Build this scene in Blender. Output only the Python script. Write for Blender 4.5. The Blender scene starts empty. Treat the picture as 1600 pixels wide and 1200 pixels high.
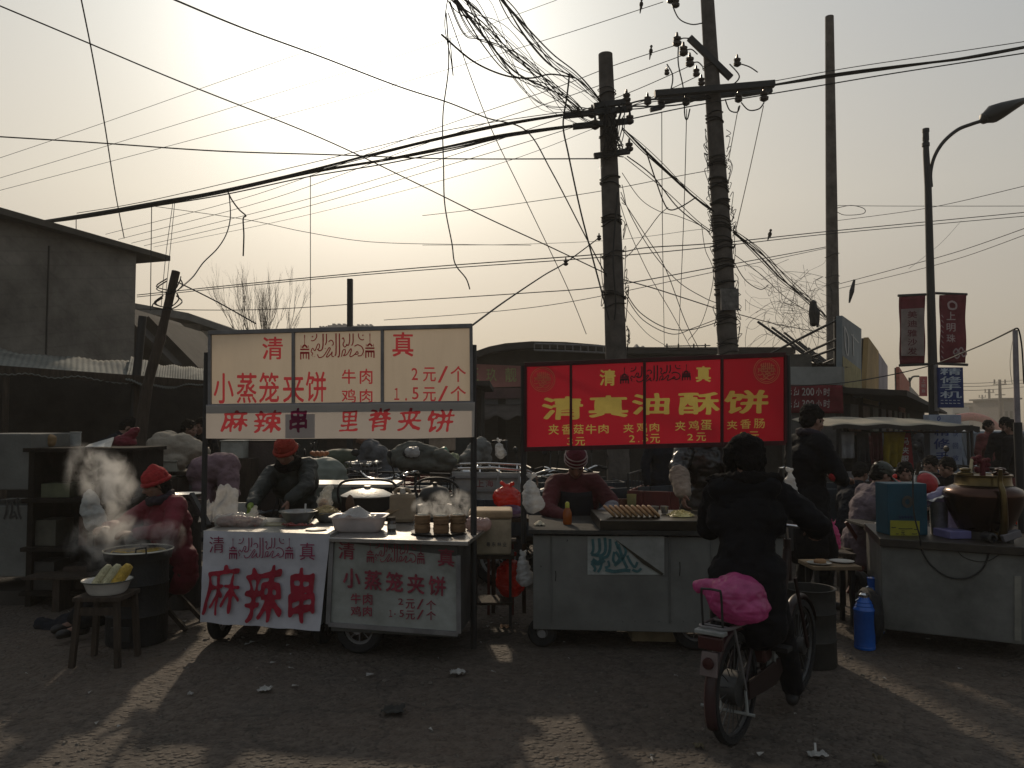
import bpy, bmesh, math, random
import numpy as np
from mathutils import Vector, Matrix, noise
random.seed(7)
V = Vector
R = math.radians
S = bpy.context.scene
COL = S.collection

# ---------------------------------------------------------------- camera, sky, sun, exposure
EYE, FPX, PITCH = 1.6, 1244.0, math.atan(60.0 / 1244.0)
cd = bpy.data.cameras.new('camera')
cam = bpy.data.objects.new('camera', cd)
COL.objects.link(cam)
cd.sensor_width, cd.lens, cd.sensor_fit = 36.0, FPX / 1600 * 36.0, 'HORIZONTAL'
cd.clip_start, cd.clip_end = 0.05, 6000
cam.location = (0, 0, EYE)
cam.rotation_euler = (R(90) + PITCH, 0, 0)
S.camera = cam


def P(px, py, Y):
	"""World point at depth Y seen at pixel (px, py) of the 1600 x 1200 photograph (used to measure the place)."""
	u, w = px - 800.0, 600.0 - py
	d = V((u, FPX * math.cos(PITCH) - w * math.sin(PITCH), FPX * math.sin(PITCH) + w * math.cos(PITCH)))
	return V((0, 0, EYE)) + d * (Y / d.y)


SUN = (P(577, 50, 1.0) - V((0, 0, EYE))).normalized()
SUN_EL, SUN_AZ = math.asin(SUN.z), math.atan2(SUN.x, SUN.y)
wd = bpy.data.worlds.new('World')
S.world = wd
wd.use_nodes = True
nt = wd.node_tree
for n in list(nt.nodes):
	nt.nodes.remove(n)
out = nt.nodes.new('ShaderNodeOutputWorld')
bg = nt.nodes.new('ShaderNodeBackground')
sky = nt.nodes.new('ShaderNodeTexSky')
sky.sky_type = 'NISHITA'
sky.sun_disc = False
sky.sun_elevation, sky.sun_rotation = SUN_EL, SUN_AZ
sky.air_density, sky.dust_density, sky.ozone_density, sky.altitude = 1.0, 6.0, 1.0, 0
gm = nt.nodes.new('ShaderNodeGamma')          # thick winter haze evens the sky out
gm.inputs['Gamma'].default_value = 0.30
tint = nt.nodes.new('ShaderNodeMix')
tint.data_type, tint.blend_type = 'RGBA', 'MULTIPLY'
tint.inputs[0].default_value = 1.0
tint.inputs[7].default_value = (2.72, 2.67, 2.56, 1)
nt.links.new(sky.outputs[0], gm.inputs['Color'])
nt.links.new(gm.outputs[0], tint.inputs[6])
# bright halo of the veiled sun, as a function of the angle to the sun only
tc_ = nt.nodes.new('ShaderNodeTexCoord')
dt = nt.nodes.new('ShaderNodeVectorMath')
dt.operation = 'DOT_PRODUCT'
dt.inputs[1].default_value = SUN
nt.links.new(tc_.outputs['Generated'], dt.inputs[0])
mxz = nt.nodes.new('ShaderNodeMath')
mxz.operation = 'MAXIMUM'
mxz.inputs[1].default_value = 0.0
nt.links.new(dt.outputs['Value'], mxz.inputs[0])
pw = nt.nodes.new('ShaderNodeMath')
pw.operation = 'POWER'
pw.inputs[1].default_value = 75.0
nt.links.new(mxz.outputs[0], pw.inputs[0])
halo = nt.nodes.new('ShaderNodeMix')
halo.data_type, halo.blend_type = 'RGBA', 'ADD'
halo.inputs[7].default_value = (8.5, 8.3, 7.7, 1)
nt.links.new(pw.outputs[0], halo.inputs[0])
sx_ = nt.nodes.new('ShaderNodeSeparateXYZ')      # brown winter murk low down, cooler overhead
nt.links.new(tc_.outputs['Generated'], sx_.inputs[0])
er = nt.nodes.new('ShaderNodeValToRGB')
for p_, c_ in ((.17, (.83, .79, .73)), (.26, (.91, .89, .83))):
	er.color_ramp.elements.new(p_).color = (*c_, 1)
er.color_ramp.elements[0].color = (.80, .745, .67, 1)
er.color_ramp.elements[-1].position, er.color_ramp.elements[-1].color = .45, (.84, .88, .90, 1)
nt.links.new(sx_.outputs['Z'], er.inputs[0])
ml = nt.nodes.new('ShaderNodeMix')
ml.data_type, ml.blend_type = 'RGBA', 'MULTIPLY'
ml.inputs[0].default_value = 1.0
nt.links.new(tint.outputs[2], ml.inputs[6])
nt.links.new(er.outputs[0], ml.inputs[7])
nt.links.new(ml.outputs[2], halo.inputs[6])
nt.links.new(halo.outputs[2], bg.inputs['Color'])
bg.inputs['Strength'].default_value = 0.12
nt.links.new(bg.outputs[0], out.inputs['Surface'])

sl = bpy.data.lights.new('sun', 'SUN')
sl.energy, sl.angle, sl.color = 2.0, R(1.5), (1.0, 0.82, 0.60)
so = bpy.data.objects.new('sun', sl)
COL.objects.link(so)
so.rotation_euler = SUN.to_track_quat('Z', 'Y').to_euler()
so.location = (0, 0, 30)

S.view_settings.view_transform = 'Standard'
S.view_settings.look = 'None'
S.view_settings.exposure = 0.0
S.view_settings.gamma = 1.0
S.view_settings.use_curve_mapping = False
S.render.engine = 'CYCLES'
S.cycles.use_denoising = True
S.cycles.max_bounces = 6
S.cycles.transparent_max_bounces = 12
S.cycles.volume_bounces = 1
S.cycles.sample_clamp_indirect = 6.0
S.cycles.caustics_reflective = False
S.cycles.caustics_refractive = False


# ---------------------------------------------------------------- materials
MATS = {}


def mat(name, c, rough=0.7, metal=0.0, var=0.25, scale=6.0, bump=0.0, bscale=40.0, trans=0.0, tc=None, c2=None, spec=0.3, stretch=None, alpha=1.0, ao=None):
	"""Procedural surface: base colour broken up by two noises (wear, dirt), optional bump and light passing through thin cloth."""
	if name in MATS:
		return MATS[name]
	m = bpy.data.materials.new(name)
	m.use_nodes = True
	t = m.node_tree
	b = t.nodes['Principled BSDF']
	co = t.nodes.new('ShaderNodeTexCoord')
	src = co.outputs['Object']
	if stretch:
		mp = t.nodes.new('ShaderNodeMapping')
		mp.inputs['Scale'].default_value = stretch
		t.links.new(src, mp.inputs['Vector'])
		src = mp.outputs[0]
	n1 = t.nodes.new('ShaderNodeTexNoise')
	n1.inputs['Scale'].default_value = scale
	n1.inputs['Detail'].default_value = 8
	n1.inputs['Roughness'].default_value = 0.65
	t.links.new(src, n1.inputs['Vector'])
	cr = t.nodes.new('ShaderNodeValToRGB')
	cr.color_ramp.elements[0].position, cr.color_ramp.elements[1].position = 0.3, 0.72
	lo = c2 if c2 else tuple(x * (1 - var) * 0.8 for x in c)
	hi = tuple(min(1, x * (1 + var * 0.5)) for x in c)
	cr.color_ramp.elements[0].color = (*lo, 1)
	cr.color_ramp.elements[1].color = (*hi, 1)
	t.links.new(n1.outputs['Fac'], cr.inputs['Fac'])
	t.links.new(cr.outputs[0], b.inputs['Base Color'])
	b.inputs['Roughness'].default_value = rough
	b.inputs['Metallic'].default_value = metal
	b.inputs['Specular IOR Level'].default_value = spec
	if alpha < 1:
		b.inputs['Alpha'].default_value = alpha
	if bump:
		n2 = t.nodes.new('ShaderNodeTexNoise')
		n2.inputs['Scale'].default_value = bscale
		n2.inputs['Detail'].default_value = 6
		t.links.new(src, n2.inputs['Vector'])
		bp = t.nodes.new('ShaderNodeBump')
		bp.inputs['Strength'].default_value = bump
		bp.inputs['Distance'].default_value = 0.02
		t.links.new(n2.outputs['Fac'], bp.inputs['Height'])
		t.links.new(bp.outputs[0], b.inputs['Normal'])
	if trans:
		tr = t.nodes.new('ShaderNodeBsdfTranslucent')
		mx = t.nodes.new('ShaderNodeMixShader')
		mx.inputs[0].default_value = trans
		if tc:
			tr.inputs['Color'].default_value = (*tc, 1)
		else:
			t.links.new(cr.outputs[0], tr.inputs['Color'])
		t.links.new(b.outputs[0], mx.inputs[1])
		t.links.new(tr.outputs[0], mx.inputs[2])
		t.links.new(mx.outputs[0], t.nodes['Material Output'].inputs['Surface'])
	MATS[name] = m
	return m


def film(name, c, clear=0.55, rough=0.25):
	"""Thin plastic film of a carrier bag: partly clear, glossy, lets light through."""
	m = mat(name, c, rough=rough, var=0.2, scale=9, trans=0.45, spec=0.6, bump=0.6, bscale=22)
	t = m.node_tree
	o = t.nodes['Material Output']
	prev = o.inputs['Surface'].links[0].from_socket
	tp = t.nodes.new('ShaderNodeBsdfTransparent')
	mx = t.nodes.new('ShaderNodeMixShader')
	mx.inputs[0].default_value = clear
	t.links.new(prev, mx.inputs[1])
	t.links.new(tp.outputs[0], mx.inputs[2])
	t.links.new(mx.outputs[0], o.inputs['Surface'])
	return m


# ---------------------------------------------------------------- building helpers
def wl(o):
	p = V((0, 0, 0))
	while o is not None:
		p = p + o.location
		o = o.parent
	return p


def tag(o, label, cat, group=None, kind=None):
	o['label'] = label
	o['category'] = cat
	if group:
		o['group'] = group
	if kind:
		o['kind'] = kind
	return o


def thing(name, label, cat, loc=(0, 0, 0), rz=0.0, group=None):
	o = bpy.data.objects.new(name, None)
	COL.objects.link(o)
	o.location = loc
	o.rotation_euler = (0, 0, rz)
	o.empty_display_size = 0.1
	return tag(o, label, cat, group)


class MB:
	def __init__(s):
		s.v, s.f = [], []

	def add(s, vs, fs):
		k = len(s.v)
		s.v += [V(p) for p in vs]
		s.f += [tuple(i + k for i in f) for f in fs]
		return s

	def box(s, c, d, rz=0.0, m=None):
		c, h = V(c), V(d) * 0.5
		rot = m if m else Matrix.Rotation(rz, 3, 'Z')
		vs = [c + rot @ V((x * h.x, y * h.y, z * h.z)) for x in (-1, 1) for y in (-1, 1) for z in (-1, 1)]
		return s.add(vs, [(0, 1, 3, 2), (4, 6, 7, 5), (0, 4, 5, 1), (2, 3, 7, 6), (0, 2, 6, 4), (1, 5, 7, 3)])

	def beam(s, a, b, w, h=None, up=(0, 0, 1)):
		a, b = V(a), V(b)
		h = h or w
		d = (b - a)
		L = d.length
		d.normalize()
		u = V(up)
		if abs(d.dot(u)) > 0.98:
			u = V((0, 1, 0))
		x = d.cross(u).normalized()
		z = x.cross(d)
		m = Matrix((x, d, z)).transposed()
		return s.box((a + b) / 2, (w, L, h), m=m)

	def tube(s, pts, r, n=8, cap=True, closed=False):
		pts = [V(p) for p in pts]
		N = len(pts)
		rs = r if isinstance(r, (list, tuple)) else [r] * N
		t0 = (pts[1] - pts[0]).normalized()
		u = V((0, 0, 1)) if abs(t0.z) < 0.9 else V((1, 0, 0))
		u = (u - t0 * u.dot(t0)).normalized()
		vs = []
		for i in range(N):
			if closed:
				t = (pts[(i + 1) % N] - pts[i - 1])
			else:
				t = pts[min(i + 1, N - 1)] - pts[max(i - 1, 0)]
			t = t.normalized() if t.length > 1e-9 else t0
			u = u - t * u.dot(t)
			u = u.normalized() if u.length > 1e-6 else t.orthogonal().normalized()
			w = t.cross(u)
			for k in range(n):
				a = 2 * math.pi * k / n
				vs.append(pts[i] + (u * math.cos(a) + w * math.sin(a)) * rs[i])
		fs = []
		for i in range(N if closed else N - 1):
			for k in range(n):
				a, b = i * n + k, i * n + (k + 1) % n
				c, d = ((i + 1) % N) * n + (k + 1) % n, ((i + 1) % N) * n + k
				fs.append((a, b, c, d))
		if cap and not closed:
			fs.append(tuple(range(n - 1, -1, -1)))
			fs.append(tuple(range((N - 1) * n, N * n)))
		return s.add(vs, fs)

	def lathe(s, prof, c=(0, 0, 0), n=24, m=None, sx=1.0, sy=1.0):
		c = V(c)
		m = m or Matrix.Identity(3)
		vs, fs = [], []
		for (r, z) in prof:
			for k in range(n):
				a = 2 * math.pi * k / n
				vs.append(c + m @ V((r * sx * math.cos(a), r * sy * math.sin(a), z)))
		for i in range(len(prof) - 1):
			for k in range(n):
				fs.append((i * n + k, i * n + (k + 1) % n, (i + 1) * n + (k + 1) % n, (i + 1) * n + k))
		if prof[0][0] > 1e-5:
			fs.append(tuple(range(n - 1, -1, -1)))
		if prof[-1][0] > 1e-5:
			fs.append(tuple(range((len(prof) - 1) * n, len(prof) * n)))
		return s.add(vs, fs)

	def prism(s, poly, ext):
		ext = V(ext)
		poly = [V(p) for p in poly]
		n = len(poly)
		vs = poly + [p + ext for p in poly]
		fs = [tuple(range(n)), tuple(range(2 * n - 1, n - 1, -1))]
		fs += [(i, i + n, (i + 1) % n + n, (i + 1) % n) for i in range(n)]
		return s.add(vs, fs)

	def ball(s, c, r, n=12, k=8, m=None):
		r = V(r) if hasattr(r, '__len__') else V((r, r, r))
		c = V(c)
		m = m or Matrix.Identity(3)
		vs, fs = [], []
		for i in range(k + 1):
			th = math.pi * i / k
			for j in range(n):
				a = 2 * math.pi * j / n
				vs.append(c + m @ V((r.x * math.sin(th) * math.cos(a), r.y * math.sin(th) * math.sin(a), -r.z * math.cos(th))))
		for i in range(k):
			for j in range(n):
				fs.append((i * n + j, i * n + (j + 1) % n, (i + 1) * n + (j + 1) % n, (i + 1) * n + j))
		return s.add(vs, fs)

	def grid(s, fn, nu, nv):
		vs = [fn(i / nu, j / nv) for j in range(nv + 1) for i in range(nu + 1)]
		w = nu + 1
		fs = [(j * w + i, j * w + i + 1, (j + 1) * w + i + 1, (j + 1) * w + i) for j in range(nv) for i in range(nu)]
		return s.add(vs, fs)

	def build(s, name, m, parent=None, smooth=0, bevel=0.0, local=False, base=None, solid=0.0, subd=0):
		me = bpy.data.meshes.new(name)
		vs = s.v
		if parent is not None:
			off = V((0, 0, 0)) if local else wl(parent)
		else:
			if base is None:
				lo = V((min(p.x for p in vs), min(p.y for p in vs), min(p.z for p in vs)))
				hi = V((max(p.x for p in vs), max(p.y for p in vs), 0))
				base = V(((lo.x + hi.x) / 2, (lo.y + hi.y) / 2, lo.z))
			off = V(base)
		me.from_pydata([p - off for p in vs], [], s.f)
		if me.validate():
			pass
		bm = bmesh.new()
		bm.from_mesh(me)
		bmesh.ops.remove_doubles(bm, verts=bm.verts, dist=1e-6)
		bmesh.ops.recalc_face_normals(bm, faces=bm.faces)
		bm.to_mesh(me)
		bm.free()
		if smooth:
			me.polygons.foreach_set('use_smooth', [True] * len(me.polygons))
			me.set_sharp_from_angle(angle=R(smooth))
		me.materials.append(m)
		o = bpy.data.objects.new(name, me)
		COL.objects.link(o)
		if parent is not None:
			o.parent = parent
		else:
			o.location = off
		if solid:
			md = o.modifiers.new('solid', 'SOLIDIFY')
			md.thickness = solid
			md.offset = 0
		if bevel:
			md = o.modifiers.new('bevel', 'BEVEL')
			md.width, md.segments, md.limit_method = bevel, 2, 'ANGLE'
		if subd:
			md = o.modifiers.new('subd', 'SUBSURF')
			md.levels = md.render_levels = subd
		return o


def dup(o, loc=None, rz=None, label=None, parent=None):
	"""A copy of a thing with copies of its parts and sub-parts."""
	c = o.copy()
	COL.objects.link(c)
	if parent is not None:
		c.parent = parent
	if loc is not None:
		c.location = loc
	if rz is not None:
		c.rotation_euler = (0, 0, rz)
	if label:
		c['label'] = label
	for ch in list(o.children):
		dup(ch, parent=c)
	return c


def spline(pts, k=8, closed=False):
	pts = [V(p) for p in pts]
	N = len(pts)
	res = []
	for i in range(N if closed else N - 1):
		if closed:
			p0, p1, p2, p3 = pts[i - 1], pts[i], pts[(i + 1) % N], pts[(i + 2) % N]
		else:
			p0, p1, p2, p3 = pts[max(i - 1, 0)], pts[i], pts[i + 1], pts[min(i + 2, N - 1)]
		for j in range(k):
			t = j / k
			res.append(0.5 * ((2 * p1) + (p2 - p0) * t + (2 * p0 - 5 * p1 + 4 * p2 - p3) * t * t + (3 * p1 - p0 - 3 * p2 + p3) * t ** 3))
	if not closed:
		res.append(pts[-1])
	return res


def nz(p, s=1.0, o=0.0):
	p = V(p) * s
	return noise.noise(V((p.x + o, p.y - o * 0.7, p.z + o * 1.3)))


# smooth union of tapered limbs into one continuous surface
ICO = None


def _ico():
	global ICO
	if ICO is None:
		bm = bmesh.new()
		bmesh.ops.create_icosphere(bm, subdivisions=2, radius=1.0)
		ICO = [v.co.copy() for v in bm.verts]
		bm.free()
	return ICO


def blob(name, caps, voxel, m, parent=None, wr=0.0, ws=9.0, sm=3, local=True, seed=0.0, folds=None):
	"""caps: ('c', p0, p1, r0, r1) tapered limbs or ('e', centre, (rx, ry, rz), rot) ellipsoids, melted into ONE surface."""
	ico = _ico()
	bm = bmesh.new()
	for c in caps:
		if c[0] == 'c':
			pts = [V(c[1]) + p * c[3] for p in ico] + [V(c[2]) + p * c[4] for p in ico]
		else:
			rot = c[3] if len(c) > 3 and c[3] is not None else Matrix.Identity(3)
			pts = [V(c[1]) + rot @ V((p.x * c[2][0], p.y * c[2][1], p.z * c[2][2])) for p in ico]
		vs = [bm.verts.new(p) for p in pts]
		r = bmesh.ops.convex_hull(bm, input=vs)
		dead = [g for g in r['geom_interior'] if isinstance(g, bmesh.types.BMVert)]
		if dead:
			bmesh.ops.delete(bm, geom=dead, context='VERTS')
	me = bpy.data.meshes.new('tmp')
	bm.to_mesh(me)
	bm.free()
	o = bpy.data.objects.new(name, me)
	COL.objects.link(o)
	md = o.modifiers.new('r', 'REMESH')
	md.mode, md.voxel_size = 'VOXEL', min(voxel, .011) if wr >= .02 else voxel
	if sm:
		ms = o.modifiers.new('s', 'SMOOTH')
		ms.iterations, ms.factor = sm, 0.5
	dg = bpy.context.evaluated_depsgraph_get()
	e = bpy.data.meshes.new_from_object(o.evaluated_get(dg))
	o.modifiers.clear()
	o.data = e
	bpy.data.meshes.remove(me)
	if wr:
		nr = [v.normal.copy() for v in e.vertices]
		for v, n in zip(e.vertices, nr):
			p = v.co
			q = V((p.x, p.y, p.z * 1.9))
			a = noise.noise(q * ws + V((seed, 0, 0))) + 0.55 * (1 - 2 * abs(noise.noise(q * ws * 1.9 + V((0, seed, 3)))))
			if wr >= .02:                        # slack cloth: sharp creases over soft bulges
				a = a * .8 + .42 * (1 - abs(noise.noise(q * ws * 1.5 + V((seed, 7, 0))))) ** 5 - .35 * (1 - abs(noise.noise(q * ws * 2.2 + V((3, seed, 0))))) ** 7
			v.co = p + n * (a * wr)
	e.polygons.foreach_set('use_smooth', [True] * len(e.polygons))
	e.materials.clear()
	e.materials.append(m)
	if parent is not None:
		o.parent = parent
		if not local:
			off = wl(parent)
			e.transform(Matrix.Translation(-off))
	else:
		xs = np.empty(len(e.vertices) * 3)
		e.vertices.foreach_get('co', xs)
		xs = xs.reshape(-1, 3)
		base = V(((xs[:, 0].min() + xs[:, 0].max()) / 2, (xs[:, 1].min() + xs[:, 1].max()) / 2, xs[:, 2].min()))
		e.transform(Matrix.Translation(-base))
		o.location = base
	return o


# lettering: real glyph outlines, thickened to the sign-painter's weight and laid on a sign face
GL = {}


def fill2d(loops):
	"""Even-odd filled triangles of closed 2D outlines."""
	c = bpy.data.curves.new('t', 'CURVE')
	c.dimensions, c.fill_mode = '2D', 'BOTH'
	for q in loops:
		sp = c.splines.new('POLY')
		sp.points.add(len(q) - 1)
		sp.points.foreach_set('co', [f for x, y in q for f in (x, y, 0, 1)])
		sp.use_cyclic_u = True
	o = bpy.data.objects.new('t', c)
	COL.objects.link(o)
	me = o.evaluated_get(bpy.context.evaluated_depsgraph_get()).to_mesh()
	r = [(v.co.x, v.co.y) for v in me.vertices], [tuple(p.vertices) for p in me.polygons]
	bpy.data.objects.remove(o)
	bpy.data.curves.remove(c)
	return r


def glyphs(s, bold=0.0, brush=0.0):
	"""Outlines of one character in a unit box: font shape -> bitmap -> thickened by bold -> traced contours."""
	k = (s, bold, brush)
	if k in GL:
		return GL[k]
	c = bpy.data.curves.new('t', 'FONT')
	c.body, c.resolution_u, c.fill_mode = s, 3, 'FRONT'
	o = bpy.data.objects.new('t', c)
	COL.objects.link(o)
	me = o.evaluated_get(bpy.context.evaluated_depsgraph_get()).to_mesh()
	vs = np.array([(v.co.x, v.co.y) for v in me.vertices])
	fs = [tuple(p.vertices) for p in me.polygons]
	bpy.data.objects.remove(o)
	bpy.data.curves.remove(c)
	N = 76 if len(s) == 1 else 150
	lo, hi = vs.min(0), vs.max(0)
	sc = N / max(hi - lo)
	pad = 8
	pv = (vs - lo) * sc + pad
	W, H = int((hi[0] - lo[0]) * sc) + 2 * pad + 1, int((hi[1] - lo[1]) * sc) + 2 * pad + 1
	X, Y = np.meshgrid(np.arange(W), np.arange(H))
	g = np.zeros((H, W), bool)
	for f in fs:
		for i in range(1, len(f) - 1):
			A, B, C = pv[f[0]], pv[f[i]], pv[f[i + 1]]
			e = [(Q[0] - P_[0]) * (Y - P_[1]) - (Q[1] - P_[1]) * (X - P_[0]) for P_, Q in ((A, B), (B, C), (C, A))]
			g |= ((e[0] >= 0) & (e[1] >= 0) & (e[2] >= 0)) | ((e[0] <= 0) & (e[1] <= 0) & (e[2] <= 0))
	r = bold * N
	d = g.copy()
	R_ = int(math.ceil(r))
	for dy in range(-R_, R_ + 1):
		for dx in range(-R_, R_ + 1):
			if (dx or dy) and dx * dx + dy * dy <= r * r + .3:
				d |= np.roll(np.roll(g, dy, 0), dx, 1)
	v = d.astype(float)
	for _ in range(7 if brush else 2):
		for ax in (0, 1):
			v = (np.roll(v, 1, ax) + 2 * v + np.roll(v, -1, ax)) / 4
	if brush:                                   # a loaded brush: strokes swell and thin out
		hs_ = sum(map(ord, s))
		for y in range(H):
			for x in range(W):
				if .02 < v[y, x] < .98:
					v[y, x] += brush * noise.noise(V((x * .075, y * .075, hs_ * .37)))
	seg = {}
	T = .5
	mask = v > T
	cells = np.argwhere(mask[:-1, :-1].astype(int) + mask[1:, :-1] + mask[:-1, 1:] + mask[1:, 1:] % 4 > 0)
	for y, x in cells:
		q = (mask[y, x], mask[y, x + 1], mask[y + 1, x + 1], mask[y + 1, x])
		if all(q):
			continue
		ed = []
		for n, ((ya, xa), (yb, xb)) in enumerate((((y, x), (y, x + 1)), ((y, x + 1), (y + 1, x + 1)), ((y + 1, x + 1), (y + 1, x)), ((y + 1, x), (y, x)))):
			if mask[ya, xa] != mask[yb, xb]:
				key = (min(ya, yb), min(xa, xb), 0 if ya == yb else 1)
				ed.append((key, mask[ya, xa]))
		ins = [e for e in ed if e[1]]
		outs = [e for e in ed if not e[1]]
		if len(ed) == 2:
			seg[ins[0][0]] = outs[0][0]
		elif len(ed) == 4:
			for i in range(4):
				if ed[i][1]:
					seg[ed[i][0]] = ed[(i + 3) % 4][0]

	def pt(key):
		y, x, vert = key
		a_, b_ = v[y, x], (v[y + 1, x] if vert else v[y, x + 1])
		t = (T - a_) / (b_ - a_)
		return (x, y + t) if vert else (x + t, y)
	loops = []
	while seg:
		k0, cur = seg.popitem()
		L = [pt(k0)]
		while cur in seg:
			L.append(pt(cur))
			cur = seg.pop(cur)
		if len(L) > 5:
			L = [L[i] for i in range(len(L)) if i % 2 == 0 or abs((L[i][0] - L[i - 1][0]) * (L[(i + 1) % len(L)][1] - L[i][1]) - (L[i][1] - L[i - 1][1]) * (L[(i + 1) % len(L)][0] - L[i][0])) > .25]
			loops.append(np.array(L))
	al = np.concatenate(loops)
	l2, h2 = al.min(0), al.max(0)
	loops = [[tuple(p) for p in (L - l2) / (h2 - l2)] for L in loops]
	GL[k] = loops
	return loops


class Face:
	"""A flat sign face through three measured points; maps photograph pixels of its writing onto the real plane."""

	def __init__(s, a, b, c):
		s.o = V(a)
		n = (V(b) - s.o).cross(V(c) - s.o).normalized()
		if n.dot(s.o - V((0, 0, EYE))) > 0:
			n = -n
		s.n = n

	def at(s, px, py, lift=0.0):
		d = P(px, py, 1.0) - V((0, 0, EYE))
		t = (s.o + s.n * lift - V((0, 0, EYE))).dot(s.n) / d.dot(s.n)
		return V((0, 0, EYE)) + d * t


def write(mb, face, s, box, bold=0.012, shear=0.0, lift=0.003, warp=0.0, slope=0.0, cut=None):
	"""Lay a character on the face inside a pixel box; cut collects its outline so that the sign cloth is cut to fit round it."""
	x0, y0, x1, y1 = box
	k = sum(map(ord, s)) % 7
	res = []
	for L in glyphs(s, bold, .42 if warp >= .04 else 0.0):
		q = []
		for u, v in L:
			if warp:
				u, v = u + warp * nz((u * 2.3, v * 2.3, k)), v + warp * nz((u * 2.1 + 9, v * 2.6, k)) + warp * .8 * (u - .5)
			u = u + shear * (v - .5)
			q.append(((x0 + (x1 - x0) * u) / 100, (y1 + (y0 - y1) * v + slope * u) / 100))
		res.append(q)
	if cut is not None:
		cut += res
		lift = cut_lift
	vs, fs = fill2d(res)
	mb.add([face.at(x * 100, y * 100, lift) for x, y in vs], fs)


cut_lift = -0.004


def cut_panel(face, outline, cut):
	"""Sign cloth with the lettering cut out of it (the letters themselves fill the gaps)."""
	vs, fs = fill2d([[(x / 100, y / 100) for x, y in outline]] + cut)
	return MB().add([face.at(x * 100, y * 100, cut_lift) for x, y in vs], fs)


def stroke(mb, face, pts, w, lift=0.003, k=4, closed=False):
	"""A painted brush line on a sign face; pts are pixels, w its width in pixels (number or list)."""
	q = spline([(x, y, 0) for x, y in pts], k, closed) if len(pts) > 2 else [V((x, y, 0)) for x, y in pts]
	n = len(q)
	vs, fs = [], []
	for i in range(n):
		t = (q[(i + 1) % n] - q[i - 1]) if closed else q[min(i + 1, n - 1)] - q[max(i - 1, 0)]
		t = t.normalized() if t.length > 1e-9 else V((1, 0, 0))
		nn = V((-t.y, t.x, 0))
		wi = w if not isinstance(w, (list, tuple)) else w[0] + (w[1] - w[0]) * i / max(1, n - 1)
		for sg in (-0.5, 0.5):
			p = q[i] + nn * wi * sg
			vs.append(face.at(p.x, p.y, lift))
	for i in range(n if closed else n - 1):
		j = (i + 1) % n
		fs.append((2 * i, 2 * i + 1, 2 * j + 1, 2 * j))
	mb.add(vs, fs)


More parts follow.
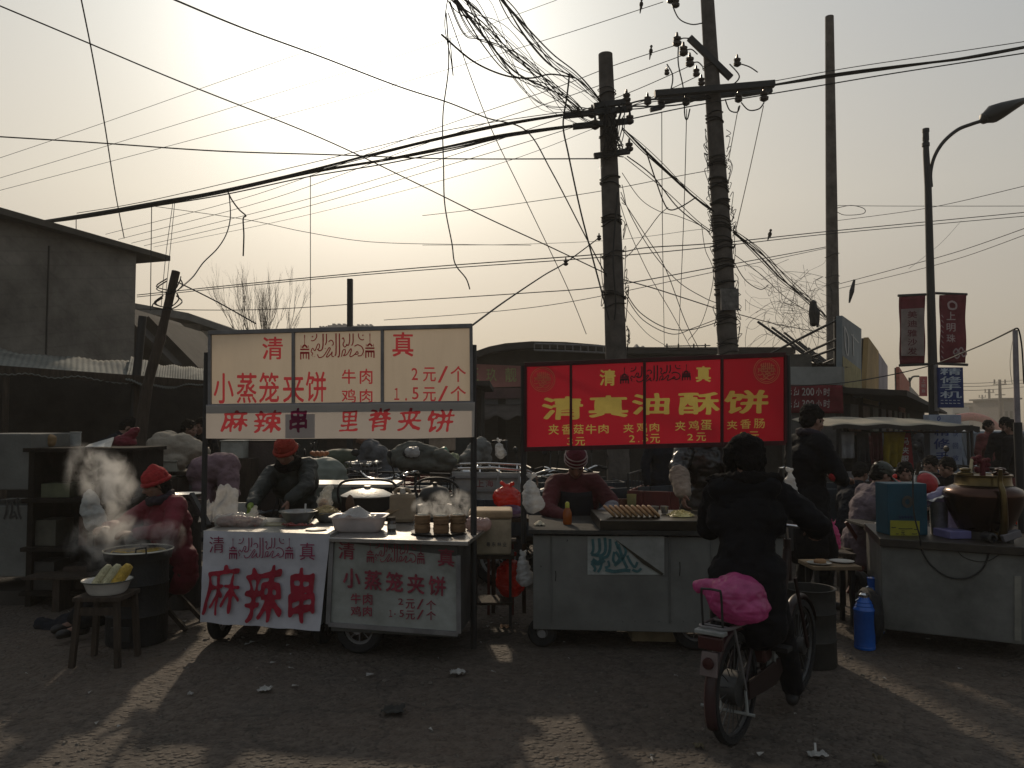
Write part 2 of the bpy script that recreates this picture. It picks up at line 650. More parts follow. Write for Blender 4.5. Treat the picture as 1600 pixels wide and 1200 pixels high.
# ================================================================ the ground
def ground():
	m = bpy.data.materials.new('worn_asphalt')
	m.use_nodes = True
	t = m.node_tree
	b = t.nodes['Principled BSDF']
	co = t.nodes.new('ShaderNodeTexCoord')

	def noi(sc, det=8, ro=0.6):
		n = t.nodes.new('ShaderNodeTexNoise')
		n.inputs['Scale'].default_value, n.inputs['Detail'].default_value, n.inputs['Roughness'].default_value = sc, det, ro
		t.links.new(co.outputs['Object'], n.inputs['Vector'])
		return n

	def mix(f, a, bb, mode='MIX'):
		x = t.nodes.new('ShaderNodeMix')
		x.data_type, x.blend_type = 'RGBA', mode
		for s_, v in ((0, f), (6, a), (7, bb)):
			if isinstance(v, tuple):
				x.inputs[s_].default_value = (*v, 1)
			elif isinstance(v, float):
				x.inputs[s_].default_value = v
			else:
				t.links.new(v, x.inputs[s_])
		return x.outputs[2]

	def ramp(src, p0, p1):
		r = t.nodes.new('ShaderNodeMapRange')
		r.inputs['From Min'].default_value, r.inputs['From Max'].default_value = p0, p1
		t.links.new(src, r.inputs['Value'])
		return r.outputs[0]
	big = ramp(noi(0.45).outputs['Fac'], 0.40, 0.66)
	mid = ramp(noi(3.2, 9, 0.7).outputs['Fac'], 0.35, 0.7)
	fine = ramp(noi(60, 4).outputs['Fac'], 0.3, 0.7)
	c = mix(big, (0.064, 0.054, 0.046), (0.122, 0.087, 0.063))
	c = mix(mid, c, (0.086, 0.067, 0.053))
	c = mix(fine, mix(0.5, c, (0.02, 0.018, 0.017)), c)
	stain = ramp(noi(0.9, 6, .6).outputs['Fac'], 0.57, 0.68)
	c = mix(stain, c, mix(0.6, c, (0.018, 0.016, 0.014)))
	vo = t.nodes.new('ShaderNodeTexVoronoi')
	vo.inputs['Scale'].default_value = 26
	t.links.new(co.outputs['Object'], vo.inputs['Vector'])
	stone = ramp(vo.outputs['Distance'], 0.22, 0.5)
	st2 = t.nodes.new('ShaderNodeSeparateColor')
	t.links.new(vo.outputs['Color'], st2.inputs[0])
	pick = ramp(st2.outputs[0], 0.55, 0.8)
	c = mix(0.35, c, mix(pick, c, (0.12, 0.1, 0.082)))
	ck = t.nodes.new('ShaderNodeTexVoronoi')       # old cracks between patches of asphalt
	ck.feature = 'DISTANCE_TO_EDGE'
	ck.inputs['Scale'].default_value = 0.8
	wv = t.nodes.new('ShaderNodeVectorMath')
	wv.operation = 'MULTIPLY_ADD'
	t.links.new(noi(2.5, 6).outputs['Color'], wv.inputs[0])
	wv.inputs[1].default_value = (.7, .7, 0)
	t.links.new(co.outputs['Object'], wv.inputs[2])
	t.links.new(wv.outputs[0], ck.inputs['Vector'])
	c = mix(ramp(ck.outputs['Distance'], 0.004, 0.014), mix(0.4, c, (0.016, 0.014, 0.012)), c)
	t.links.new(c, b.inputs['Base Color'])
	b.inputs['Roughness'].default_value = 0.82
	b.inputs['Specular IOR Level'].default_value = 0.25
	h = t.nodes.new('ShaderNodeMath')
	h.operation = 'MULTIPLY_ADD'
	t.links.new(stone, h.inputs[0])
	h.inputs[1].default_value = -0.6
	t.links.new(noi(14, 8).outputs['Fac'], h.inputs[2])
	bp = t.nodes.new('ShaderNodeBump')
	bp.inputs['Strength'].default_value, bp.inputs['Distance'].default_value = 0.95, 0.019
	t.links.new(h.outputs[0], bp.inputs['Height'])
	t.links.new(bp.outputs[0], b.inputs['Normal'])
	mb = MB()

	def gp(x, y):
		near = max(0.0, 1 - math.hypot(x, y - 6) / 14)
		return V((x, y, near * (0.012 * nz((x, y, 0), 0.9) + 0.007 * nz((x, y, 5), 2.6))))
	xs = [-2500, -400, -90, -40, -20] + [-12 + 0.25 * i for i in range(97)] + [20, 40, 90, 400, 2500]
	ys = [-60, -20, -6] + [0.25 * i for i in range(61)] + [20, 30, 50, 100, 300, 900, 3500]
	vs = [gp(x, y) for y in ys for x in xs]
	w = len(xs)
	fs = [(j * w + i, j * w + i + 1, (j + 1) * w + i + 1, (j + 1) * w + i) for j in range(len(ys) - 1) for i in range(w - 1)]
	o = mb.add(vs, fs).build('ground', m, smooth=60, base=(0, 0, 0))
	o['kind'] = 'structure'
	o['label'] = 'worn gravelly asphalt street with dust and stains'


ground()


def gravel():
	mb = MB()
	rg = np.random.default_rng(3)
	for i in range(5200):
		y = 2.6 + 4.4 * rg.random() ** 1.6
		x = (rg.random() * 2 - 1) * (0.7 * y + 0.4)
		s = 0.0035 + 0.011 * rg.random() ** 3
		if nz((x, y, 0), 0.8) + 0.25 < rg.random() * 0.9 - 0.2:
			continue
		r = Matrix.Rotation(rg.random() * 6.28, 3, 'Z')
		pts = [(-1, -.7, 0), (1, -.8, 0), (.9, .8, 0), (-.8, .9, 0), (-.5, -.4, .8), (.6, -.3, .65), (.4, .5, .8), (-.5, .4, .6)]
		pts = [r @ V((a + (rg.random() - .5) * .5, b_ + (rg.random() - .5) * .5, c)) * s + V((x, y, -0.001)) for a, b_, c in pts]
		mb.add(pts, [(0, 1, 5, 4), (1, 2, 6, 5), (2, 3, 7, 6), (3, 0, 4, 7), (4, 5, 6, 7)])
	o = mb.build('gravel', mat('gravel_stone', (0.11, 0.095, 0.08), rough=0.75, var=0.5, scale=30))
	tag(o, 'loose grey gravel scattered over the street', 'gravel', kind='stuff')


gravel()

# ================================================================ shared materials
M_CONC = mat('weathered_concrete', (0.10, 0.095, 0.085), rough=0.9, var=0.5, scale=3, bump=0.5, bscale=30)
M_POLE = mat('pole_concrete', (0.105, 0.09, 0.078), rough=0.85, var=0.45, scale=5, bump=0.5, bscale=45)
M_BLACK = mat('black_iron', (0.018, 0.017, 0.017), rough=0.55, var=0.3, spec=0.4)
M_RUB = mat('black_rubber', (0.015, 0.015, 0.016), rough=0.8, var=0.4, scale=20, bump=0.3)
M_WIRE = mat('cable_sheath', (0.02, 0.019, 0.018), rough=0.7, var=0.3)
M_PORC = mat('brown_porcelain', (0.05, 0.035, 0.03), rough=0.35, var=0.3)
M_WOODD = mat('dark_old_wood', (0.05, 0.035, 0.025), rough=0.85, var=0.5, scale=7, bump=0.5, stretch=(4, 4, 0.6))
M_WOOD = mat('pale_wood', (0.28, 0.2, 0.12), rough=0.8, var=0.4, scale=7, bump=0.3, stretch=(1, 6, 6))
M_STEEL = mat('scuffed_steel', (0.34, 0.34, 0.33), rough=0.38, metal=0.85, var=0.3, scale=8, bump=0.12, bscale=60)
M_DULL = mat('dull_galvanised', (0.30, 0.31, 0.30), rough=0.6, metal=0.35, var=0.35, scale=4, bump=0.15, bscale=25)
M_FRAME = mat('grey_angle_iron', (0.20, 0.19, 0.19), rough=0.6, metal=0.3, var=0.3)
M_WHITE = mat('white_plastic', (0.62, 0.61, 0.58), rough=0.45, var=0.12, trans=0.2)
M_ROOFD = mat('dark_tarred_roof', (0.045, 0.04, 0.037), rough=0.95, var=0.4, scale=2, bump=0.4)
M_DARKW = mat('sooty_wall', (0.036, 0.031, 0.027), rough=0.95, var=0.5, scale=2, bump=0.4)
M_RED = mat('red_paint', (0.36, 0.02, 0.025), rough=0.5, var=0.25)
M_CHROME = mat('chrome', (0.6, 0.6, 0.6), rough=0.15, metal=1.0, var=0.1)
M_GLASS = mat('dark_glass', (0.03, 0.035, 0.04), rough=0.1, var=0.1, spec=0.6)


def bare_tree(base, top, label, spread=1.0, seed=1, r0=0.12):
	rg = random.Random(seed)
	b = V(base)
	H = top - b.z
	root = thing('bare_tree', label, 'tree', b)
	tr, cr = MB(), MB()
	fork = b + V((0.1, 0, H * 0.35))
	tr.tube(spline([b - V((0, 0, .05)), b + V((0.06, 0, H * 0.18)), fork], 4), [r0 * (1 - 0.5 * i / 8) for i in range(9)], 8)

	def grow(p, d, L, r, lev):
		q = p + d * L * 0.5 + V((rg.uniform(-1, 1), rg.uniform(-1, 1), rg.uniform(0, 1))) * L * 0.06
		e = p + d * L + V((rg.uniform(-1, 1), rg.uniform(-1, 1), 0)) * L * 0.08
		cr.tube([p, q, e], [r * .8, r * 0.6, r * 0.42], 5 if lev < 2 else 3)
		if lev >= 5 or e.z > top + 0.3:
			return
		for k in range(rg.choice((2, 3, 3))):
			nd = (d + V((rg.uniform(-1, 1) * 0.62 * spread, rg.uniform(-1, 1) * 0.62 * spread, rg.uniform(-0.05, 0.5)))).normalized()
			grow(p.lerp(e, rg.uniform(0.55, 1.0)), nd, L * rg.uniform(0.6, 0.82), r * 0.56, lev + 1)
	for k in range(6):
		a = k * 1.05 + rg.random()
		grow(fork - V((0, 0, 0.1 * k)), V((math.cos(a) * 0.6 * spread, math.sin(a) * 0.6 * spread, 1)).normalized(), H * 0.27, r0 * 0.5, 0)
	mw = mat('bare_bark', (0.10, 0.08, 0.065), rough=0.9, var=0.4)
	tr.build('trunk', mw, root, smooth=50)
	cr.build('crown', mw, root, smooth=50)


# ================================================================ left concrete building
def left_building():
	t = thing('concrete_building', 'grey concrete block building with flat overhanging roof slab at left', 'building', P(213, 660, 15.0) * V((1, 1, 0)))
	c = P(213, 395, 15.0)                         # top of the near visible corner
	d = (P(213, 660, 15.0) - P(-40, 660, 12.0))
	d.z = 0
	d = d.normalized()
	n = V((d.y, -d.x, 0))                          # towards the street
	L = 9.0
	a = V((c.x, c.y, 0)) - d * L
	b = V((c.x, c.y, 0))
	zt = c.z - 0.02
	w = MB()
	w.prism([a, b, b - n * 6, a - n * 6], (0, 0, zt))
	m = mat('block_wall', (0.21, 0.19, 0.165), rough=0.92, var=0.55, scale=0.9, bump=0.4, bscale=18)
	tt = m.node_tree                              # courses of blocks
	bk = tt.nodes.new('ShaderNodeTexBrick')
	bk.inputs['Scale'].default_value = 1.0
	bk.inputs['Brick Width'].default_value, bk.inputs['Row Height'].default_value = 0.42, 0.2
	bk.inputs['Mortar Size'].default_value = 0.012
	bk.inputs['Color1'].default_value, bk.inputs['Color2'].default_value, bk.inputs['Mortar'].default_value = (1, 1, 1, 1), (.9, .9, .88, 1), (.75, .75, .75, 1)
	cc = tt.nodes.new('ShaderNodeTexCoord')
	mp = tt.nodes.new('ShaderNodeMapping')
	mp.inputs['Rotation'].default_value = (R(90), 0, R(30))
	tt.links.new(cc.outputs['Object'], mp.inputs[0])
	tt.links.new(mp.outputs[0], bk.inputs['Vector'])
	mx = tt.nodes.new('ShaderNodeMix')
	mx.data_type, mx.blend_type = 'RGBA', 'MULTIPLY'
	mx.inputs[0].default_value = 0.5
	bs = tt.nodes['Principled BSDF']
	src = bs.inputs['Base Color'].links[0].from_socket
	tt.links.new(src, mx.inputs[6])
	tt.links.new(bk.outputs['Color'], mx.inputs[7])
	tt.links.new(mx.outputs[2], bs.inputs['Base Color'])
	w.build('wall', m, t)
	r = MB()
	e = 0.5
	aa, bb = a - d * 0.3, b + d * 0.75
	r.prism([aa + n * e + V((0, 0, zt)), bb + n * e * 0.25 + V((0, 0, zt)), bb - n * 6.6 + V((0, 0, zt)), aa - n * 6.6 + V((0, 0, zt))], (0, 0, 0.1))
	r.build('roof', mat('roof_slab', (0.075, 0.065, 0.055), rough=0.9, var=0.4, scale=2, bump=0.3), t)
	j = MB()
	q = b - d * 1.9
	j.beam(q + n * 0.006 + V((0, 0, 2.0)), q + n * 0.006 + V((0, 0, zt - 0.25)), 0.03, 0.02)
	j.build('wall_joint', M_BLACK, t)
	s = MB()
	for k in range(2):
		q = b - d * (5.2 + 1.3 * k)
		s.beam(q + n * 0.03 + V((0, 0, 4.05 - .1 * k)), q + n * 0.03 + d * 1.5 + V((0, 0, 4.0 - .1 * k)), 0.05, 0.07)
	s.build('iron_bracket', M_WOODD, t)


left_building()


# ================================================================ sheet awning stall at left
def awning():
	t = thing('awning', 'long sagging sheet awning over the dark stall at left', 'awning', P(120, 660, 10.5) * V((1, 1, 0)))
	mm = mat('corrugated_sheet', (0.15, 0.155, 0.14), rough=0.95, var=0.4, scale=1.5, bump=0.25, bscale=12)

	def sheet(a, b, c, d, sag, nm):
		mb = MB()

		def fn(u, v):
			p = (V(a) * (1 - u) + V(b) * u) * (1 - v) + (V(c) * (1 - u) + V(d) * u) * v
			p.z += 0.007 * math.sin(u * 190) + 0.07 * nz((u * 3, v * 2, sag), 1.7) - 0.05 * math.sin(u * math.pi)
			return p
		mb.grid(fn, 160, 6)
		mb.build(nm, mm, t, smooth=60, solid=0.012)
	sheet(P(-90, 565, 9.4), P(222, 597, 9.8), P(-60, 534, 11.6), P(208, 566, 12.4), 0, 'roof_sheet')
	sheet(P(196, 594, 9.7), P(324, 597, 9.9), P(205, 556, 12.3), P(322, 574, 12.6), 2, 'roof_sheet')
	for px, y in ((10, 9.5), (214, 9.9)):
		q = P(px, 590, y)
		MB().tube([V((q.x, q.y, 0)), q], 0.035, 8).build('post', M_WOODD, t)
	be = MB()
	be.beam(P(-90, 571, 9.45), P(324, 601, 9.95), 0.06, 0.1)
	be.build('front_beam', M_WOODD, t)
	bw = MB()                                       # board wall at the back of the stall, open at the right
	bw.prism([V((-9, 12.0, 0)), V((-5.1, 13.6, 0)), V((-5.14, 13.7, 0)), V((-9, 12.1, 0))], (0, 0, 2.45))
	bw.build('back_wall', M_DARKW, t)
	bw = MB()
	bw.prism([V((-5.0, 13.5, 0)), V((-4.1, 14.4, 0)), V((-4.14, 14.5, 0)), V((-5.06, 13.6, 0))], (0, 0, 2.4))
	bw.build('back_wall', M_DARKW, t)


awning()


# ================================================================ houses, sheds and the arched hall behind
def house():
	t = thing('gabled_house', 'pale house with grey pitched roof behind the leaning pole', 'house', V((-8.6, 23.5, 0)))
	w = MB()
	x0, x1 = P(212, 560, 23).x, P(352, 560, 23).x
	ze, zr = P(330, 522, 23).z, P(240, 488, 23).z
	w.prism([(x0, 23, 0), (x1, 23, 0), (x1, 23, ze), (x0, 23, zr - 0.25)], (0, 6, 0))
	w.build('wall', mat('pale_render', (0.32, 0.31, 0.28), rough=0.9, var=0.3, scale=1.2), t)
	r = MB()
	r.prism([(x0 - .4, 22.5, zr + .05), (x1 - .9, 22.5, ze + .35), (x1 + .5, 22.5, ze - .12), (x1 + .5, 22.5, ze + .05), (x1 - .9, 22.5, ze + .55), (x0 - .4, 22.5, zr + .3)], (0, 7.2, 0))
	r.build('roof', mat('grey_roof', (0.15, 0.145, 0.135), rough=0.9, var=0.3, scale=2), t)
	f = MB()
	f.beam(P(255, 508, 22.95), P(315, 512, 22.95), 0.1, 0.18)
	f.build('cornice', mat('grey_roof', (0.2, 0.2, 0.2)), t)
	t2 = thing('dark_shed', 'dark lean-to shed with sloping roof behind the leaning pole', 'shed', P(260, 660, 17.5) * V((1, 1, 0)))
	s = MB()
	pts = [P(205, 600, 17), P(205, 512, 17), P(232, 494, 17), P(310, 574, 17), P(316, 600, 17)]
	pts[0].z = pts[-1].z = 0
	s.prism(pts, (0, 3, 0))
	s.build('wall', M_DARKW, t2)
	r = MB()
	r.beam(P(231, 493, 18.2), P(318, 580, 18.2), 3.4, 0.12)
	r.build('roof', M_ROOFD, t2)


house()
bare_tree((P(410, 660, 26).x, 26, 0), P(410, 432, 26).z, 'bare winter tree rising behind the cream menu board', .42, 5, 0.085)


def hall():
	t = thing('arched_hall', 'dark market hall with low arched roof behind the red sign', 'building', (3.0, 20, 0))
	Y = 20
	top = [(742, 556), (765, 548), (790, 543), (830, 540), (880, 541), (930, 545), (965, 549), (1232, 549)]
	pts = [P(742, 660, Y), *[P(x, y, Y) for x, y in top], P(1232, 660, Y)]
	pts[0].z = pts[-1].z = 0
	w = MB()
	w.prism(pts, (0, 9, 0))
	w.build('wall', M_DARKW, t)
	r = MB()
	for (a, b) in zip(top[:-1], top[1:]):
		p, q = P(*a, Y), P(*b, Y)
		r.prism([p + V((0, -.5, -.1)), q + V((0, -.5, -.1)), q + V((0, -.5, .06)), p + V((0, -.5, .06))], (0, 9.6, 0))
	r.build('roof', M_ROOFD, t)
	ra = MB()
	tp = [P(835 + 12 * i, 537 + 0.28 * i + 0.02 * i * i, Y - .6) for i in range(11)]
	lo = [p - V((0, 0, 0.16)) for p in tp]
	ra.tube(tp, 0.022, 5)
	ra.tube(lo, 0.022, 5)
	for p, q in zip(tp, lo):
		ra.tube([p, q], 0.015, 4)
	ra.build('railing', M_FRAME, t)
	# heap of sheeting and the wire rack on the flat roof
	h = MB()
	h.grid(lambda u, v: P(975 + 55 * u, 549, 19.6) + V((0, v * 1.2, 0.30 * math.sin(u * 3.1) * (0.6 + 0.6 * nz((u * 6, v * 3, 0))) * math.sin(0.3 + v * 2.6))), 24, 8)
	h.build('roof_sheeting', mat('grey_tarp', (0.12, 0.115, 0.11), rough=0.8, var=0.4, bump=.4), t, smooth=60)
	rk = MB()
	rk.tube([P(1038, 546, 19.5), P(1150, 545, 19.5)], 0.03, 6)
	rk.tube([P(1038, 541, 19.5), P(1110, 540, 19.5)], 0.015, 5)
	for x in (1042, 1060, 1084, 1102):
		rk.tube([P(x, 546, 19.5), P(x, 537, 19.5)], 0.02, 5)
	rk.build('roof_rack', M_BLACK, t)
	# sign board, shutters, doorway
	f = Face(P(740, 570, Y - .12), P(820, 572, Y - .12), P(740, 640, Y - .12))
	sb = MB()
	sb.prism([P(738, 569, Y - .02), P(835, 573, Y - .02), P(835, 604, Y - .02), P(738, 606, Y - .02)], (0, -0.1, 0))
	s = sb.build('sign_board', mat('faded_red_board', (0.33, 0.13, 0.11), rough=0.7, var=0.3, scale=1), t)
	le = MB()
	write(le, f, '玖', (760, 575, 776, 596), lift=0.01)
	write(le, f, '靓', (789, 574, 807, 597), lift=0.01)
	write(le, f, '王', (738, 575, 748, 595), lift=0.01)
	le.build('lettering', mat('faded_yellow_letters', (0.33, 0.32, 0.13), rough=0.6), s)
	sb = MB()
	sb.prism([P(738, 607, Y - .02), P(835, 606, Y - .02), P(835, 622, Y - .02), P(738, 624, Y - .02)], (0, -0.1, 0))
	sb.build('sign_board', mat('maroon_board', (0.10, 0.05, 0.05), rough=0.7, var=0.4, scale=3), t)
	for k, (x0, x1) in enumerate(((742, 778), (790, 824), (860, 920), (990, 1060))):
		d = MB()
		a, b = P(x0, 660, Y - .06), P(x1, 660, Y - .06)
		d.box(((a.x + b.x) / 2, Y - .04, 1.15), (b.x - a.x, 0.08, 2.3))
		d.build('shutter', mat('roll_shutter', (0.09, 0.085, 0.08), rough=0.7, var=0.3, scale=20, stretch=(0.2, 0.2, 6)), t)
	aw = MB()
	aw.grid(lambda u, v: V((P(738, 640, Y).x + 3.2 * u, Y - .1 - 1.3 * v, P(738, 632, Y).z - 0.35 * v + 0.06 * math.sin(u * 40) * v)), 40, 4)
	aw.build('canopy', mat('brown_tarp', (0.085, 0.07, 0.06), rough=0.85, var=0.5, scale=3, bump=.5), t, smooth=60, solid=.01)


hall()
t = thing('market_shed', 'long low dark shed closing the yard behind the parked tricycles', 'shed', (-2.4, 16.5, 0))
x0, x1 = P(340, 660, 16.5).x, P(752, 660, 16.5).x
zt = P(500, 606, 16.5).z
MB().box(((x0 + x1) / 2, 17.5, zt / 2), (x1 - x0, 2, zt)).build('wall', M_DARKW, t)
MB().box(((x0 + x1) / 2, 17.2, zt + .05), (x1 - x0 + .4, 3.2, .1)).build('roof', M_ROOFD, t)
for k in range(5):
	x = x0 + (x1 - x0) * (k + .5) / 5
	MB().box((x, 16.48, 1.0), (.9, .06, 2.0)).build('door', mat('shed_door_%d' % (k % 3), ((.05, .045, .04), (.03, .035, .035), (.06, .04, .03))[k % 3], var=.5, scale=4), t)
# far hazy block behind the board
mb = MB()
a, b = P(480, 660, 140), P(580, 660, 140)
for x0, x1, y in ((492, 512, 512), (512, 545, 508), (552, 578, 509)):
	p, q = P(x0, y, 140), P(x1, y, 140)
	mb.box(((p.x + q.x) / 2, 144, p.z / 2), (q.x - p.x, 8, p.z))
	for k in range(4):
		mb.box((p.x + (q.x - p.x) * (k + .5) / 4, 144, p.z + 0.3), ((q.x - p.x) / 8, 3, 0.6))
tag(mb.build('distant_building', mat('far_grey_block', (0.25, 0.25, 0.26), rough=0.9)), 'hazy far-off tower block just over the cream board', 'building')


# ================================================================ right-hand shops, hoardings, street
def shop_sign(name, label, cat, pts, m, thick=0.1, posts=True, group=None):
	"""A hoarding through four measured corners, with back struts down to the roof."""
	b = V(((pts[0].x + pts[1].x) / 2, (pts[0].y + pts[1].y) / 2, min(p.z for p in pts)))
	t = thing(name, label, cat, b, group=group)
	d = (pts[1] - pts[0])
	n = V((-d.y, d.x, 0)).normalized()
	MB().prism(pts, n * thick).build('panel', m, t)
	if posts:
		s = MB()
		for u in (0.05, 0.5, 0.95):
			p, q = pts[0].lerp(pts[1], u), pts[3].lerp(pts[2], u)
			s.beam(p + n * (thick + .03), q + n * (thick + .03), 0.06)
			s.tube([p.lerp(q, 0.15) + n * (thick + .04), q + n * 1.5], 0.025, 5)
		s.build('back_frame', M_BLACK, t)
	return t


def right_shops():
	t = thing('corner_shop', 'low shop with grey fascia board behind the red sign', 'shop', (6.2, 15.5, 0))
	Y = 14
	x0, x1 = P(1150, 600, Y).x, P(1317, 600, Y).x
	zt, zf = P(1250, 573, Y).z, P(1250, 601, Y).z
	w = MB()
	w.box(((x0 + x1) / 2, Y + 2.6, zf / 2), (x1 - x0, 5, zf))
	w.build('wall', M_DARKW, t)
	f = MB()
	f.box(((x0 + x1) / 2, Y + 2.55, (zt + zf) / 2), (x1 - x0 + .06, 5.1, zt - zf))
	f.build('fascia', mat('grey_blue_fascia', (0.26, 0.27, 0.26), rough=0.6, var=0.25, scale=2), t)
	p = MB()
	a = P(1240, 566, 14.2)
	p.box((a.x - .05, 14.4, zt + .12), (0.75, .4, .24))
	p.grid(lambda u, v: V((P(1246, 566, 14.3).x + 0.9 * u, 14.2 + v, zt + (0.2 - 0.19 * u) * (0.7 + 0.4 * nz((u * 5, v * 3, 0))))), 12, 5)
	p.build('parapet', M_CONC, t)
	for x in (1236, 1262, 1292):
		q = P(x, 650, Y)
		d = MB()
		d.box((q.x, Y + .02, 1.0), (0.28, .12, 2.0))
		d.build('door_panel', mat('door_grey', (0.09, 0.085, 0.08), var=.4), t)
	# maroon cloth with its writing hangs under the fascia
	b = thing('cloth_banner', 'maroon cloth banner with pale writing under the grey fascia', 'banner', P(1272, 645, 13.9))
	Yb = 13.88
	g = MB()
	A, B, C, D = P(1222, 645, Yb), P(1317, 646, Yb), P(1222, 601, Yb), P(1317, 602, Yb)
	g.grid(lambda u, v: (A * (1 - u) + B * u) * (1 - v) + (C * (1 - u) + D * u) * v + V((0, 0.02 * math.sin(u * 17 + v * 3), 0)), 40, 8)
	bo = g.build('cloth', mat('maroon_cloth', (0.20, 0.018, 0.03), rough=0.8, var=0.2, trans=0.3), b, smooth=60, solid=.006)
	fc = Face(P(1222, 645, Yb - .05), P(1317, 646, Yb - .05), P(1222, 601, Yb - .05))
	le = MB()
	for s_, x, y, wd_, hh in (('元', 1229, 606, 8, 11), ('包', 1240, 605, 10, 13), ('200', 1253, 606, 19, 12), ('小', 1275, 606, 9, 12), ('时', 1287, 606, 10, 13),
							  ('元', 1229, 626, 8, 11), ('包', 1240, 624, 10, 13), ('300', 1253, 625, 19, 12), ('小', 1275, 625, 9, 12), ('时', 1287, 624, 10, 13)):
		write(le, fc, s_, (x, y, x + wd_, y + hh))
	le.build('lettering', mat('pale_pink_paint', (0.42, 0.34, 0.33)), bo)

	# hoardings along the street
	h1 = shop_sign('roof_hoarding', 'grey blue and yellow hoarding nearest the tall bare pole', 'hoarding',
				   [P(1316, 603, 14.0), P(1346, 622, 16.2), P(1346, 514, 16.2), P(1316, 493, 14.0)], mat('grey_hoarding', (0.27, 0.31, 0.33), rough=0.6, var=.25, scale=1, trans=.3), group='hoardings on the shop roofs')
	fh = Face(P(1316, 603, 13.99), P(1346, 622, 16.19), P(1316, 493, 13.99))
	lo = MB()
	lo.add([fh.at(1317, 602, .01), fh.at(1345.5, 621, .01), fh.at(1345.5, 578, .01), fh.at(1317, 556, .01)], [(0, 1, 2, 3)])
	lo.build('lower_band', mat('yellow_hoarding', (0.42, 0.36, 0.16), rough=.6, trans=.3, var=.25), h1)
	wv = MB()
	stroke(wv, fh, [(1320, 510), (1321, 540), (1325, 556), (1326, 530), (1321, 512)], 1.2, lift=.012)
	stroke(wv, fh, [(1330, 522), (1337, 530), (1342, 536)], 1.2, lift=.012)
	stroke(wv, fh, [(1333, 522), (1334, 556)], 1.2, lift=.012)
	wv.build('lettering', mat('white_letters', (.6, .6, .58)), h1)
	shop_sign('roof_hoarding', 'ochre yellow hoarding second along the shop roofs', 'hoarding',
			  [P(1352, 630, 17.6), P(1373, 634, 20.5), P(1373, 549, 20.5), P(1357, 527, 17.6)], mat('ochre_hoarding', (0.46, 0.33, 0.15), rough=.6, trans=.35, var=.25, scale=1), group='hoardings on the shop roofs')
	shop_sign('roof_hoarding', 'pale lilac hoarding third along the shop roofs', 'hoarding',
			  [P(1373.5, 632, 20.8), P(1387, 630, 25), P(1387, 572, 25), P(1373.5, 551, 20.8)], mat('lilac_hoarding', (0.42, 0.38, 0.42), rough=.6, trans=.35, var=.25, scale=1), group='hoardings on the shop roofs')
	shop_sign('shop_board', 'small blue board low past the lilac hoarding', 'sign',
			  [P(1385, 637, 27), P(1405, 638, 32), P(1405, 617, 32), P(1385, 615, 27)], mat('blue_board', (0.12, 0.16, 0.30), rough=.6), posts=False)
	shop_sign('roof_hoarding', 'narrow salmon red hoarding farthest along the shop roofs', 'hoarding',
			  [P(1407, 652, 27), P(1421, 655, 33), P(1421, 598, 33), P(1405, 573, 27)], mat('salmon_hoarding', (0.5, 0.18, 0.13), rough=.6, trans=.35), group='hoardings on the shop roofs')
	shop_sign('shop_board', 'pale upright board past the salmon red hoarding', 'sign',
			  [P(1422, 656, 36), P(1436, 658, 44), P(1436, 618, 44), P(1423, 604, 36)], mat('pale_board', (0.45, 0.42, 0.38), rough=.6, trans=.3), posts=False)
	# struts from the tall pole out to the first hoarding
	st = MB()
	for a, b in (((1150, 580), (1316, 496)), ((1240, 560), (1316, 526)), ((1256, 562), (1316, 541)), ((1278, 572), (1316, 556)), ((1288, 578), (1316, 571))):
		st.tube([P(*a, 14.6), P(*b, 14.05)], 0.024, 5)
	tag(st.build('scaffold_struts', M_BLACK), 'slanting iron struts bracing the nearest hoarding', 'struts')
	# row of shops along the street behind the canopy
	rw = thing('shop_row', 'row of low dark shopfronts receding along the street', 'shops', (8.5, 17, 0))
	A, Bp = V((x1, Y + .2, 0)), V((P(1445, 660, 44).x, 44, 0))
	dd = (Bp - A).normalized()
	nn = V((dd.y, -dd.x, 0))
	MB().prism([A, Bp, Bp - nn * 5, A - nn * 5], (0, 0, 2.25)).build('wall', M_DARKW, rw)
	MB().prism([A + nn * 1.1 + V((0, 0, 2.05)), Bp + nn * 1.1 + V((0, 0, 2.05)), Bp - nn * 5 + V((0, 0, 2.5)), A - nn * 5 + V((0, 0, 2.5))], (0, 0, 0.1)).build('roof', M_ROOFD, rw)
	for k in range(9):
		q = A + dd * (0.8 + 2.1 * k)
		o_ = MB()
		o_.beam(q + nn * .05 + V((0, 0, 1.0)), q + dd * 1.3 + nn * .05 + V((0, 0, 1.0)), 0.1, 1.9)
		o_.build('shopfront', mat(('shop_front_a', 'shop_front_b', 'shop_front_c')[k % 3], ((.05, .05, .06), (.10, .06, .05), (.06, .08, .07))[k % 3], var=.6, scale=3), rw)


right_shops()


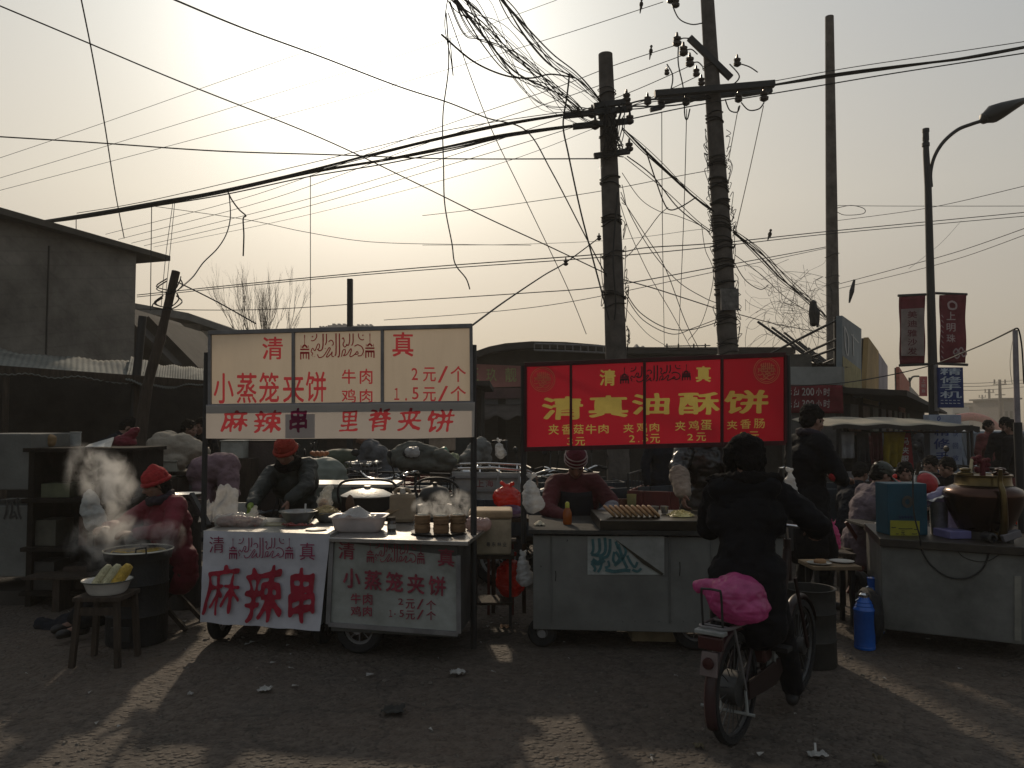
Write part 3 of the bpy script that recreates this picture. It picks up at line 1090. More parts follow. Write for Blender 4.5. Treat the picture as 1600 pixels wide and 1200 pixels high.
def far_street():
	g = mat('far_pole_concrete', (0.12, 0.10, 0.09))
	for i, (px, yt, Y) in enumerate(((1564, 593, 120), (1547, 608, 160), (1536, 617, 210), (1527, 625, 250))):
		t = thing('utility_pole', 'tiny far utility pole, %s of the row fading down the street' % ('nearest', 'second', 'third', 'farthest')[i], 'utility pole', (P(px, 660, Y).x, Y, 0), group='far utility poles')
		z = P(px, yt, Y).z
		MB().tube([(P(px, 660, Y).x, Y, 0), (P(px, 660, Y).x, Y, z)], [0.3, 0.2], 7).build('post', g, t)
		c = MB()
		for dz, w in ((0.7, 2.0), (2.3, 1.5)):
			c.beam((P(px, 660, Y).x - w / 2, Y, z - dz), (P(px, 660, Y).x + w / 2, Y, z - dz), .12)
		for k in (-1, 0, 1):
			c.box((P(px, 660, Y).x + k * .8, Y, z - .3), (.16, .16, .6))
		c.build('crossarm', g, t)
	specs = [((1488, 631, 1532, 662), 170, (0.25, 0.27, 0.28), 'wide pale flat-roofed far building beside the blue phone sign'),
			 ((1540, 646, 1562, 668), 260, (0.3, 0.3, 0.3), 'low grey building far down the street beyond the pink arch'),
			 ((1555, 634, 1564, 665), 140, (0.13, 0.12, 0.12), 'narrow dark chimney-like block far down the street'),
			 ((1568, 624, 1592, 668), 120, (0.2, 0.18, 0.17), 'two-storey far house with canopy beside the right-hand post')]
	for (x0, y0, x1, y1), Y, c, lab in specs:
		a, b = P(x0, y0, Y), P(x1, y1, Y)
		t = thing('distant_building', lab, 'building', ((a.x + b.x) / 2, Y + 4, 0))
		MB().box(((a.x + b.x) / 2, Y + 4, a.z / 2), (b.x - a.x, 8, a.z)).build('wall', mat('far_wall_%d' % Y, c, rough=.9), t)
		MB().box(((a.x + b.x) / 2, Y + 4, a.z + .1), (b.x - a.x + .8, 8.8, .25)).build('roof', mat('far_roof', (.14, .13, .12)), t)
		w = MB()
		for k in range(3):
			w.box((a.x + (b.x - a.x) * (k + .5) / 3, Y - .02, a.z * .55), ((b.x - a.x) * .16, .1, a.z * .2))
		w.build('window', M_GLASS, t)
	# inflatable arch over the road
	ar = MB()
	Y = 100
	q = [P(1466, 690, Y)] + [P(x, y, Y) for x, y in ((1468, 672), (1476, 662), (1495, 654), (1520, 651), (1543, 657), (1557, 668), (1562, 676))] + [P(1563, 690, Y)]
	q[0].z = q[-1].z = 0
	ar.tube(spline(q, 5), 0.5, 10)
	tag(ar.build('inflatable_arch', mat('pink_inflatable', (0.5, 0.16, 0.15), rough=.5, trans=.3), smooth=60), 'faded pink inflatable arch spanning the far road', 'arch')


far_street()


# ================================================================ poles, lamp, wires
def util_pole(label, pts, rads, wraps, seed, group='concrete utility poles'):
	b = V((pts[0].x, pts[0].y, 0))
	t = thing('utility_pole', label, 'utility pole', b, group=group)
	MB().tube(pts, rads, 18).build('post', M_POLE, t, smooth=50)
	rg = random.Random(seed)
	for (f, n) in wraps:
		w = MB()
		for k in range(n):
			u = f + rg.uniform(-.012, .012)
			i = min(int(u * (len(pts) - 1)), len(pts) - 2)
			p = pts[i].lerp(pts[i + 1], u * (len(pts) - 1) - i)
			r = rads[i] * 1.06
			tl = rg.uniform(-.05, .05)
			w.tube([p + V((r * math.cos(a), r * math.sin(a), tl * math.cos(a) + .01 * math.sin(3 * a))) for a in [2 * math.pi * j / 14 for j in range(14)]], 0.006 + .005 * rg.random(), 4, closed=True)
		w.build('wire_wrap', M_WIRE, t)
	return t


def insulator(mb, p, s=1.0, m=None):
	return mb.lathe([(.018 * s, -.02 * s), (.05 * s, 0), (.055 * s, .03 * s), (.025 * s, .045 * s), (.045 * s, .06 * s), (.05 * s, .085 * s), (.02 * s, .1 * s), (.012 * s, .15 * s)], p, 9, m)


YA, YB, YC = 11.0, 12.0, 18.0
ptsA = [P(968, 842, YA), P(964, 600, YA), P(957, 380, YA), P(951, 230, YA), P(946, 85, YA)]
ptsA[0].z = -0.05
radA = [.165, .152, .135, .12, .1]
pa = util_pole('leaning stout concrete pole rising left of the red sign with cut-off top', ptsA, radA, [(.28, 3), (.40, 4), (.48, 2), (.56, 5), (.66, 3), (.78, 2), (.84, 5), (.9, 2)], 1)
ptsB = [P(1156, 826, YB), P(1138, 560, YB), P(1129, 380, YB), P(1119, 230, YB), P(1104, -20, YB), P(1098, -120, YB)]
ptsB[0].z = -0.05
radB = [.165, .15, .14, .125, .10, .09]
pb = util_pole('leaning concrete pole wrapped in wires rising behind the middle of the red sign', ptsB, radB, [(.22, 4), (.27, 6), (.32, 6), (.36, 8), (.40, 8), (.44, 8), (.48, 6), (.52, 8), (.57, 6), (.63, 3), (.7, 2)], 2)
ptsC = [P(1303, 772, YC), P(1302, 570, YC), P(1299, 300, YC), P(1296, 26, YC)]
ptsC[0].z = -0.05
pc = util_pole('tall plain tapered concrete pole with bare top right of the red sign', ptsC, [.165, .145, .125, .095], [(.42, 1), (.5, 2), (.55, 1)], 3)
# fittings of pole A
a = MB()
for y, x0, x1, s in ((163, 928, 978, -4), (178, 880, 985, -8), (195, 895, 985, -6), (241, 928, 984, -5)):
	a.beam(P(x0, y + 3, YA - .12), P(x1, y + s, YA - .12), .07, .07)
a.build('crossarm', M_BLACK, pa)
for x, y in ((979, 158), (982, 172), (984, 192), (983, 235), (925, 182), (930, 200)):
	insulator(MB(), P(x, y, YA - .12), 1.1).build('insulator', M_PORC, pa)
n_ = MB()
for k in range(16):
	rr = random.Random(k)
	p = [P(946 + rr.uniform(-6, 30), 160 + rr.uniform(0, 90), YA - .16 - rr.uniform(0, .1)) for _ in range(4)]
	n_.tube(spline(p, 4), 0.008, 4)
n_.build('wire_tangle', M_WIRE, pa)['kind'] = 'stuff'
# fittings of pole B
a = MB()
a.beam(P(1023, 147, YB - .2), P(1210, 131, YB - .2), .10, .09)
a.beam(P(1028, 158, YB + .16), P(1206, 141, YB + .16), .08, .07)
a.beam(P(1077, 59, YB - .1), P(1142, 122, YB - .1), .07, .09)
a.beam(P(1016, 172, YB - .2), P(1034, 168, YB - .2), .07, .05)
a.build('crossarm', M_BLACK, pb)
for x, y, s in ((1058, 70, 1.5), (1068, 85, 1.5), (1078, 102, 1.5), (1088, 118, 1.2), (1096, 132, 1.2), (1152, 102, 1.3), (1012, 162, 1.3), (1033, 168, 1.3), (1072, 163, 1.3), (1154, 158, 1.3), (1194, 156, 1.5), (1042, 116, .9), (1048, 3, 1.3), (1056, 10, 1.3)):
	insulator(MB(), P(x, y, YB - .2), s * .85).build('insulator', M_PORC, pb)
j_ = MB()
for q in (((1058, 66), (1066, 60), (1077, 60)), ((1068, 80), (1080, 77), (1090, 85)), ((1078, 100), (1090, 97), (1098, 104)), ((1048, 0), (1060, 28), (1080, 38), (1098, 36)),
		  ((1042, 100), (1051, 118), (1048, 140), (1040, 150)), ((1140, 100), (1155, 118), (1148, 130), (1138, 132)), ((1133, 155), (1140, 172), (1152, 175), (1156, 165)), ((1158, 160), (1170, 172), (1186, 170), (1194, 160)),
		  ((1150, 98), (1170, 104), (1184, 113)), ((1060, 72), (1060, 100), (1068, 140), (1070, 180), (1074, 186), (1078, 170))):
	j_.tube(spline([P(*p, YB - .22) for p in q], 6), .010, 4)
j_.build('jumper_wire', M_WIRE, pb)
bx = MB()
bx.box(P(1140, 468, YB - .19), (.26, .06, .32))
bx.build('notice_plate', mat('peeling_notice', (.15, .14, .13), var=.5, scale=12), pb)
w_ = MB()
for k in range(60):
	rr = random.Random(100 + k)
	u = rr.uniform(.24, .62)
	f = u * 5
	ii = int(f)
	c0 = ptsB[ii].lerp(ptsB[ii + 1], f - ii)
	sd = rr.choice((-1, 1))
	w_.tube(spline([c0 + V((sd * (.145), -.05, 0)), c0 + V((sd * (.17 + .05 * rr.random()), -.07, rr.uniform(-.1, .1))), c0 + V((sd * .15, -.06, rr.uniform(-.35, .2)))], 4), .006, 3)
w_.build('loose_wire', M_WIRE, pb)['kind'] = 'stuff'
w_ = MB()
for k in range(26):
	rr = random.Random(300 + k)
	u = rr.uniform(.12, .62)
	f = u * 4
	ii = int(f)
	c0 = ptsA[ii].lerp(ptsA[ii + 1], f - ii)
	sd = rr.choice((-1, 1, 1))
	w_.tube(spline([c0 + V((sd * .145, -.05, 0)), c0 + V((sd * (.17 + .03 * rr.random()), -.07, rr.uniform(-.1, .1))), c0 + V((sd * .15, -.06, rr.uniform(-.5, .3)))], 4), .006, 3)
w_.build('loose_wire', M_WIRE, pa)['kind'] = 'stuff'

# leaning wooden pole and short black ones at left
t = thing('wooden_pole', 'leaning rough wooden pole at left with wire loops round its top', 'pole', P(222, 790, 9.2) * V((1, 1, 0)))
tp = [P(205, 815, 9.2), P(224, 640, 9.4), P(250, 530, 9.5), P(275, 424, 9.6)]
tp[0].z = 0
MB().tube(spline(tp, 4), [.07] * 5 + [.06] * 4 + [.05] * 4, 10).build('post', M_WOODD, t, smooth=50)
w_ = MB()
for k in range(5):
	rr = random.Random(k)
	p = tp[2].lerp(tp[3], rr.uniform(.55, .9))
	w_.tube(spline([p + V((-.06, -.05, 0)), p + V((-.14 - .05 * rr.random(), -.06, -.1)), p + V((.02, -.08, -.15)), p + V((.13 * rr.random() + .06, -.02, -.05)), p + V((.06, .05, .04))], 4), .008, 4)
w_.build('wire_loop', M_WIRE, t)
t = thing('wooden_pole', 'short thin black post beside the leaning wooden pole', 'pole', P(206, 790, 10.0) * V((1, 1, 0)))
tp = [P(199, 806, 10.0), P(212, 600, 10.0), P(223, 494, 10.0)]
tp[0].z = 0
MB().tube(tp, [.06, .055, .05], 8).build('post', M_BLACK, t, smooth=50)
t = thing('square_post', 'plain dark square post sticking up behind the cream board', 'post', P(547, 760, 13) * V((1, 1, 0)))
q, e = P(547, 760, 13), P(547, 436, 13)
MB().beam((q.x, 13, 0), (e.x, 13, e.z), .085).build('post', M_BLACK, t)


# street lamp with two banners
def lamp():
	Y = 13.0
	b = P(1460, 660, Y)
	t = thing('street_lamp', 'tall curved-arm street lamp carrying two upright banners', 'street lamp', (b.x, Y, 0))
	tp = [V((b.x, Y, 0)), P(1459, 640, Y), P(1450, 290, Y), P(1447, 240, Y), P(1446, 203, Y)]
	MB().tube(tp, [.09, .075, .055, .05, .04], 12).build('post', M_BLACK, t, smooth=50)
	f = MB()
	for y, r in ((204, .055), (211, .05), (217, .052), (226, .06)):
		q = P(1446.5, y, Y)
		f.lathe([(.01, -.04), (r, -.03), (r, .03), (.01, .04)], q, 12)
	f.build('finial', M_BLACK, t, smooth=50)
	ar = spline([P(x, y, Y) for x, y in ((1455, 292), (1454, 270), (1460, 245), (1474, 222), (1496, 203), (1518, 194), (1534, 189))], 6)
	MB().tube(ar, .03, 8).build('arm', M_BLACK, t, smooth=50)
	h = MB()
	ax = (P(1600, 158, Y) - P(1532, 189, Y))
	L = ax.length
	ax.normalize()
	up = V((-ax.z, 0, ax.x))
	prof = [(0, .03, .03), (.06, .10, .10), (.12, .07, .11), (.28, .17, .17), (.45, .2, .15), (.7, .18, .1), (.92, .12, .06), (1.05, .03, .02)]
	p0 = P(1532, 189, Y)
	vs, fs = [], []
	for u, wd_, hh in prof:
		c = p0 + ax * (u * L * 1.05)
		for k in range(12):
			an = 2 * math.pi * k / 12
			hz = hh * math.sin(an)
			vs.append(c + V((0, 1, 0)) * wd_ * math.cos(an) + up * (hz if hz > 0 else hz * .75))
	for i in range(len(prof) - 1):
		for k in range(12):
			fs.append((i * 12 + k, i * 12 + (k + 1) % 12, (i + 1) * 12 + (k + 1) % 12, (i + 1) * 12 + k))
	h.add(vs, fs)
	h.build('lamp_head', mat('lamp_grey', (.03, .03, .03), rough=.5), t, smooth=40)
	br = MB()
	for y, x0, x1 in ((461, 1403, 1447), (459, 1461, 1511), (570, 1405, 1450), (569, 1463, 1512)):
		br.tube([P(x0, y + (1 if x0 < 1450 else -1), Y), P(x1, y - (1 if x0 < 1450 else -1), Y)], .022, 6)
	br.build('bracket', M_BLACK, t)
	for k, (c, lab, panel) in enumerate((((1405, 463, 1445, 569), 'lamp banner with pale panel and dark column of writing', 1), ((1468, 461, 1509, 567), 'plum red lamp banner with pale column of writing', 0))):
		x0, y0, x1, y1 = c
		bn = thing('lamp_banner', lab, 'banner', P((x0 + x1) / 2, y1, Y), group='banners on the street lamp')
		A, B, C, D = P(x0 + 1, y1, Y), P(x1, y1, Y), P(x0, y0 + 1 - k, Y), P(x1, y0 - 1, Y)
		g = MB()
		g.grid(lambda u, v: (A * (1 - u) + B * u) * (1 - v) + (C * (1 - u) + D * u) * v + V((0, .015 * math.sin(v * 9 + u * 2), 0)), 8, 20)
		bo = g.build('cloth', mat('plum_cloth', (.20, .035, .05), rough=.7, var=.2, trans=.35), bn, smooth=60, solid=.008)
		fc = Face(A - V((0, .04, 0)), B - V((0, .04, 0)), C - V((0, .04, 0)))
		le = MB()
		if panel:
			pn = MB()
			pn.add([fc.at(1408, 556), fc.at(1444, 556), fc.at(1444, 481), fc.at(1408, 483)], [(0, 1, 2, 3)])
			pn.build('pale_panel', mat('pale_cloth_print', (.33, .27, .25), rough=.7, trans=.35), bo)
			for s_, y in zip('美迪雅沙发', (486, 500, 515, 529, 543)):
				write(le, fc, s_, (1418, y, 1433, y + 11), lift=.006)
			le.build('lettering', mat('plum_print', (.13, .03, .04)), bo)
		else:
			for s_, y in zip('上明珠', (487, 505, 522)):
				write(le, fc, s_, (1479, y, 1493, y + 13))
			stroke(le, fc, [(1482, 474), (1488, 471), (1494, 475), (1493, 482), (1484, 482)], 3, closed=True)
			for y0_ in range(492, 560, 8):
				stroke(le, fc, [(1471, y0_), (1474, y0_ + 4)], 1)
			for (xa, ya) in ((1492, 556), (1498, 548), (1503, 553), (1490, 550)):
				stroke(le, fc, [(xa, ya), (xa + 4, ya - 5), (xa + 7, ya), (xa + 3, ya + 4)], 2.2, closed=True)
			le.build('lettering', mat('pale_print', (.40, .28, .28)), bo)


lamp()
t = thing('street_lamp', 'small far street lamp with one red banner', 'street lamp', (P(1449, 660, 42).x, 42, 0))
x = P(1449, 660, 42).x
MB().tube([(P(1424, 660, 42).x, 42, 0), P(1421, 590, 42)], [.1, .06], 6).build('post', M_BLACK, t)
MB().tube(spline([P(1421, 597, 42), P(1426, 589, 42), P(1436, 588, 42)], 4), .05, 5).build('arm', M_BLACK, t)
MB().prism([P(1437, 619, 42), P(1449, 619, 42), P(1449, 588, 42), P(1437, 588, 42)], (0, .05, 0)).build('cloth', mat('far_red_cloth', (.42, .06, .08), trans=.3), t)
le = MB()
fc = Face(P(1437, 619, 41.95), P(1449, 619, 41.95), P(1437, 588, 41.95))
for k, s_ in enumerate('上明珠'):
	write(le, fc, s_, (1440, 592 + 8 * k, 1446, 598 + 8 * k))
le.build('lettering', mat('pale_print', (.40, .28, .28)), t)

# ---------------------------------------------------------------- overhead wires
NW = 0


def wire(pts, label, r=.006, group='single overhead wires', strands=1, spread=.03, name='overhead_cable', k=8, seed=0):
	global NW
	NW += 1
	q = spline([P(*p) for p in pts], k)
	mb = MB()
	for s_ in range(strands):
		if strands == 1:
			mb.tube(q, r, 5)
		else:
			rr = random.Random(seed * 50 + s_)
			ph, fr, am = rr.uniform(0, 6.3), rr.uniform(.2, 1.1), spread * rr.uniform(.3, 1)
			n = len(q)
			mb.tube([p + V((am * .3 * math.sin(ph * 2 + fr * 6 * i / n), am * math.cos(ph + fr * 6 * i / n), am * math.sin(ph + fr * 7 * i / n))) * min(1, .35 + 4 * (i / n) * (1 - i / n)) for i, p in enumerate(q)], r * rr.uniform(.6, 1.3), 5)
	return tag(mb.build(name, M_WIRE, smooth=60), label, 'cable', group)


GB = 'thick cable bundles'
wire([(930, 172, 10.9), (800, 192, 11.2), (700, 213, 11.5), (590, 240, 11.9), (480, 268, 12.3), (350, 298, 12.7), (230, 320, 13.1), (120, 338, 13.5), (40, 350, 13.9)], 'upper thick cable bundle sweeping from the stout pole down to the concrete building roof', .009, GB, 7, .035, seed=1)
wire([(905, 195, 10.9), (790, 212, 11.2), (700, 232, 11.5), (600, 252, 11.9), (480, 272, 12.3), (350, 300, 12.7), (240, 319, 13.1), (120, 340, 13.5), (50, 349, 13.9)], 'lower thick cable bundle sagging under the upper one towards the building roof', .008, GB, 7, .045, seed=2)
wire([(930, 168, 10.9), (700, 203, 11.5), (480, 256, 12.3), (240, 312, 13.1), (120, 333, 13.5)], 'thin messenger wire stretched just above the thick bundle to the building', .006)
wire([(700, -10, 6.0), (745, 35, 7.2), (800, 98, 8.8), (860, 140, 10.2), (908, 176, 10.8)], 'fan of black cables dropping from the top edge left of the stout pole', .005, GB, 13, .24, seed=3)
wire([(712, -10, 6.0), (770, 60, 7.5), (830, 125, 9.2), (880, 160, 10.4), (940, 190, 10.9)], 'looser second fan of black cables beneath the first one', .004, GB, 11, .30, seed=9)
wire([(778, -10, 6.2), (812, 40, 7.5), (860, 95, 9.2), (900, 125, 10.2), (938, 160, 10.9)], 'tight cable sheaf descending straight to the stout pole head', .007, GB, 8, .11, seed=4)
wire([(900, 122, 10.2), (862, 116, 9.8), (830, 122, 9.2), (790, 118, 8.6), (740, 96, 8), (690, 54, 7.4)], 'slack looping cable hanging across the cable fans', .010)
wire([(890, 115, 10.2), (886, 150, 10.4), (880, 195, 10.5), (888, 240, 10.6), (905, 320, 10.7), (920, 380, 10.8), (936, 440, 10.8), (952, 500, 10.8)], 'black drop cable running down just left of the stout pole', .012)
wire([(972, 200, 11), (1005, 232, 11.2), (1045, 268, 11.5), (1085, 305, 11.7), (1116, 330, 11.8)], 'heavy cable bundle slung between the two leaning poles', .008, GB, 6, .05, seed=5)
wire([(1146, 362, 11.9), (1190, 402, 12.6), (1225, 436, 13.3), (1262, 466, 14.2), (1292, 496, 15)], 'shaggy cable bundle falling from the wrapped pole to the shop roofs', .007, GB, 8, .11, seed=6)
wire([(1206, 133, 11.9), (1300, 119, 11.6), (1400, 106, 11.3), (1500, 92, 11), (1620, 70, 10.6)], 'thick twisted cable leaving the crossarm for the right edge', .011, GB, 4, .04, seed=7)
wire([(1180, 132, 11.9), (1320, 107, 11.5), (1460, 86, 11), (1620, 62, 10.6)], 'thin wire above the twisted cable at upper right', .006)
wire([(1160, 154, 11.9), (1280, 134, 11.5), (1400, 114, 11.2), (1620, 80, 10.6)], 'medium wire below the twisted cable at upper right', .009)
wire([(975, 168, 11), (1030, 160, 11.5), (1075, 155, 11.8), (1110, 150, 11.9)], 'bunched cables bridging the stout pole and the crossarm', .010, GB, 5, .08, seed=8)
wire([(985, 186, 11), (1060, 170, 11.5), (1140, 155, 11.9), (1206, 144, 11.9)], 'straight cable running under the long crossarm', .009)
wire([(-10, 5, 8), (140, 68, 8.5), (280, 127, 9), (500, 215, 9.6), (650, 286, 10), (760, 340, 10.3), (860, 386, 10.6), (948, 428, 10.9)], 'heavy single wire crossing the whole left sky to the stout pole', .008)
wire([(262, -5, 7), (380, 44, 8), (500, 88, 8.7), (620, 134, 9.3), (700, 160, 9.8), (760, 184, 10), (822, 204, 10.3), (862, 268, 10.5), (910, 360, 10.8), (948, 432, 10.9)], 'wire from the upper left that bends down near the stout pole', .009)
wire([(-10, 213, 10), (150, 223, 10.2), (340, 236, 10.4), (525, 242, 10.6), (700, 248, 10.8), (935, 248, 10.9)], 'nearly level wire across the left sky to the stout pole', .009)
wire([(126, -5, 8), (145, 90, 8.6), (163, 192, 9.5), (180, 300, 11.5), (194, 372, 13)], 'steep wire dropping from the top edge to the building roof', .008)
for k, (pp, nm) in enumerate((([(-10, 250, 20), (150, 196, 20), (340, 129, 20), (500, 73, 20), (560, 52, 20)], 'highest'), ([(-10, 281, 20), (180, 224, 20), (420, 150, 20), (660, 75, 19), (870, 0, 18)], 'middle'), ([(-10, 300, 20), (200, 245, 20), (500, 165, 19), (660, 120, 18), (860, 60, 15), (1036, 3, 12)], 'lowest'))):
	wire(pp, 'thin faint wire slanting across the left sky, %s of the three' % nm, .006)
for k, (pp, nm) in enumerate((([(165, 366, 22), (400, 304, 19), (660, 208, 16), (860, 140, 14), (960, 102, 13), (1058, 70, 11.9)], 'first'), ([(185, 374, 22), (420, 312, 19), (660, 226, 16), (860, 160, 14), (980, 118, 13), (1068, 86, 11.9)], 'second'),
							  ([(205, 380, 22), (440, 322, 19), (660, 258, 16), (860, 190, 14), (980, 146, 13), (1078, 103, 11.9)], 'third'), ([(225, 384, 22), (460, 328, 19), (700, 258, 16), (880, 204, 14), (1000, 160, 13), (1088, 120, 11.9)], 'fourth'))):
	wire(pp, 'thin line wire tied to the wrapped pole, %s insulator from the top' % nm, .0065)
wire([(240, 386, 22), (480, 336, 19), (760, 262, 16), (930, 200, 14)], 'thin faint wire lowest of the slanting lines behind the bundle', .005)
wire([(697, 20, 9), (701, 100, 9), (692, 180, 9), (693, 260, 9.1), (695, 320, 9.2), (706, 380, 9.3), (711, 412, 9.3), (728, 435, 9.3), (734, 452, 9.3)], 'crooked loose wire dangling in the middle of the sky', .008)
wire([(700, -5, 9), (695, 40, 9), (704, 90, 9), (708, 118, 9), (703, 60, 9)], 'short frayed wire end dangling beside the crooked loose wire', .006)
wire([(700, 20, 8), (760, 184, 9.2), (820, 310, 10), (885, 446, 11), (916, 522, 12)], 'thin straight wire running down steeply across the middle sky', .0055)
wire([(485, 274, 12.3), (485, 400, 12.2), (485, 512, 12)], 'vertical wire hanging from the bundle to the cream board', .006)
wire([(237, 320, 13.1), (236, 400, 12.8), (235, 485, 12.4)], 'vertical wire hanging from the bundle beside the building corner', .007)
wire([(270, 318, 12.9), (259, 400, 12.6), (252, 478, 12.2)], 'left of two close wires hanging behind the leaning wooden pole', .005)
wire([(273, 316, 12.9), (265, 400, 12.6), (258, 470, 12.2)], 'right of two close wires hanging behind the leaning wooden pole', .005)
wire([(119, 340, 13.4), (119, 358, 13.4)], 'stub of wire hanging on the building roof edge', .007)
wire([(355, 297, 12.7), (362, 312, 12.7), (374, 328, 12.7), (384, 337, 12.7), (380, 342, 12.7), (381, 368, 12.7), (380, 400, 12.7)], 'short thick cable with a box end dangling under the bundle', .012)
wire([(358, 304, 12.7), (360, 338, 12.4), (354, 365, 12), (340, 388, 11.5), (318, 410, 11), (302, 432, 10.4), (282, 450, 9.7)], 'wavy service wire from the bundle down to the leaning wooden pole', .009)
wire([(238, 322, 13), (330, 335, 13), (400, 346, 13), (480, 363, 13), (580, 378, 13), (720, 382, 13), (830, 383, 13)], 'slack light wire under the bundle in the left middle sky', .005)
wire([(278, 441, 9.6), (340, 472, 9.3), (400, 506, 9)], 'stay wire from the leaning wooden pole towards the cream board', .008)
wire([(214, 461, 15), (320, 450, 14), (450, 437, 13), (660, 418, 12), (940, 397, 11), (1010, 387, 11.4), (1130, 379, 12), (1310, 360, 14), (1620, 330, 16)], 'long level wire passing both leaning poles, upper of a pair', .008)
wire([(214, 464, 15), (450, 440, 13), (660, 422, 12), (940, 402, 11), (1130, 384, 12), (1310, 364, 14), (1620, 336, 16)], 'long level wire passing both leaning poles, lower of a pair', .007)
wire([(214, 483, 16), (400, 484, 16), (600, 472, 15), (820, 458, 13), (950, 447, 12), (1120, 417, 13), (1290, 386, 17)], 'wire rising gently from the concrete building to the tall bare pole', .008)
wire([(600, 500, 16), (760, 488, 15), (900, 470, 14), (1120, 424, 13.5), (1290, 388, 17)], 'thin second wire just under the one rising to the bare pole', .006)
wire([(660, 337, 16), (760, 325, 15), (930, 300, 14), (1050, 277, 13), (1110, 266, 12)], 'wire from the left middle sky tied to the wrapped pole', .006)
wire([(660, 383, 18), (800, 382, 18), (960, 375, 18), (1080, 360, 17), (1100, 358, 17)], 'faint wavy wire behind the two leaning poles', .005)
wire([(738, 508, 5.75), (790, 470, 7.3), (850, 430, 9), (884, 410, 9.8), (938, 370, 10.9)], 'guy wire from the cream board corner up to the stout pole', .008)
for q, l_ in (((884, 410, 9.8), 'middle of the guy wire'), ((936, 371, 10.85), 'upper end of the guy wire at the stout pole')):
	tag(insulator(MB(), P(*q) - V((0, 0, .03)), .6).build('strain_insulator', M_PORC), 'dark strain insulator threaded on the ' + l_, 'insulator')
for k, (pp, nm) in enumerate((([(1034, 175, 11.8), (1035, 350, 13), (1038, 540, 19)], 'left crossarm'), ([(1073, 170, 11.8), (1068, 350, 13), (1060, 538, 19)], 'middle crossarm'), ([(1154, 166, 11.8), (1144, 220, 12), (1138, 252, 12)], 'inner right crossarm'), ([(1193, 165, 11.8), (1172, 262, 12), (1149, 362, 12)], 'outer right crossarm'))):
	wire(pp, 'drop wire from the %s insulator' % nm, .0065)
# tangle of house wires between the leaning poles
tg = [([(980, 244, 11), (1020, 275, 11.2), (1060, 325, 11.6), (1108, 362, 11.9)], 'slack wire from the lower arm of the stout pole to the wrapped pole', .009),
	  ([(976, 246, 11), (1040, 298, 11.5), (1090, 345, 11.8), (1120, 366, 11.9)], 'straighter wire beside the slack one from the lower arm', .006),
	  ([(1008, 232, 11.2), (1024, 280, 11.3), (1038, 318, 11.4), (1048, 328, 11.5), (1066, 322, 11.6), (1088, 308, 11.7)], 'deep hanging loop below the heavy cable bundle', .010),
	  ([(972, 270, 11), (1000, 310, 11.2), (1030, 330, 11.4), (1060, 338, 11.6), (1100, 356, 11.8), (1118, 380, 11.9)], 'wavy thin wire curling beneath the hanging loop', .005),
	  ([(970, 300, 11), (990, 345, 11.2), (1020, 395, 11.4), (1060, 440, 11.6), (1100, 465, 11.8), (1122, 474, 11.9)], 'curved wire sinking from mid stout pole to the notice plate', .006),
	  ([(970, 308, 11), (1010, 370, 11.3), (1040, 420, 11.5), (1070, 500, 12), (1092, 545, 12.4)], 'steep wire fanning from mid stout pole to the hall roof', .006),
	  ([(968, 315, 11), (985, 365, 11.2), (1015, 430, 11.5), (1050, 490, 12), (1080, 545, 12.5)], 'second steep wire fanning beside it to the hall roof', .005),
	  ([(974, 437, 11), (1020, 450, 11.3), (1070, 466, 11.6), (1122, 483, 11.9)], 'straight stay wire joining the poles above the red sign', .008),
	  ([(977, 456, 11), (1000, 488, 11.2), (1040, 512, 11.5), (1080, 515, 11.7), (1120, 504, 11.9)], 'deep swag of wire between the poles, upper of two', .007),
	  ([(977, 462, 11), (1005, 500, 11.2), (1050, 522, 11.5), (1085, 512, 11.7), (1122, 498, 11.9)], 'deep swag of wire between the poles, lower of two', .006),
	  ([(978, 402, 11), (990, 390, 11.1), (1012, 360, 11.2), (1030, 336, 11.3), (1044, 324, 11.4)], 'curling wire climbing from the stout pole to the hanging loop', .006),
	  ([(976, 480, 11), (1010, 520, 11.5), (1040, 540, 12)], 'faint wire drooping to the hall roof beside the stout pole', .004),
	  ([(1096, 350, 11.8), (1102, 390, 11.9), (1115, 430, 11.9), (1098, 500, 12.2), (1075, 532, 12.5)], 'kinked wire trailing left of the wrapped pole', .005),
	  ([(960, 500, 10.8), (962, 470, 10.8), (958, 400, 10.8), (965, 300, 10.85)], 'riser cable fixed up the front of the stout pole', .012),
	  ([(1147, 410, 12), (1165, 438, 12.4), (1188, 452, 12.8), (1200, 446, 13)], 'dangling wire loop right of the wrapped pole', .007),
	  ([(1148, 398, 12), (1190, 430, 12.8), (1235, 470, 13.6), (1290, 500, 15)], 'thin wire running under the shaggy bundle', .006),
	  ([(1150, 490, 12), (1220, 508, 13), (1290, 520, 15)], 'taut wire from the wrapped pole to the bare pole', .007)]
for pp, lab, r in tg:
	wire(pp, lab, r)
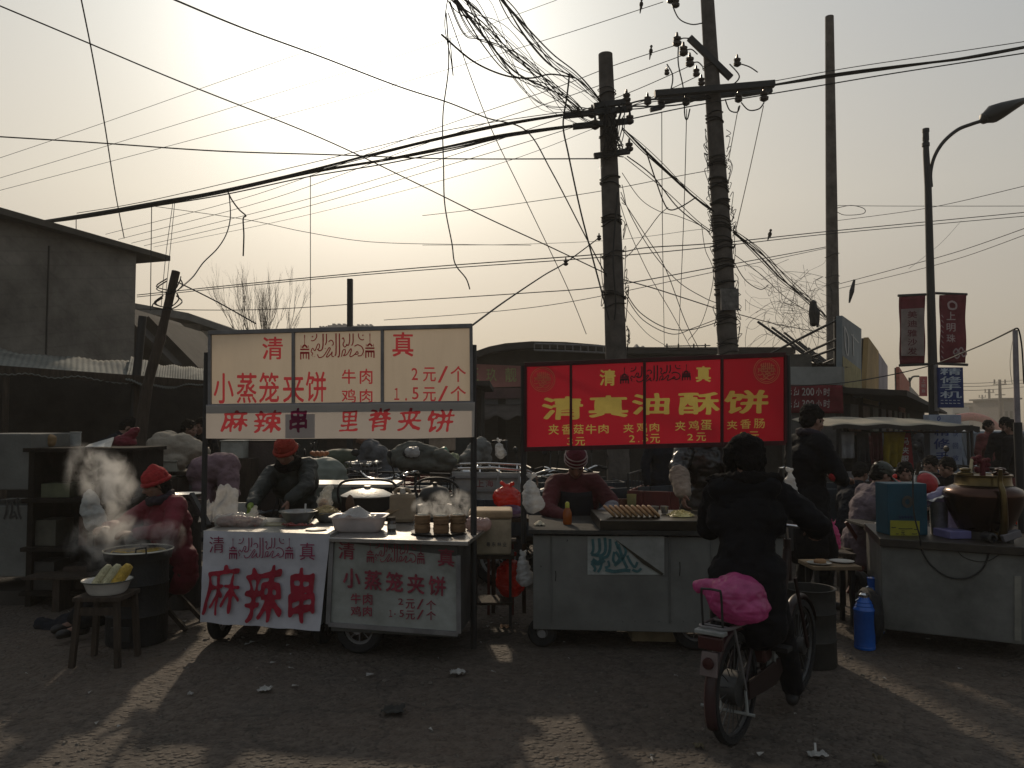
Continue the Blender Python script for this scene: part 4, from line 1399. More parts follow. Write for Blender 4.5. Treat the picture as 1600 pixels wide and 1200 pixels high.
# bird's nest of thin wires over the shop
mb = MB()
rg = random.Random(11)
for k in range(80):
	p = V((rg.uniform(1195, 1292), rg.uniform(430, 520), rg.uniform(13, 15)))
	pts = [p]
	dx, dy = rg.uniform(-22, 22), rg.uniform(-14, 22)
	for j in range(4):
		p = p + V((dx + rg.uniform(-14, 14), dy + rg.uniform(-16, 16), rg.uniform(-.2, .2)))
		p.x = min(max(p.x, 1165), 1299)
		p.y = min(max(p.y, 395), 560)
		pts.append(p.copy())
	mb.tube(spline([P(*q) for q in pts], 5), rg.choice((.0025, .003, .004)), 3)
tag(mb.build('wire_tangle', M_WIRE), 'wild tangle of thin loose wires beside the bare pole', 'wires', kind='stuff')
jb = MB()
jb.lathe([(.03, -.25), (.07, -.2), (.085, 0), (.06, .18), (.02, .22)], P(1271, 488, 14), 8)
jb.lathe([(.02, -.22), (.04, -.1), (.05, .05), (.02, .12)], P(1277, 492, 14), 8)
tag(jb.build('junction_box', M_BLACK), 'black cable junction hanging in the wire tangle', 'junction box')
wire([(1308, 325, 18), (1330, 321, 17.5), (1350, 326, 17), (1348, 334, 17), (1320, 336, 17.8), (1306, 330, 18)], 'small wire loop on the side of the bare pole', .008)
wire([(1304, 321, 18), (1400, 322, 17), (1620, 322, 15)], 'level thin wire from the bare pole to the right edge', .006)
wire([(1306, 445, 18), (1400, 420, 17), (1500, 392, 16), (1620, 350, 14)], 'rising wire from mid bare pole to the right edge, upper one', .007)
wire([(1306, 452, 18), (1420, 425, 17), (1510, 400, 16), (1620, 360, 14)], 'rising wire from mid bare pole to the right edge, lower one', .006)
wire([(1306, 345, 18), (1450, 325, 16), (1620, 286, 13)], 'thin wire rising from the bare pole towards the lamp head', .006)
wire([(1200, 604, 12), (1320, 598, 12.4), (1440, 575, 12.8), (1520, 545, 10), (1586, 514, 7.2)], 'black wire swinging from the red sign past the lamp to the right-hand post', .009)
wire([(1502, 345, 22), (1470, 380, 20), (1420, 420, 18)], 'short thin slanting wire near the lamp post', .004)
for k, (y, lab) in enumerate(((596, 'upper'), (601, 'middle'), (607, 'lower'))):
	wire([(1505, y + 3, 110), (1545, y + 2, 120), (1620, y - 4, 135)], 'faint far street wire beside the far poles, %s of three' % lab, .045, k=4)
ch = MB()
for q in ((1331, 455, 14.1), (1516, 517, 30)):
	a, b = P(q[0] - 4, q[1] + 18, q[2]), P(q[0] + 4, q[1] - 18, q[2])
	if q[0] < 1400:
		ch.tube([a, a.lerp(b, .5), b], [.015, .045, .02], 6)
tag(ch.build('hanging_strip', M_BLACK), 'narrow dark strip of sheet standing up beside the bare pole', 'strip')


def bird(px, py, Y, lab):
	p = P(px, py, Y)
	s = .9
	o = blob('bird', [('e', p + V((0, 0, .06)) * s, (.035 * s, .055 * s, .05 * s)), ('e', p + V((0, -.05, .12)) * s, (.026 * s, .03 * s, .026 * s)), ('c', p + V((0, .05, .04)) * s, p + V((0, .13, -.03)) * s, .02 * s, .01 * s), ('c', p + V((0, -.075, .12)) * s, p + V((0, -.1, .115)) * s, .008 * s, .004 * s),
					 ('c', p + V((.012, 0, .03)) * s, p + V((.012, 0, -.015)) * s, .006, .006), ('c', p + V((-.012, 0, .03)) * s, p + V((-.012, 0, -.015)) * s, .006, .006)], .006, mat('sparrow_brown', (.04, .033, .028)), sm=1)
	tag(o, lab, 'bird', 'sparrows on the wires')


bird(1002, 12, 12.2, 'sparrow on the topmost thin wire left of the wrapped pole')
bird(1017, 85, 12.4, 'sparrow on the first insulator wire between the poles')
bird(1203, 371, 13, 'sparrow on the level wire right of the wrapped pole')


# ================================================================ painted writing shared by the stalls
MOTIF = [  # brush strokes of the prayer emblem between two mosques, in a 1032 x 365 field
	([(0, 222), (128, 222)], 22), ([(0, 270), (128, 270)], 30), ([(8, 265), (8, 362)], 18), ([(44, 265), (44, 350)], 15), ([(84, 265), (84, 350)], 15), ([(120, 265), (120, 362)], 18),
	([(30, 200), (45, 175), (62, 165), (80, 175), (95, 200)], 24), ([(62, 20), (62, 165)], 8), ([(12, 200), (12, 165)], 8), ([(112, 200), (112, 165)], 8), ([(62, 20), (62, 60)], 13),
	([(905, 205), (1032, 205)], 22), ([(905, 250), (1032, 250)], 30), ([(913, 245), (913, 340)], 18), ([(950, 245), (950, 330)], 15), ([(988, 245), (988, 330)], 15), ([(1026, 245), (1026, 340)], 18),
	([(935, 180), (950, 158), (968, 148), (985, 158), (1000, 180)], 24), ([(970, 0), (970, 150)], 8), ([(918, 185), (918, 148)], 8), ([(1020, 185), (1020, 148)], 8), ([(970, 0), (970, 35)], 13),
	([(225, 5), (230, 40), (212, 80), (180, 102), (150, 98)], 14), ([(160, 48), (182, 38)], 9), ([(172, 32), (174, 56)], 9),
	([(812, 0), (812, 40), (830, 75), (865, 90), (885, 80)], 14), ([(860, 30), (882, 22)], 9), ([(872, 14), (874, 38)], 9),
	([(318, 5), (318, 150), (305, 220), (270, 240), (245, 225)], 18), ([(365, 5), (365, 110), (350, 160)], 16), ([(498, 0), (498, 265), (480, 310)], 18), ([(545, 0), (545, 290), (520, 325)], 18), ([(688, 0), (688, 100), (670, 165), (640, 150)], 16), ([(735, 0), (735, 120), (715, 170)], 16),
	([(150, 255), (172, 205), (205, 240), (245, 150), (270, 160), (262, 205), (235, 225)], 13), ([(150, 260), (175, 275), (160, 310)], 12), ([(240, 290), (262, 335), (310, 325), (350, 280), (400, 200), (418, 215), (395, 260), (365, 320), (385, 325), (430, 280), (445, 255), (440, 310), (470, 325)], 14),
	([(395, 120), (420, 95), (450, 105), (462, 150), (440, 165)], 14), ([(582, 80), (600, 60), (612, 110), (595, 150), (620, 190), (655, 150)], 14), ([(575, 325), (592, 240), (625, 225), (625, 275), (600, 310), (650, 290), (700, 215), (712, 235), (690, 310), (710, 322), (760, 290), (792, 250), (805, 285), (765, 290)], 14),
	([(755, 180), (800, 158), (860, 190), (878, 250), (850, 305), (800, 312)], 15), ([(345, 205), (352, 215)], 12), ([(172, 322), (180, 324)], 10), ([(198, 322), (206, 324)], 10), ([(875, 300), (883, 302)], 10)]


def motif(mb, face, x0, y0, x1, y1, slope=0.0, lift=.003, bold=1.0):
	sx, sy = (x1 - x0) / 1032.0, (y1 - y0) / 365.0
	for pts, w in MOTIF:
		q = [(x0 + x * sx, y0 + y * sy + slope * x / 1032.0) for x, y in pts]
		stroke(mb, face, q, w * (sx + sy) * .5 * bold, lift, k=4)


def seal(mb, face, cx, cy, r):
	"""Round gold emblem of fine interlaced writing."""
	for rr, w in ((1.0, .055), (.87, .035)):
		stroke(mb, face, [(cx + r * rr * math.cos(a), cy + r * rr * math.sin(a)) for a in [2 * math.pi * i / 14 for i in range(14)]], r * w, k=3, closed=True)
	L = [((-.25, -.6), (-.25, .0)), ((-.1, -.62), (-.1, -.1)), ((.05, -.6), (.06, .05)), ((.2, -.62), (.2, -.05)), ((.36, -.55), (.36, .1)), ((.5, -.3), (.52, .15)), ((-.4, -.55), (-.38, .15))]
	L2 = [((-.4, .12), (-.1, .05), (.2, .12), (.55, .02)), ((-.45, -.15), (-.1, -.12), (.15, -.2), (.45, -.15)), ((-.7, .3), (-.5, .35), (-.3, .22)), ((-.3, .22), (-.2, .45), (0, .52), (.12, .4), (.0, .28), (-.15, .35), (-.25, .55)),
		  ((.12, .4), (.35, .35), (.55, .25), (.68, .3)), ((-.5, .6), (-.25, .68), (0, .6), (.2, .7), (.45, .55), (.55, .42)), ((-.68, -.2), (-.62, 0), (-.68, .15)), ((-.55, -.2), (-.5, .05)), ((.62, -.2), (.66, .1)), ((.6, -.35), (.45, -.42), (.3, -.35)), ((-.5, -.45), (-.3, -.3), (-.1, -.35)), ((-.1, .1), (0, .25), (.2, .2), (.3, .3))]
	for q in L + L2:
		stroke(mb, face, [(cx + x * r, cy + y * r) for x, y in q], r * .075, k=3)


def quadpt(c, u, v):
	return (c[0] * (1 - u) + c[1] * u) * (1 - v) + (c[2] * (1 - u) + c[3] * u) * v


def wheel(mb_t, mb_r, c, r, axis, w=.05, spokes=6):
	"""Tyre and spoked rim round the axis direction."""
	z = V(axis).normalized()
	x = z.orthogonal().normalized()
	y = z.cross(x)
	m = Matrix((x, y, z)).transposed()
	prof = [(r - w * .9, -w * .5), (r - w * .25, -w * .5), (r, -w * .22), (r, w * .22), (r - w * .25, w * .5), (r - w * .9, w * .5), (r - w * .9, -w * .5)]
	n = 28
	vs, fs = [], []
	for (a, b) in prof[:-1]:
		for k in range(n):
			t = 2 * math.pi * k / n
			vs.append(V(c) + m @ V((a * math.cos(t), a * math.sin(t), b)))
	q = len(prof) - 1
	for i in range(q):
		for k in range(n):
			fs.append((i * n + k, i * n + (k + 1) % n, ((i + 1) % q) * n + (k + 1) % n, ((i + 1) % q) * n + k))
	mb_t.add(vs, fs)
	mb_r.tube([V(c) + m @ V(((r - w * .95) * math.cos(t), (r - w * .95) * math.sin(t), 0)) for t in [2 * math.pi * k / 24 for k in range(24)]], w * .22, 6, closed=True)
	mb_r.lathe([(.001, -w * .8), (.03, -w * .8), (.03, w * .8), (.001, w * .8)], c, 10, m)
	for k in range(spokes):
		t = 2 * math.pi * k / spokes
		mb_r.tube([V(c), V(c) + m @ V(((r - w) * math.cos(t), (r - w) * math.sin(t), 0))], max(.003, w * .07), 4)


def add_wheel(parent, c, r, axis, w=.05, spokes=6, mr=None):
	a, b = MB(), MB()
	wheel(a, b, c, r, axis, w, spokes)
	t = a.build('wheel', M_RUB, parent, smooth=40)
	b.build('rim', mr or M_FRAME, t, smooth=40)
	return t


RED_INK = mat('red_ink', (0.40, 0.035, 0.045), rough=.6, var=.2, scale=12, trans=.5, tc=(.42, .045, .055))
RED_BRUSH = mat('crimson_brush_paint', (0.33, 0.012, 0.035), rough=.6, var=.25, scale=6, trans=.1)
GOLD = mat('yellow_ink', (0.50, 0.36, 0.07), rough=.5, var=.2, scale=12, trans=.5, tc=(.40, .315, .085))

# ---------------------------------------------------------------- cream menu board over the twin carts
YL, YR = 5.86, 5.62


def board_white():
	t = thing('menu_board', 'big cream board with red writing on posts over the twin carts', 'sign board', (P(530, 990, 5.75).x, 5.75, 0))
	A, B, C, D = P(328, 634, YL), P(737, 629, YR), P(329, 521, YL), P(736, 510, YR)
	f = Face(A, B, C)
	cream = mat('cream_sign_cloth', (0.55, 0.45, 0.34), rough=.7, var=.2, scale=2.2, stretch=(1.6, 1.6, .35), trans=.5, tc=(.47, .40, .325), bump=.15, bscale=5)
	fr = MB()
	for (a, b) in (((328, 634), (328, 521)), ((737, 629), (736, 510)), ((458.5, 632), (458.5, 517)), ((597.5, 630), (597.5, 514))):
		fr.beam(f.at(*a, .004), f.at(*b, .004), .022, .03)
	for (a, b) in (((326, 520), (738, 509)), ((326, 634.5), (739, 629.5))):
		fr.beam(f.at(*a, .006), f.at(*b, .006), .03, .03)
	fr.build('frame', M_FRAME, t, bevel=.002)
	po = MB()
	a = f.at(323, 551, -.03)
	po.tube([V((a.x, a.y, 0.8)), a], .021, 8)
	po.build('post', M_BLACK, t, smooth=40)
	po = MB()
	a = f.at(740, 539, -.03)
	b = P(741, 700, 5.3)
	po.tube([V((a.x + .005, a.y, .02)), a], .022, 8)
	po.build('post', M_BLACK, t, smooth=40)
	le, cut = MB(), []
	for s_, bx, bo in (('清', (410, 526, 442, 562), .022), ('真', (613, 519, 646, 557), .022)):
		write(le, f, s_, bx, bo, cut=cut)
	for i, s_ in enumerate('小蒸笼夹饼'):
		x = (334, 370, 405, 442, 478)[i]
		write(le, f, s_, (x, 583 - i * .6, x + (31, 31, 31, 33, 32)[i], 630.5 - i * .6), .014, cut=cut)
	for s_, bx in (('牛', (534, 577, 556, 600)), ('肉', (562, 576, 582, 600)), ('鸡', (534, 608, 556, 629)), ('肉', (562, 608, 582, 629)),
				   ('2', (643, 575, 653, 594)), ('元', (661, 574, 681, 596)), ('/', (684, 572, 700, 598)), ('个', (704, 572, 728, 597)),
				   ('１', (616, 606, 624, 625)), ('.', (633, 622, 636, 626)), ('5', (644, 605, 654, 624)), ('元', (661, 605, 681, 627)), ('/', (684, 603, 700, 628)), ('个', (704, 603, 728, 628))):
		write(le, f, s_, bx, 0 if s_ in '1./' else .014, cut=cut)
	le.build('lettering', RED_INK, t)
	cut_panel(f, [(329.5, 633), (736, 628), (735, 511.5), (329.5, 522)], cut).build('panel', cream, t)
	le = MB()
	motif(le, f, 469, 521, 585, 562)
	le.build('emblem', RED_INK, t)
	# white lower banner tied under the board
	A2, B2, C2, D2 = P(322, 685, YL - .05), P(741, 683, YR - .05), P(322, 634, YL - .05), P(742, 629, YR - .05)
	f2 = Face(A2, B2, C2)
	le, le2, cut = MB(), MB(), []
	for s_, bx in (('麻', (346, 641, 387, 675)), ('辣', (396, 641, 440, 676)), ('里', (531, 642, 560, 674)), ('脊', (576, 638, 611, 673)), ('夹', (622, 637, 658, 673)), ('饼', (668, 640, 709, 675))):
		write(le, f2, s_, bx, .024, shear=.10, warp=.05, cut=cut)
	write(le2, f2, '串', (452, 637, 480, 676), .034, warp=.04, cut=cut)
	ban = cut_panel(f2, [(322, 685), (420, 686), (530, 685), (640, 685.5), (741, 683), (742, 629), (322, 634)], cut).build('lower_banner', mat('white_banner_cloth', (0.58, 0.53, 0.48), rough=.75, var=.1, scale=2, trans=.45, tc=(.42, .37, .33), bump=.15, bscale=6), t)
	le.build('lettering', RED_INK, ban)
	le2.build('lettering', mat('purple_red_ink', (.20, .012, .06), rough=.6, trans=.4), ban)
	g = MB()
	g.add([f2.at(322, 645.5, -.012), f2.at(742, 641, -.012), f2.at(742, 628, -.012), f2.at(322, 632.5, -.012)], [(0, 1, 2, 3)])
	g.build('grey_strip', mat('grey_strip_cloth', (.33, .31, .33), rough=.8, var=.1), ban)
	g = MB()
	g.add([f2.at(446, 684, -.012), f2.at(492, 683.5, -.012), f2.at(492, 646, -.012), f2.at(446, 646.5, -.012)], [(0, 1, 2, 3)])
	g.build('mauve_patch', mat('mauve_patch', (.34, .28, .36), rough=.8, var=.15, trans=.3), ban)


board_white()


# ---------------------------------------------------------------- twin carts
def cloth_front(cs, m, parent, name, amp=.012, nu=40, nv=30, seed=0):
	n = (cs[1] - cs[0]).cross(cs[2] - cs[0]).normalized()
	if n.y > 0:
		n = -n
	mb = MB()
	mb.grid(lambda u, v: quadpt(cs, u, v) + n * (amp * (nz((u * 4, v * 3, seed)) + .5 * nz((u * 11, v * 9, seed + 3)) + .35)) + V((0, 0, .010 * nz((u * 7, seed, 0)) * (1 - v))), nu, nv)
	return mb.build(name, m, parent, smooth=70)


def cart_left():
	A, B, C, D = P(313, 972, 5.74), P(500, 986, 5.55), P(320, 829, 5.74), P(517, 834, 5.55)
	A.z, B.z = A.z, B.z
	f = Face(A, B, C)
	base = V(((A.x + B.x) / 2, 6.0, 0))
	t = thing('food_cart', 'food cart fronted by white cloth with big crimson brush writing', 'food cart', base)
	b = MB()
	back = V((0.06, .78, 0))
	q = [A + V((.02, .03, .06)), B + V((0, .03, .06)), B + V((.03, .03, .06)) + back, A + V((.02, .03, .06)) + back]
	for p in q:
		p.z = .2
	zt = C.z - .03
	b.prism(q, (0, 0, zt - .2))
	b.build('body', M_DULL, t, bevel=.004)
	tp = MB()
	q2 = [C + V((-.01, -.012, 0)), D + V((0.005, -.012, 0)), D + V((.02, .82, 0)), C + V((0, .82, 0))]
	for p in q2:
		p.z = C.z - .03
	tp.prism(q2, (0, 0, .03))
	tp.build('table_top', mat('worn_grey_tabletop', (.25, .24, .22), rough=.35, metal=.3, var=.4, scale=5, bump=.1), t, bevel=.003)
	cl = cloth_front((A, B, C + V((0, -.015, .002)), D + V((0, -.015, .002))), mat('white_cart_cloth', (.50, .49, .53), rough=.8, var=.16, scale=2.2, bump=.35, bscale=7), t, 'cloth', .006)
	le = MB()
	for s_, bx, bo in (('清', (327, 838, 350, 864), .004), ('真', (468, 848, 492, 875), .004)):
		write(le, f, s_, bx, bo, lift=.026)
	motif(le, f, 358, 839, 458, 874, slope=2, lift=.026)
	le.build('lettering', mat('dark_pink_ink', (.23, .02, .07), rough=.6, var=.2), cl)
	le = MB()
	write(le, f, '麻', (319, 882, 374, 962), .010, shear=.16, lift=.027, warp=.07)
	write(le, f, '辣', (381, 884, 441, 972), .012, shear=.10, lift=.027, warp=.07)
	write(le, f, '串', (450, 886, 492, 974), .030, shear=.02, lift=.027, warp=.05)
	le.build('lettering', RED_BRUSH, cl)
	ax = (B - A).normalized()
	n = V((ax.y, -ax.x, 0)).normalized()
	for u, dy, r in ((.07, .24, .15), (.95, .30, .15), (.15, .75, .19), (.9, .75, .19)):
		p = A.lerp(B, u) + V((0, dy, 0))
		add_wheel(t, V((p.x, p.y, r)), r, V((1, -.15, 0)), .07, 5)
	return t, C.z


def cart_right():
	A, B, C, D = P(516, 973, 5.56), P(714, 988, 5.38), P(523, 846, 5.56), P(713, 869, 5.38)
	f = Face(A, B, C)
	base = V(((A.x + B.x) / 2, 5.85, 0))
	t = thing('food_cart', 'food cart with grimy metal front listing steamed bun prices', 'food cart', base)
	zt = P(620, 843, 5.42).z
	a, b_ = V((A.x, A.y + .02, .16)), V((B.x, B.y + .02, .16))
	back = V((.10, .85, 0))
	bd = MB()
	bd.prism([a, b_, b_ + back, a + back], (0, 0, zt - .19))
	bd.build('body', mat('grimy_dark_panel', (.09, .09, .085), rough=.6, metal=.3, var=.5, scale=4), t, bevel=.004)
	tp = MB()
	l, r = P(514, 839, 5.5), P(731, 851, 5.32)
	q = [l, r, r + V((.13, .93, 0)), l + V((.05, .93, 0))]
	for p in q:
		p.z = zt - .028
	tp.prism(q, (0, 0, .028))
	tp.build('table_top', mat('bright_steel_tabletop', (.42, .41, .40), rough=.25, metal=.75, var=.25, scale=6, bump=.08, bscale=30), t, bevel=.003)
	m = mat('grimy_front_sheet', (.28, .29, .275), rough=.65, var=.35, scale=2.2, bump=.25, bscale=9, c2=(.15, .15, .13))
	fr = cloth_front((A, B, C, D), m, t, 'front_panel', .006, seed=5)
	le = MB()
	for s_, bx, sl in (('清', (529, 846, 554, 873), 2), ('真', (684, 856, 710, 884), 2)):
		write(le, f, s_, bx, .022, lift=.014, slope=sl)
	motif(le, f, 573, 846, 663, 879, slope=5, lift=.014)
	for i, s_ in enumerate('小蒸笼夹饼'):
		x = 536 + 33.4 * i
		write(le, f, s_, (x, 887 + 3 * i, x + 27, 918 + 3 * i), .026, lift=.014, slope=2)
	for s_, bx in (('牛', (548, 927, 564, 944)), ('肉', (567, 927, 582, 945)), ('鸡', (548, 947, 564, 963)), ('肉', (567, 947, 581, 963)), ('2', (622, 935, 630, 945)), ('元', (634, 936, 648, 951)), ('/', (651, 936, 662, 952)), ('个', (666, 938, 681, 953)), ('１', (608, 953, 613, 964)),
				   ('.', (616, 958, 618, 961)), ('5', (624, 953, 631, 964)), ('元', (634, 954, 648, 968)), ('/', (651, 953, 662, 968)), ('个', (666, 955, 681, 969))):
		write(le, f, s_, bx, 0 if s_ in '/.' else .02, lift=.014)
	le.build('lettering', mat('old_red_paint', (.22, .03, .05), rough=.7, var=.35, scale=14), fr)
	fm = MB()
	for x0, y0, x1, y1 in ((519, 842, 513, 974), (716, 868, 717, 989)):
		fm.beam(f.at(x0, y0, .004), f.at(x1, y1, .004), .03, .035)
	fm.beam(f.at(514, 975, .003), f.at(716, 990, .003), .03, .03)
	fm.build('frame', M_FRAME, t)
	for u, dy, r in ((.22, .09, .17), (.36, .5, .19), (.75, .55, .2)):
		p = A.lerp(B, u) + V((0, dy, 0))
		add_wheel(t, V((p.x, p.y, r)), r, V((.2, 1, 0)), .07, 8)
	return t, zt


CL, ZL = cart_left()
CR, ZR = cart_right()


# ---------------------------------------------------------------- red board and the grey griddle cart
def board_red():
	yl, yr = 5.95, 5.62
	A, B, C, D = P(822, 702, yl), P(1227, 692, yr), P(820, 570, yl), P(1227, 554, yr)
	f = Face(A, B, C)
	t = thing('menu_board', 'wide red board with yellow writing on posts over the grey cart', 'sign board', (P(1020, 990, 5.8).x, 5.8, 0))
	red = mat('red_sign_cloth', (0.34, 0.012, 0.022), rough=.6, var=.14, scale=1.2, trans=.6, tc=(.31, .013, .026), bump=.1, bscale=4)
	red2 = film('thin_red_backing', (.45, .03, .03), clear=.62)
	edge = lambda x, v: (702 - 10 * (x - 822) / 405) * (1 - v) + (570 - 16 * (x - 820) / 407) * v
	fr = MB()
	mf = mat('dark_red_angle_iron', (.06, .012, .014), rough=.6, metal=.2, var=.4)
	for x in (821, 892, 1007, 1128, 1227):
		fr.beam(f.at(x, edge(x, 0), .003), f.at(x, edge(x, 1), .003), .018, .03)
	for v in (0, 1):
		fr.beam(f.at(820, edge(820, v), .005), f.at(1228, edge(1228, v), .005), .022, .032)
	fr.build('frame', mf, t, bevel=.002)
	po = MB()
	for x, dz in ((818, .7), (1230, .7)):
		a = f.at(x, edge(x, 1) + 2, -.03)
		b = V((a.x, a.y, dz))
		p2 = MB()
		p2.tube([b, a], .022, 8)
		p2.build('post', M_BLACK, t, smooth=40)
	le, cut = MB(), []
	for s_, bx in (('清', (937, 577, 962, 603)), ('真', (1087, 572, 1111, 597))):
		write(le, f, s_, bx, .026, cut=cut)
	for i, (s_, bx) in enumerate((('清', (847, 620, 911, 656)), ('真', (919, 618, 981, 652)), ('油', (988, 615, 1046, 648)), ('酥', (1060, 613, 1124, 648)), ('饼', (1132, 610, 1201, 646)))):
		write(le, f, s_, bx, .036, warp=.03, cut=cut)
	x = 856
	for s_, bx in (('夹', (857, 663, 873, 679)), ('香', (878, 663, 892, 679)), ('菇', (896, 663, 912, 678)), ('牛', (915, 663, 932, 678)), ('肉', (935, 663, 951, 677)), ('3', (886, 684, 895, 695)), ('元', (899, 683, 914, 696)),
				   ('夹', (974, 662, 990, 676)), ('鸡', (995, 660, 1011, 676)), ('肉', (1015, 661, 1030, 674)), ('2', (983, 680, 992, 691)), ('.', (997, 689, 999, 691)), ('5', (1004, 679, 1013, 690)), ('元', (1016, 678, 1031, 692)),
				   ('夹', (1055, 658, 1071, 673)), ('鸡', (1076, 657, 1092, 672)), ('蛋', (1095, 656, 1112, 672)), ('2', (1074, 678, 1083, 688)), ('元', (1088, 676, 1103, 689)),
				   ('夹', (1136, 657, 1152, 671)), ('香', (1157, 655, 1173, 670)), ('肠', (1178, 654, 1195, 669)), ('2', (1156, 675, 1165, 686)), ('元', (1170, 674, 1186, 688))):
		write(le, f, s_, bx, .014, cut=cut)
	le.build('lettering', GOLD, t)
	cp = cut_panel(f, [(822, 702), (1128, 694.5), (1226.5, 692), (1226.5, 554), (821, 570)], cut)
	cp.build('panel', red, t)
	db = MB()
	db.add([f.at(1129, 693, -.02), f.at(1226, 690.5, -.02), f.at(1226, 556, -.02), f.at(1129, 559, -.02)], [(0, 1, 2, 3)])
	db.build('backing_sheet', red2, t)
	le = MB()
	seal(le, f, 848, 593, 19)
	seal(le, f, 1198, 579, 20)
	le.build('round_seal', mat('seal_gold', (.5, .2, .08), rough=.5), t)
	le = MB()
	motif(le, f, 969, 573, 1079, 600, slope=-4, bold=1.35)
	le.build('emblem', mat('near_black_ink', (.05, .012, .014), rough=.6), t)


board_red()


def cart_grey():
	A, B, C, D = P(833, 976, 5.70), P(1226, 975, 5.55), P(833, 832, 5.70), P(1226, 834, 5.55)
	f = Face(A, B, C)
	t = thing('food_cart', 'bare grey metal griddle cart with a torn white poster', 'food cart', ((A.x + B.x) / 2, 6.0, 0))
	bd = MB()
	a, b = V((A.x, A.y, .14)), V((B.x, B.y, .14))
	bd.prism([a, b, b + V((.05, .8, 0)), a + V((.03, .8, 0))], (0, 0, C.z - .16))
	sh = bd.build('body', mat('dull_grey_sheet', (.165, .165, .155), rough=.55, metal=.25, var=.3, scale=1.6, bump=.2, bscale=7), t, bevel=.005)
	s = MB()
	for x, y0, y1 in ((868, 892, 908), (1046, 896, 945), (1062, 878, 900), (886, 843, 846), (1011, 830, 836), (845, 884, 886)):
		stroke(s, f, [(x, y0), (x + .6, (y0 + y1) / 2), (x - .4, y1)], 1.3, lift=.004)
	s.build('scratch', M_BLACK, sh)
	s = MB()
	for x in (1046.5, 1112, 861):
		s.beam(f.at(x, 836, .004), f.at(x, 974, .004), .012, .006)
	for x0 in range(840, 1222, 19):
		for y in (837, 971):
			s.ball(f.at(x0, y, .003), .004, 6, 4)
	s.build('seam', mat('seam_grey', (.10, .10, .095), rough=.6), sh)
	tp = MB()
	q = [P(826, 831, 5.66), P(1230, 833, 5.51)]
	q += [q[1] + V((.05, .88, 0)), q[0] + V((.02, .88, 0))]
	for p in q:
		p.z = C.z - .005
	tp.prism(q, (0, 0, .03))
	tp.build('table_top', mat('dark_greasy_top', (.05, .047, .043), rough=.9, var=.4, spec=.1), t, bevel=.003)
	g = MB()
	a, b = P(938, 833, 5.62), P(1180, 833, 5.56)
	zt = P(1000, 812, 5.62).z
	h = zt - C.z - .03
	q = [V((a.x, a.y, C.z + .026)), V((b.x, b.y, C.z + .026)), V((b.x, b.y + .7, C.z + .026)), V((a.x, a.y + .7, C.z + .026))]
	g.prism(q, (0, 0, h))
	g.build('griddle', mat('oily_black_iron', (.03, .024, .016), rough=.35, metal=.3, var=.5), t, bevel=.006)
	po = thing('poster', 'torn white poster with teal Arabic script folded across its corner', 'poster', f.at(978, 899, .004))
	pm = mat('white_poster_paper', (.30, .31, .29), rough=.8, var=.2, scale=8, bump=.2)
	pp = MB()
	pp.grid(lambda u, v: f.at(918 + 120 * u, 898 - 60 * v, .004 + .004 * abs(nz((u * 3, v * 3, 0)))), 10, 6)
	pb_ = pp.build('sheet', pm, po, smooth=60)
	fl = MB()
	tri = [(955, 838), (1038, 838), (1038, 897)]
	fl.add([f.at(*tri[0], .016), f.at(*tri[1], .02), f.at(*tri[2], .014)], [(0, 1, 2)])
	fl.build('folded_flap', mat('paper_back', (.24, .24, .225), rough=.8, var=.2, scale=8), pb_)
	le = MB()
	for pts, w in (([(926, 842), (927, 858), (924, 866)], 4), ([(936, 841), (937, 860), (930, 868)], 4.5), ([(945, 840), (946, 860), (939, 868), (924, 866)], 4.5), ([(953, 842), (953, 858), (948, 870), (936, 872)], 4.5), ([(925, 875), (934, 880), (944, 874)], 8),
				   ([(924, 880), (930, 888), (928, 893)], 4), ([(940, 880), (938, 888), (934, 894)], 4), ([(950, 876), (952, 884), (945, 887)], 3.5), ([(946, 890), (960, 893), (975, 891), (985, 892)], 5.5), ([(960, 862), (958, 874), (962, 880), (968, 872), (962, 862)], 4), ([(966, 850), (972, 870), (980, 888)], 4.5),
				   ([(972, 848), (978, 862), (970, 876), (960, 884)], 4), ([(980, 868), (986, 880), (992, 886), (996, 878)], 4), ([(962, 846), (966, 858)], 4), ([(988, 890), (996, 893), (1002, 888)], 4)):
		stroke(le, f, pts, w, lift=.010)
	le.build('lettering', mat('teal_ink', (.045, .12, .13), rough=.7, var=.3, scale=20), pb_)
	cr = MB()
	cr.add([f.at(956, 838, .012), f.at(963, 838, .012), f.at(1038, 896, .012), f.at(1034, 899, .012), f.at(1005, 881, .012)], [(0, 1, 2, 3, 4)])
	cr.build('tear', mat('dark_tear', (.035, .03, .02), rough=.8), pb_)
	for px, Y, r in ((847, 5.77, .105), (1083, 5.69, .165)):
		add_wheel(t, V((P(px, 660, Y).x, Y, r)), r, V((.15, 1, 0)), .07, 5)
	for px, Y, r in ((872, 6.45, .1), (1200, 6.4, .17)):
		add_wheel(t, V((P(px, 660, Y).x, Y, r)), r, V((1, .2, 0)), .07, 5)
	return C.z + .026, zt


ZG, ZGT = cart_grey()


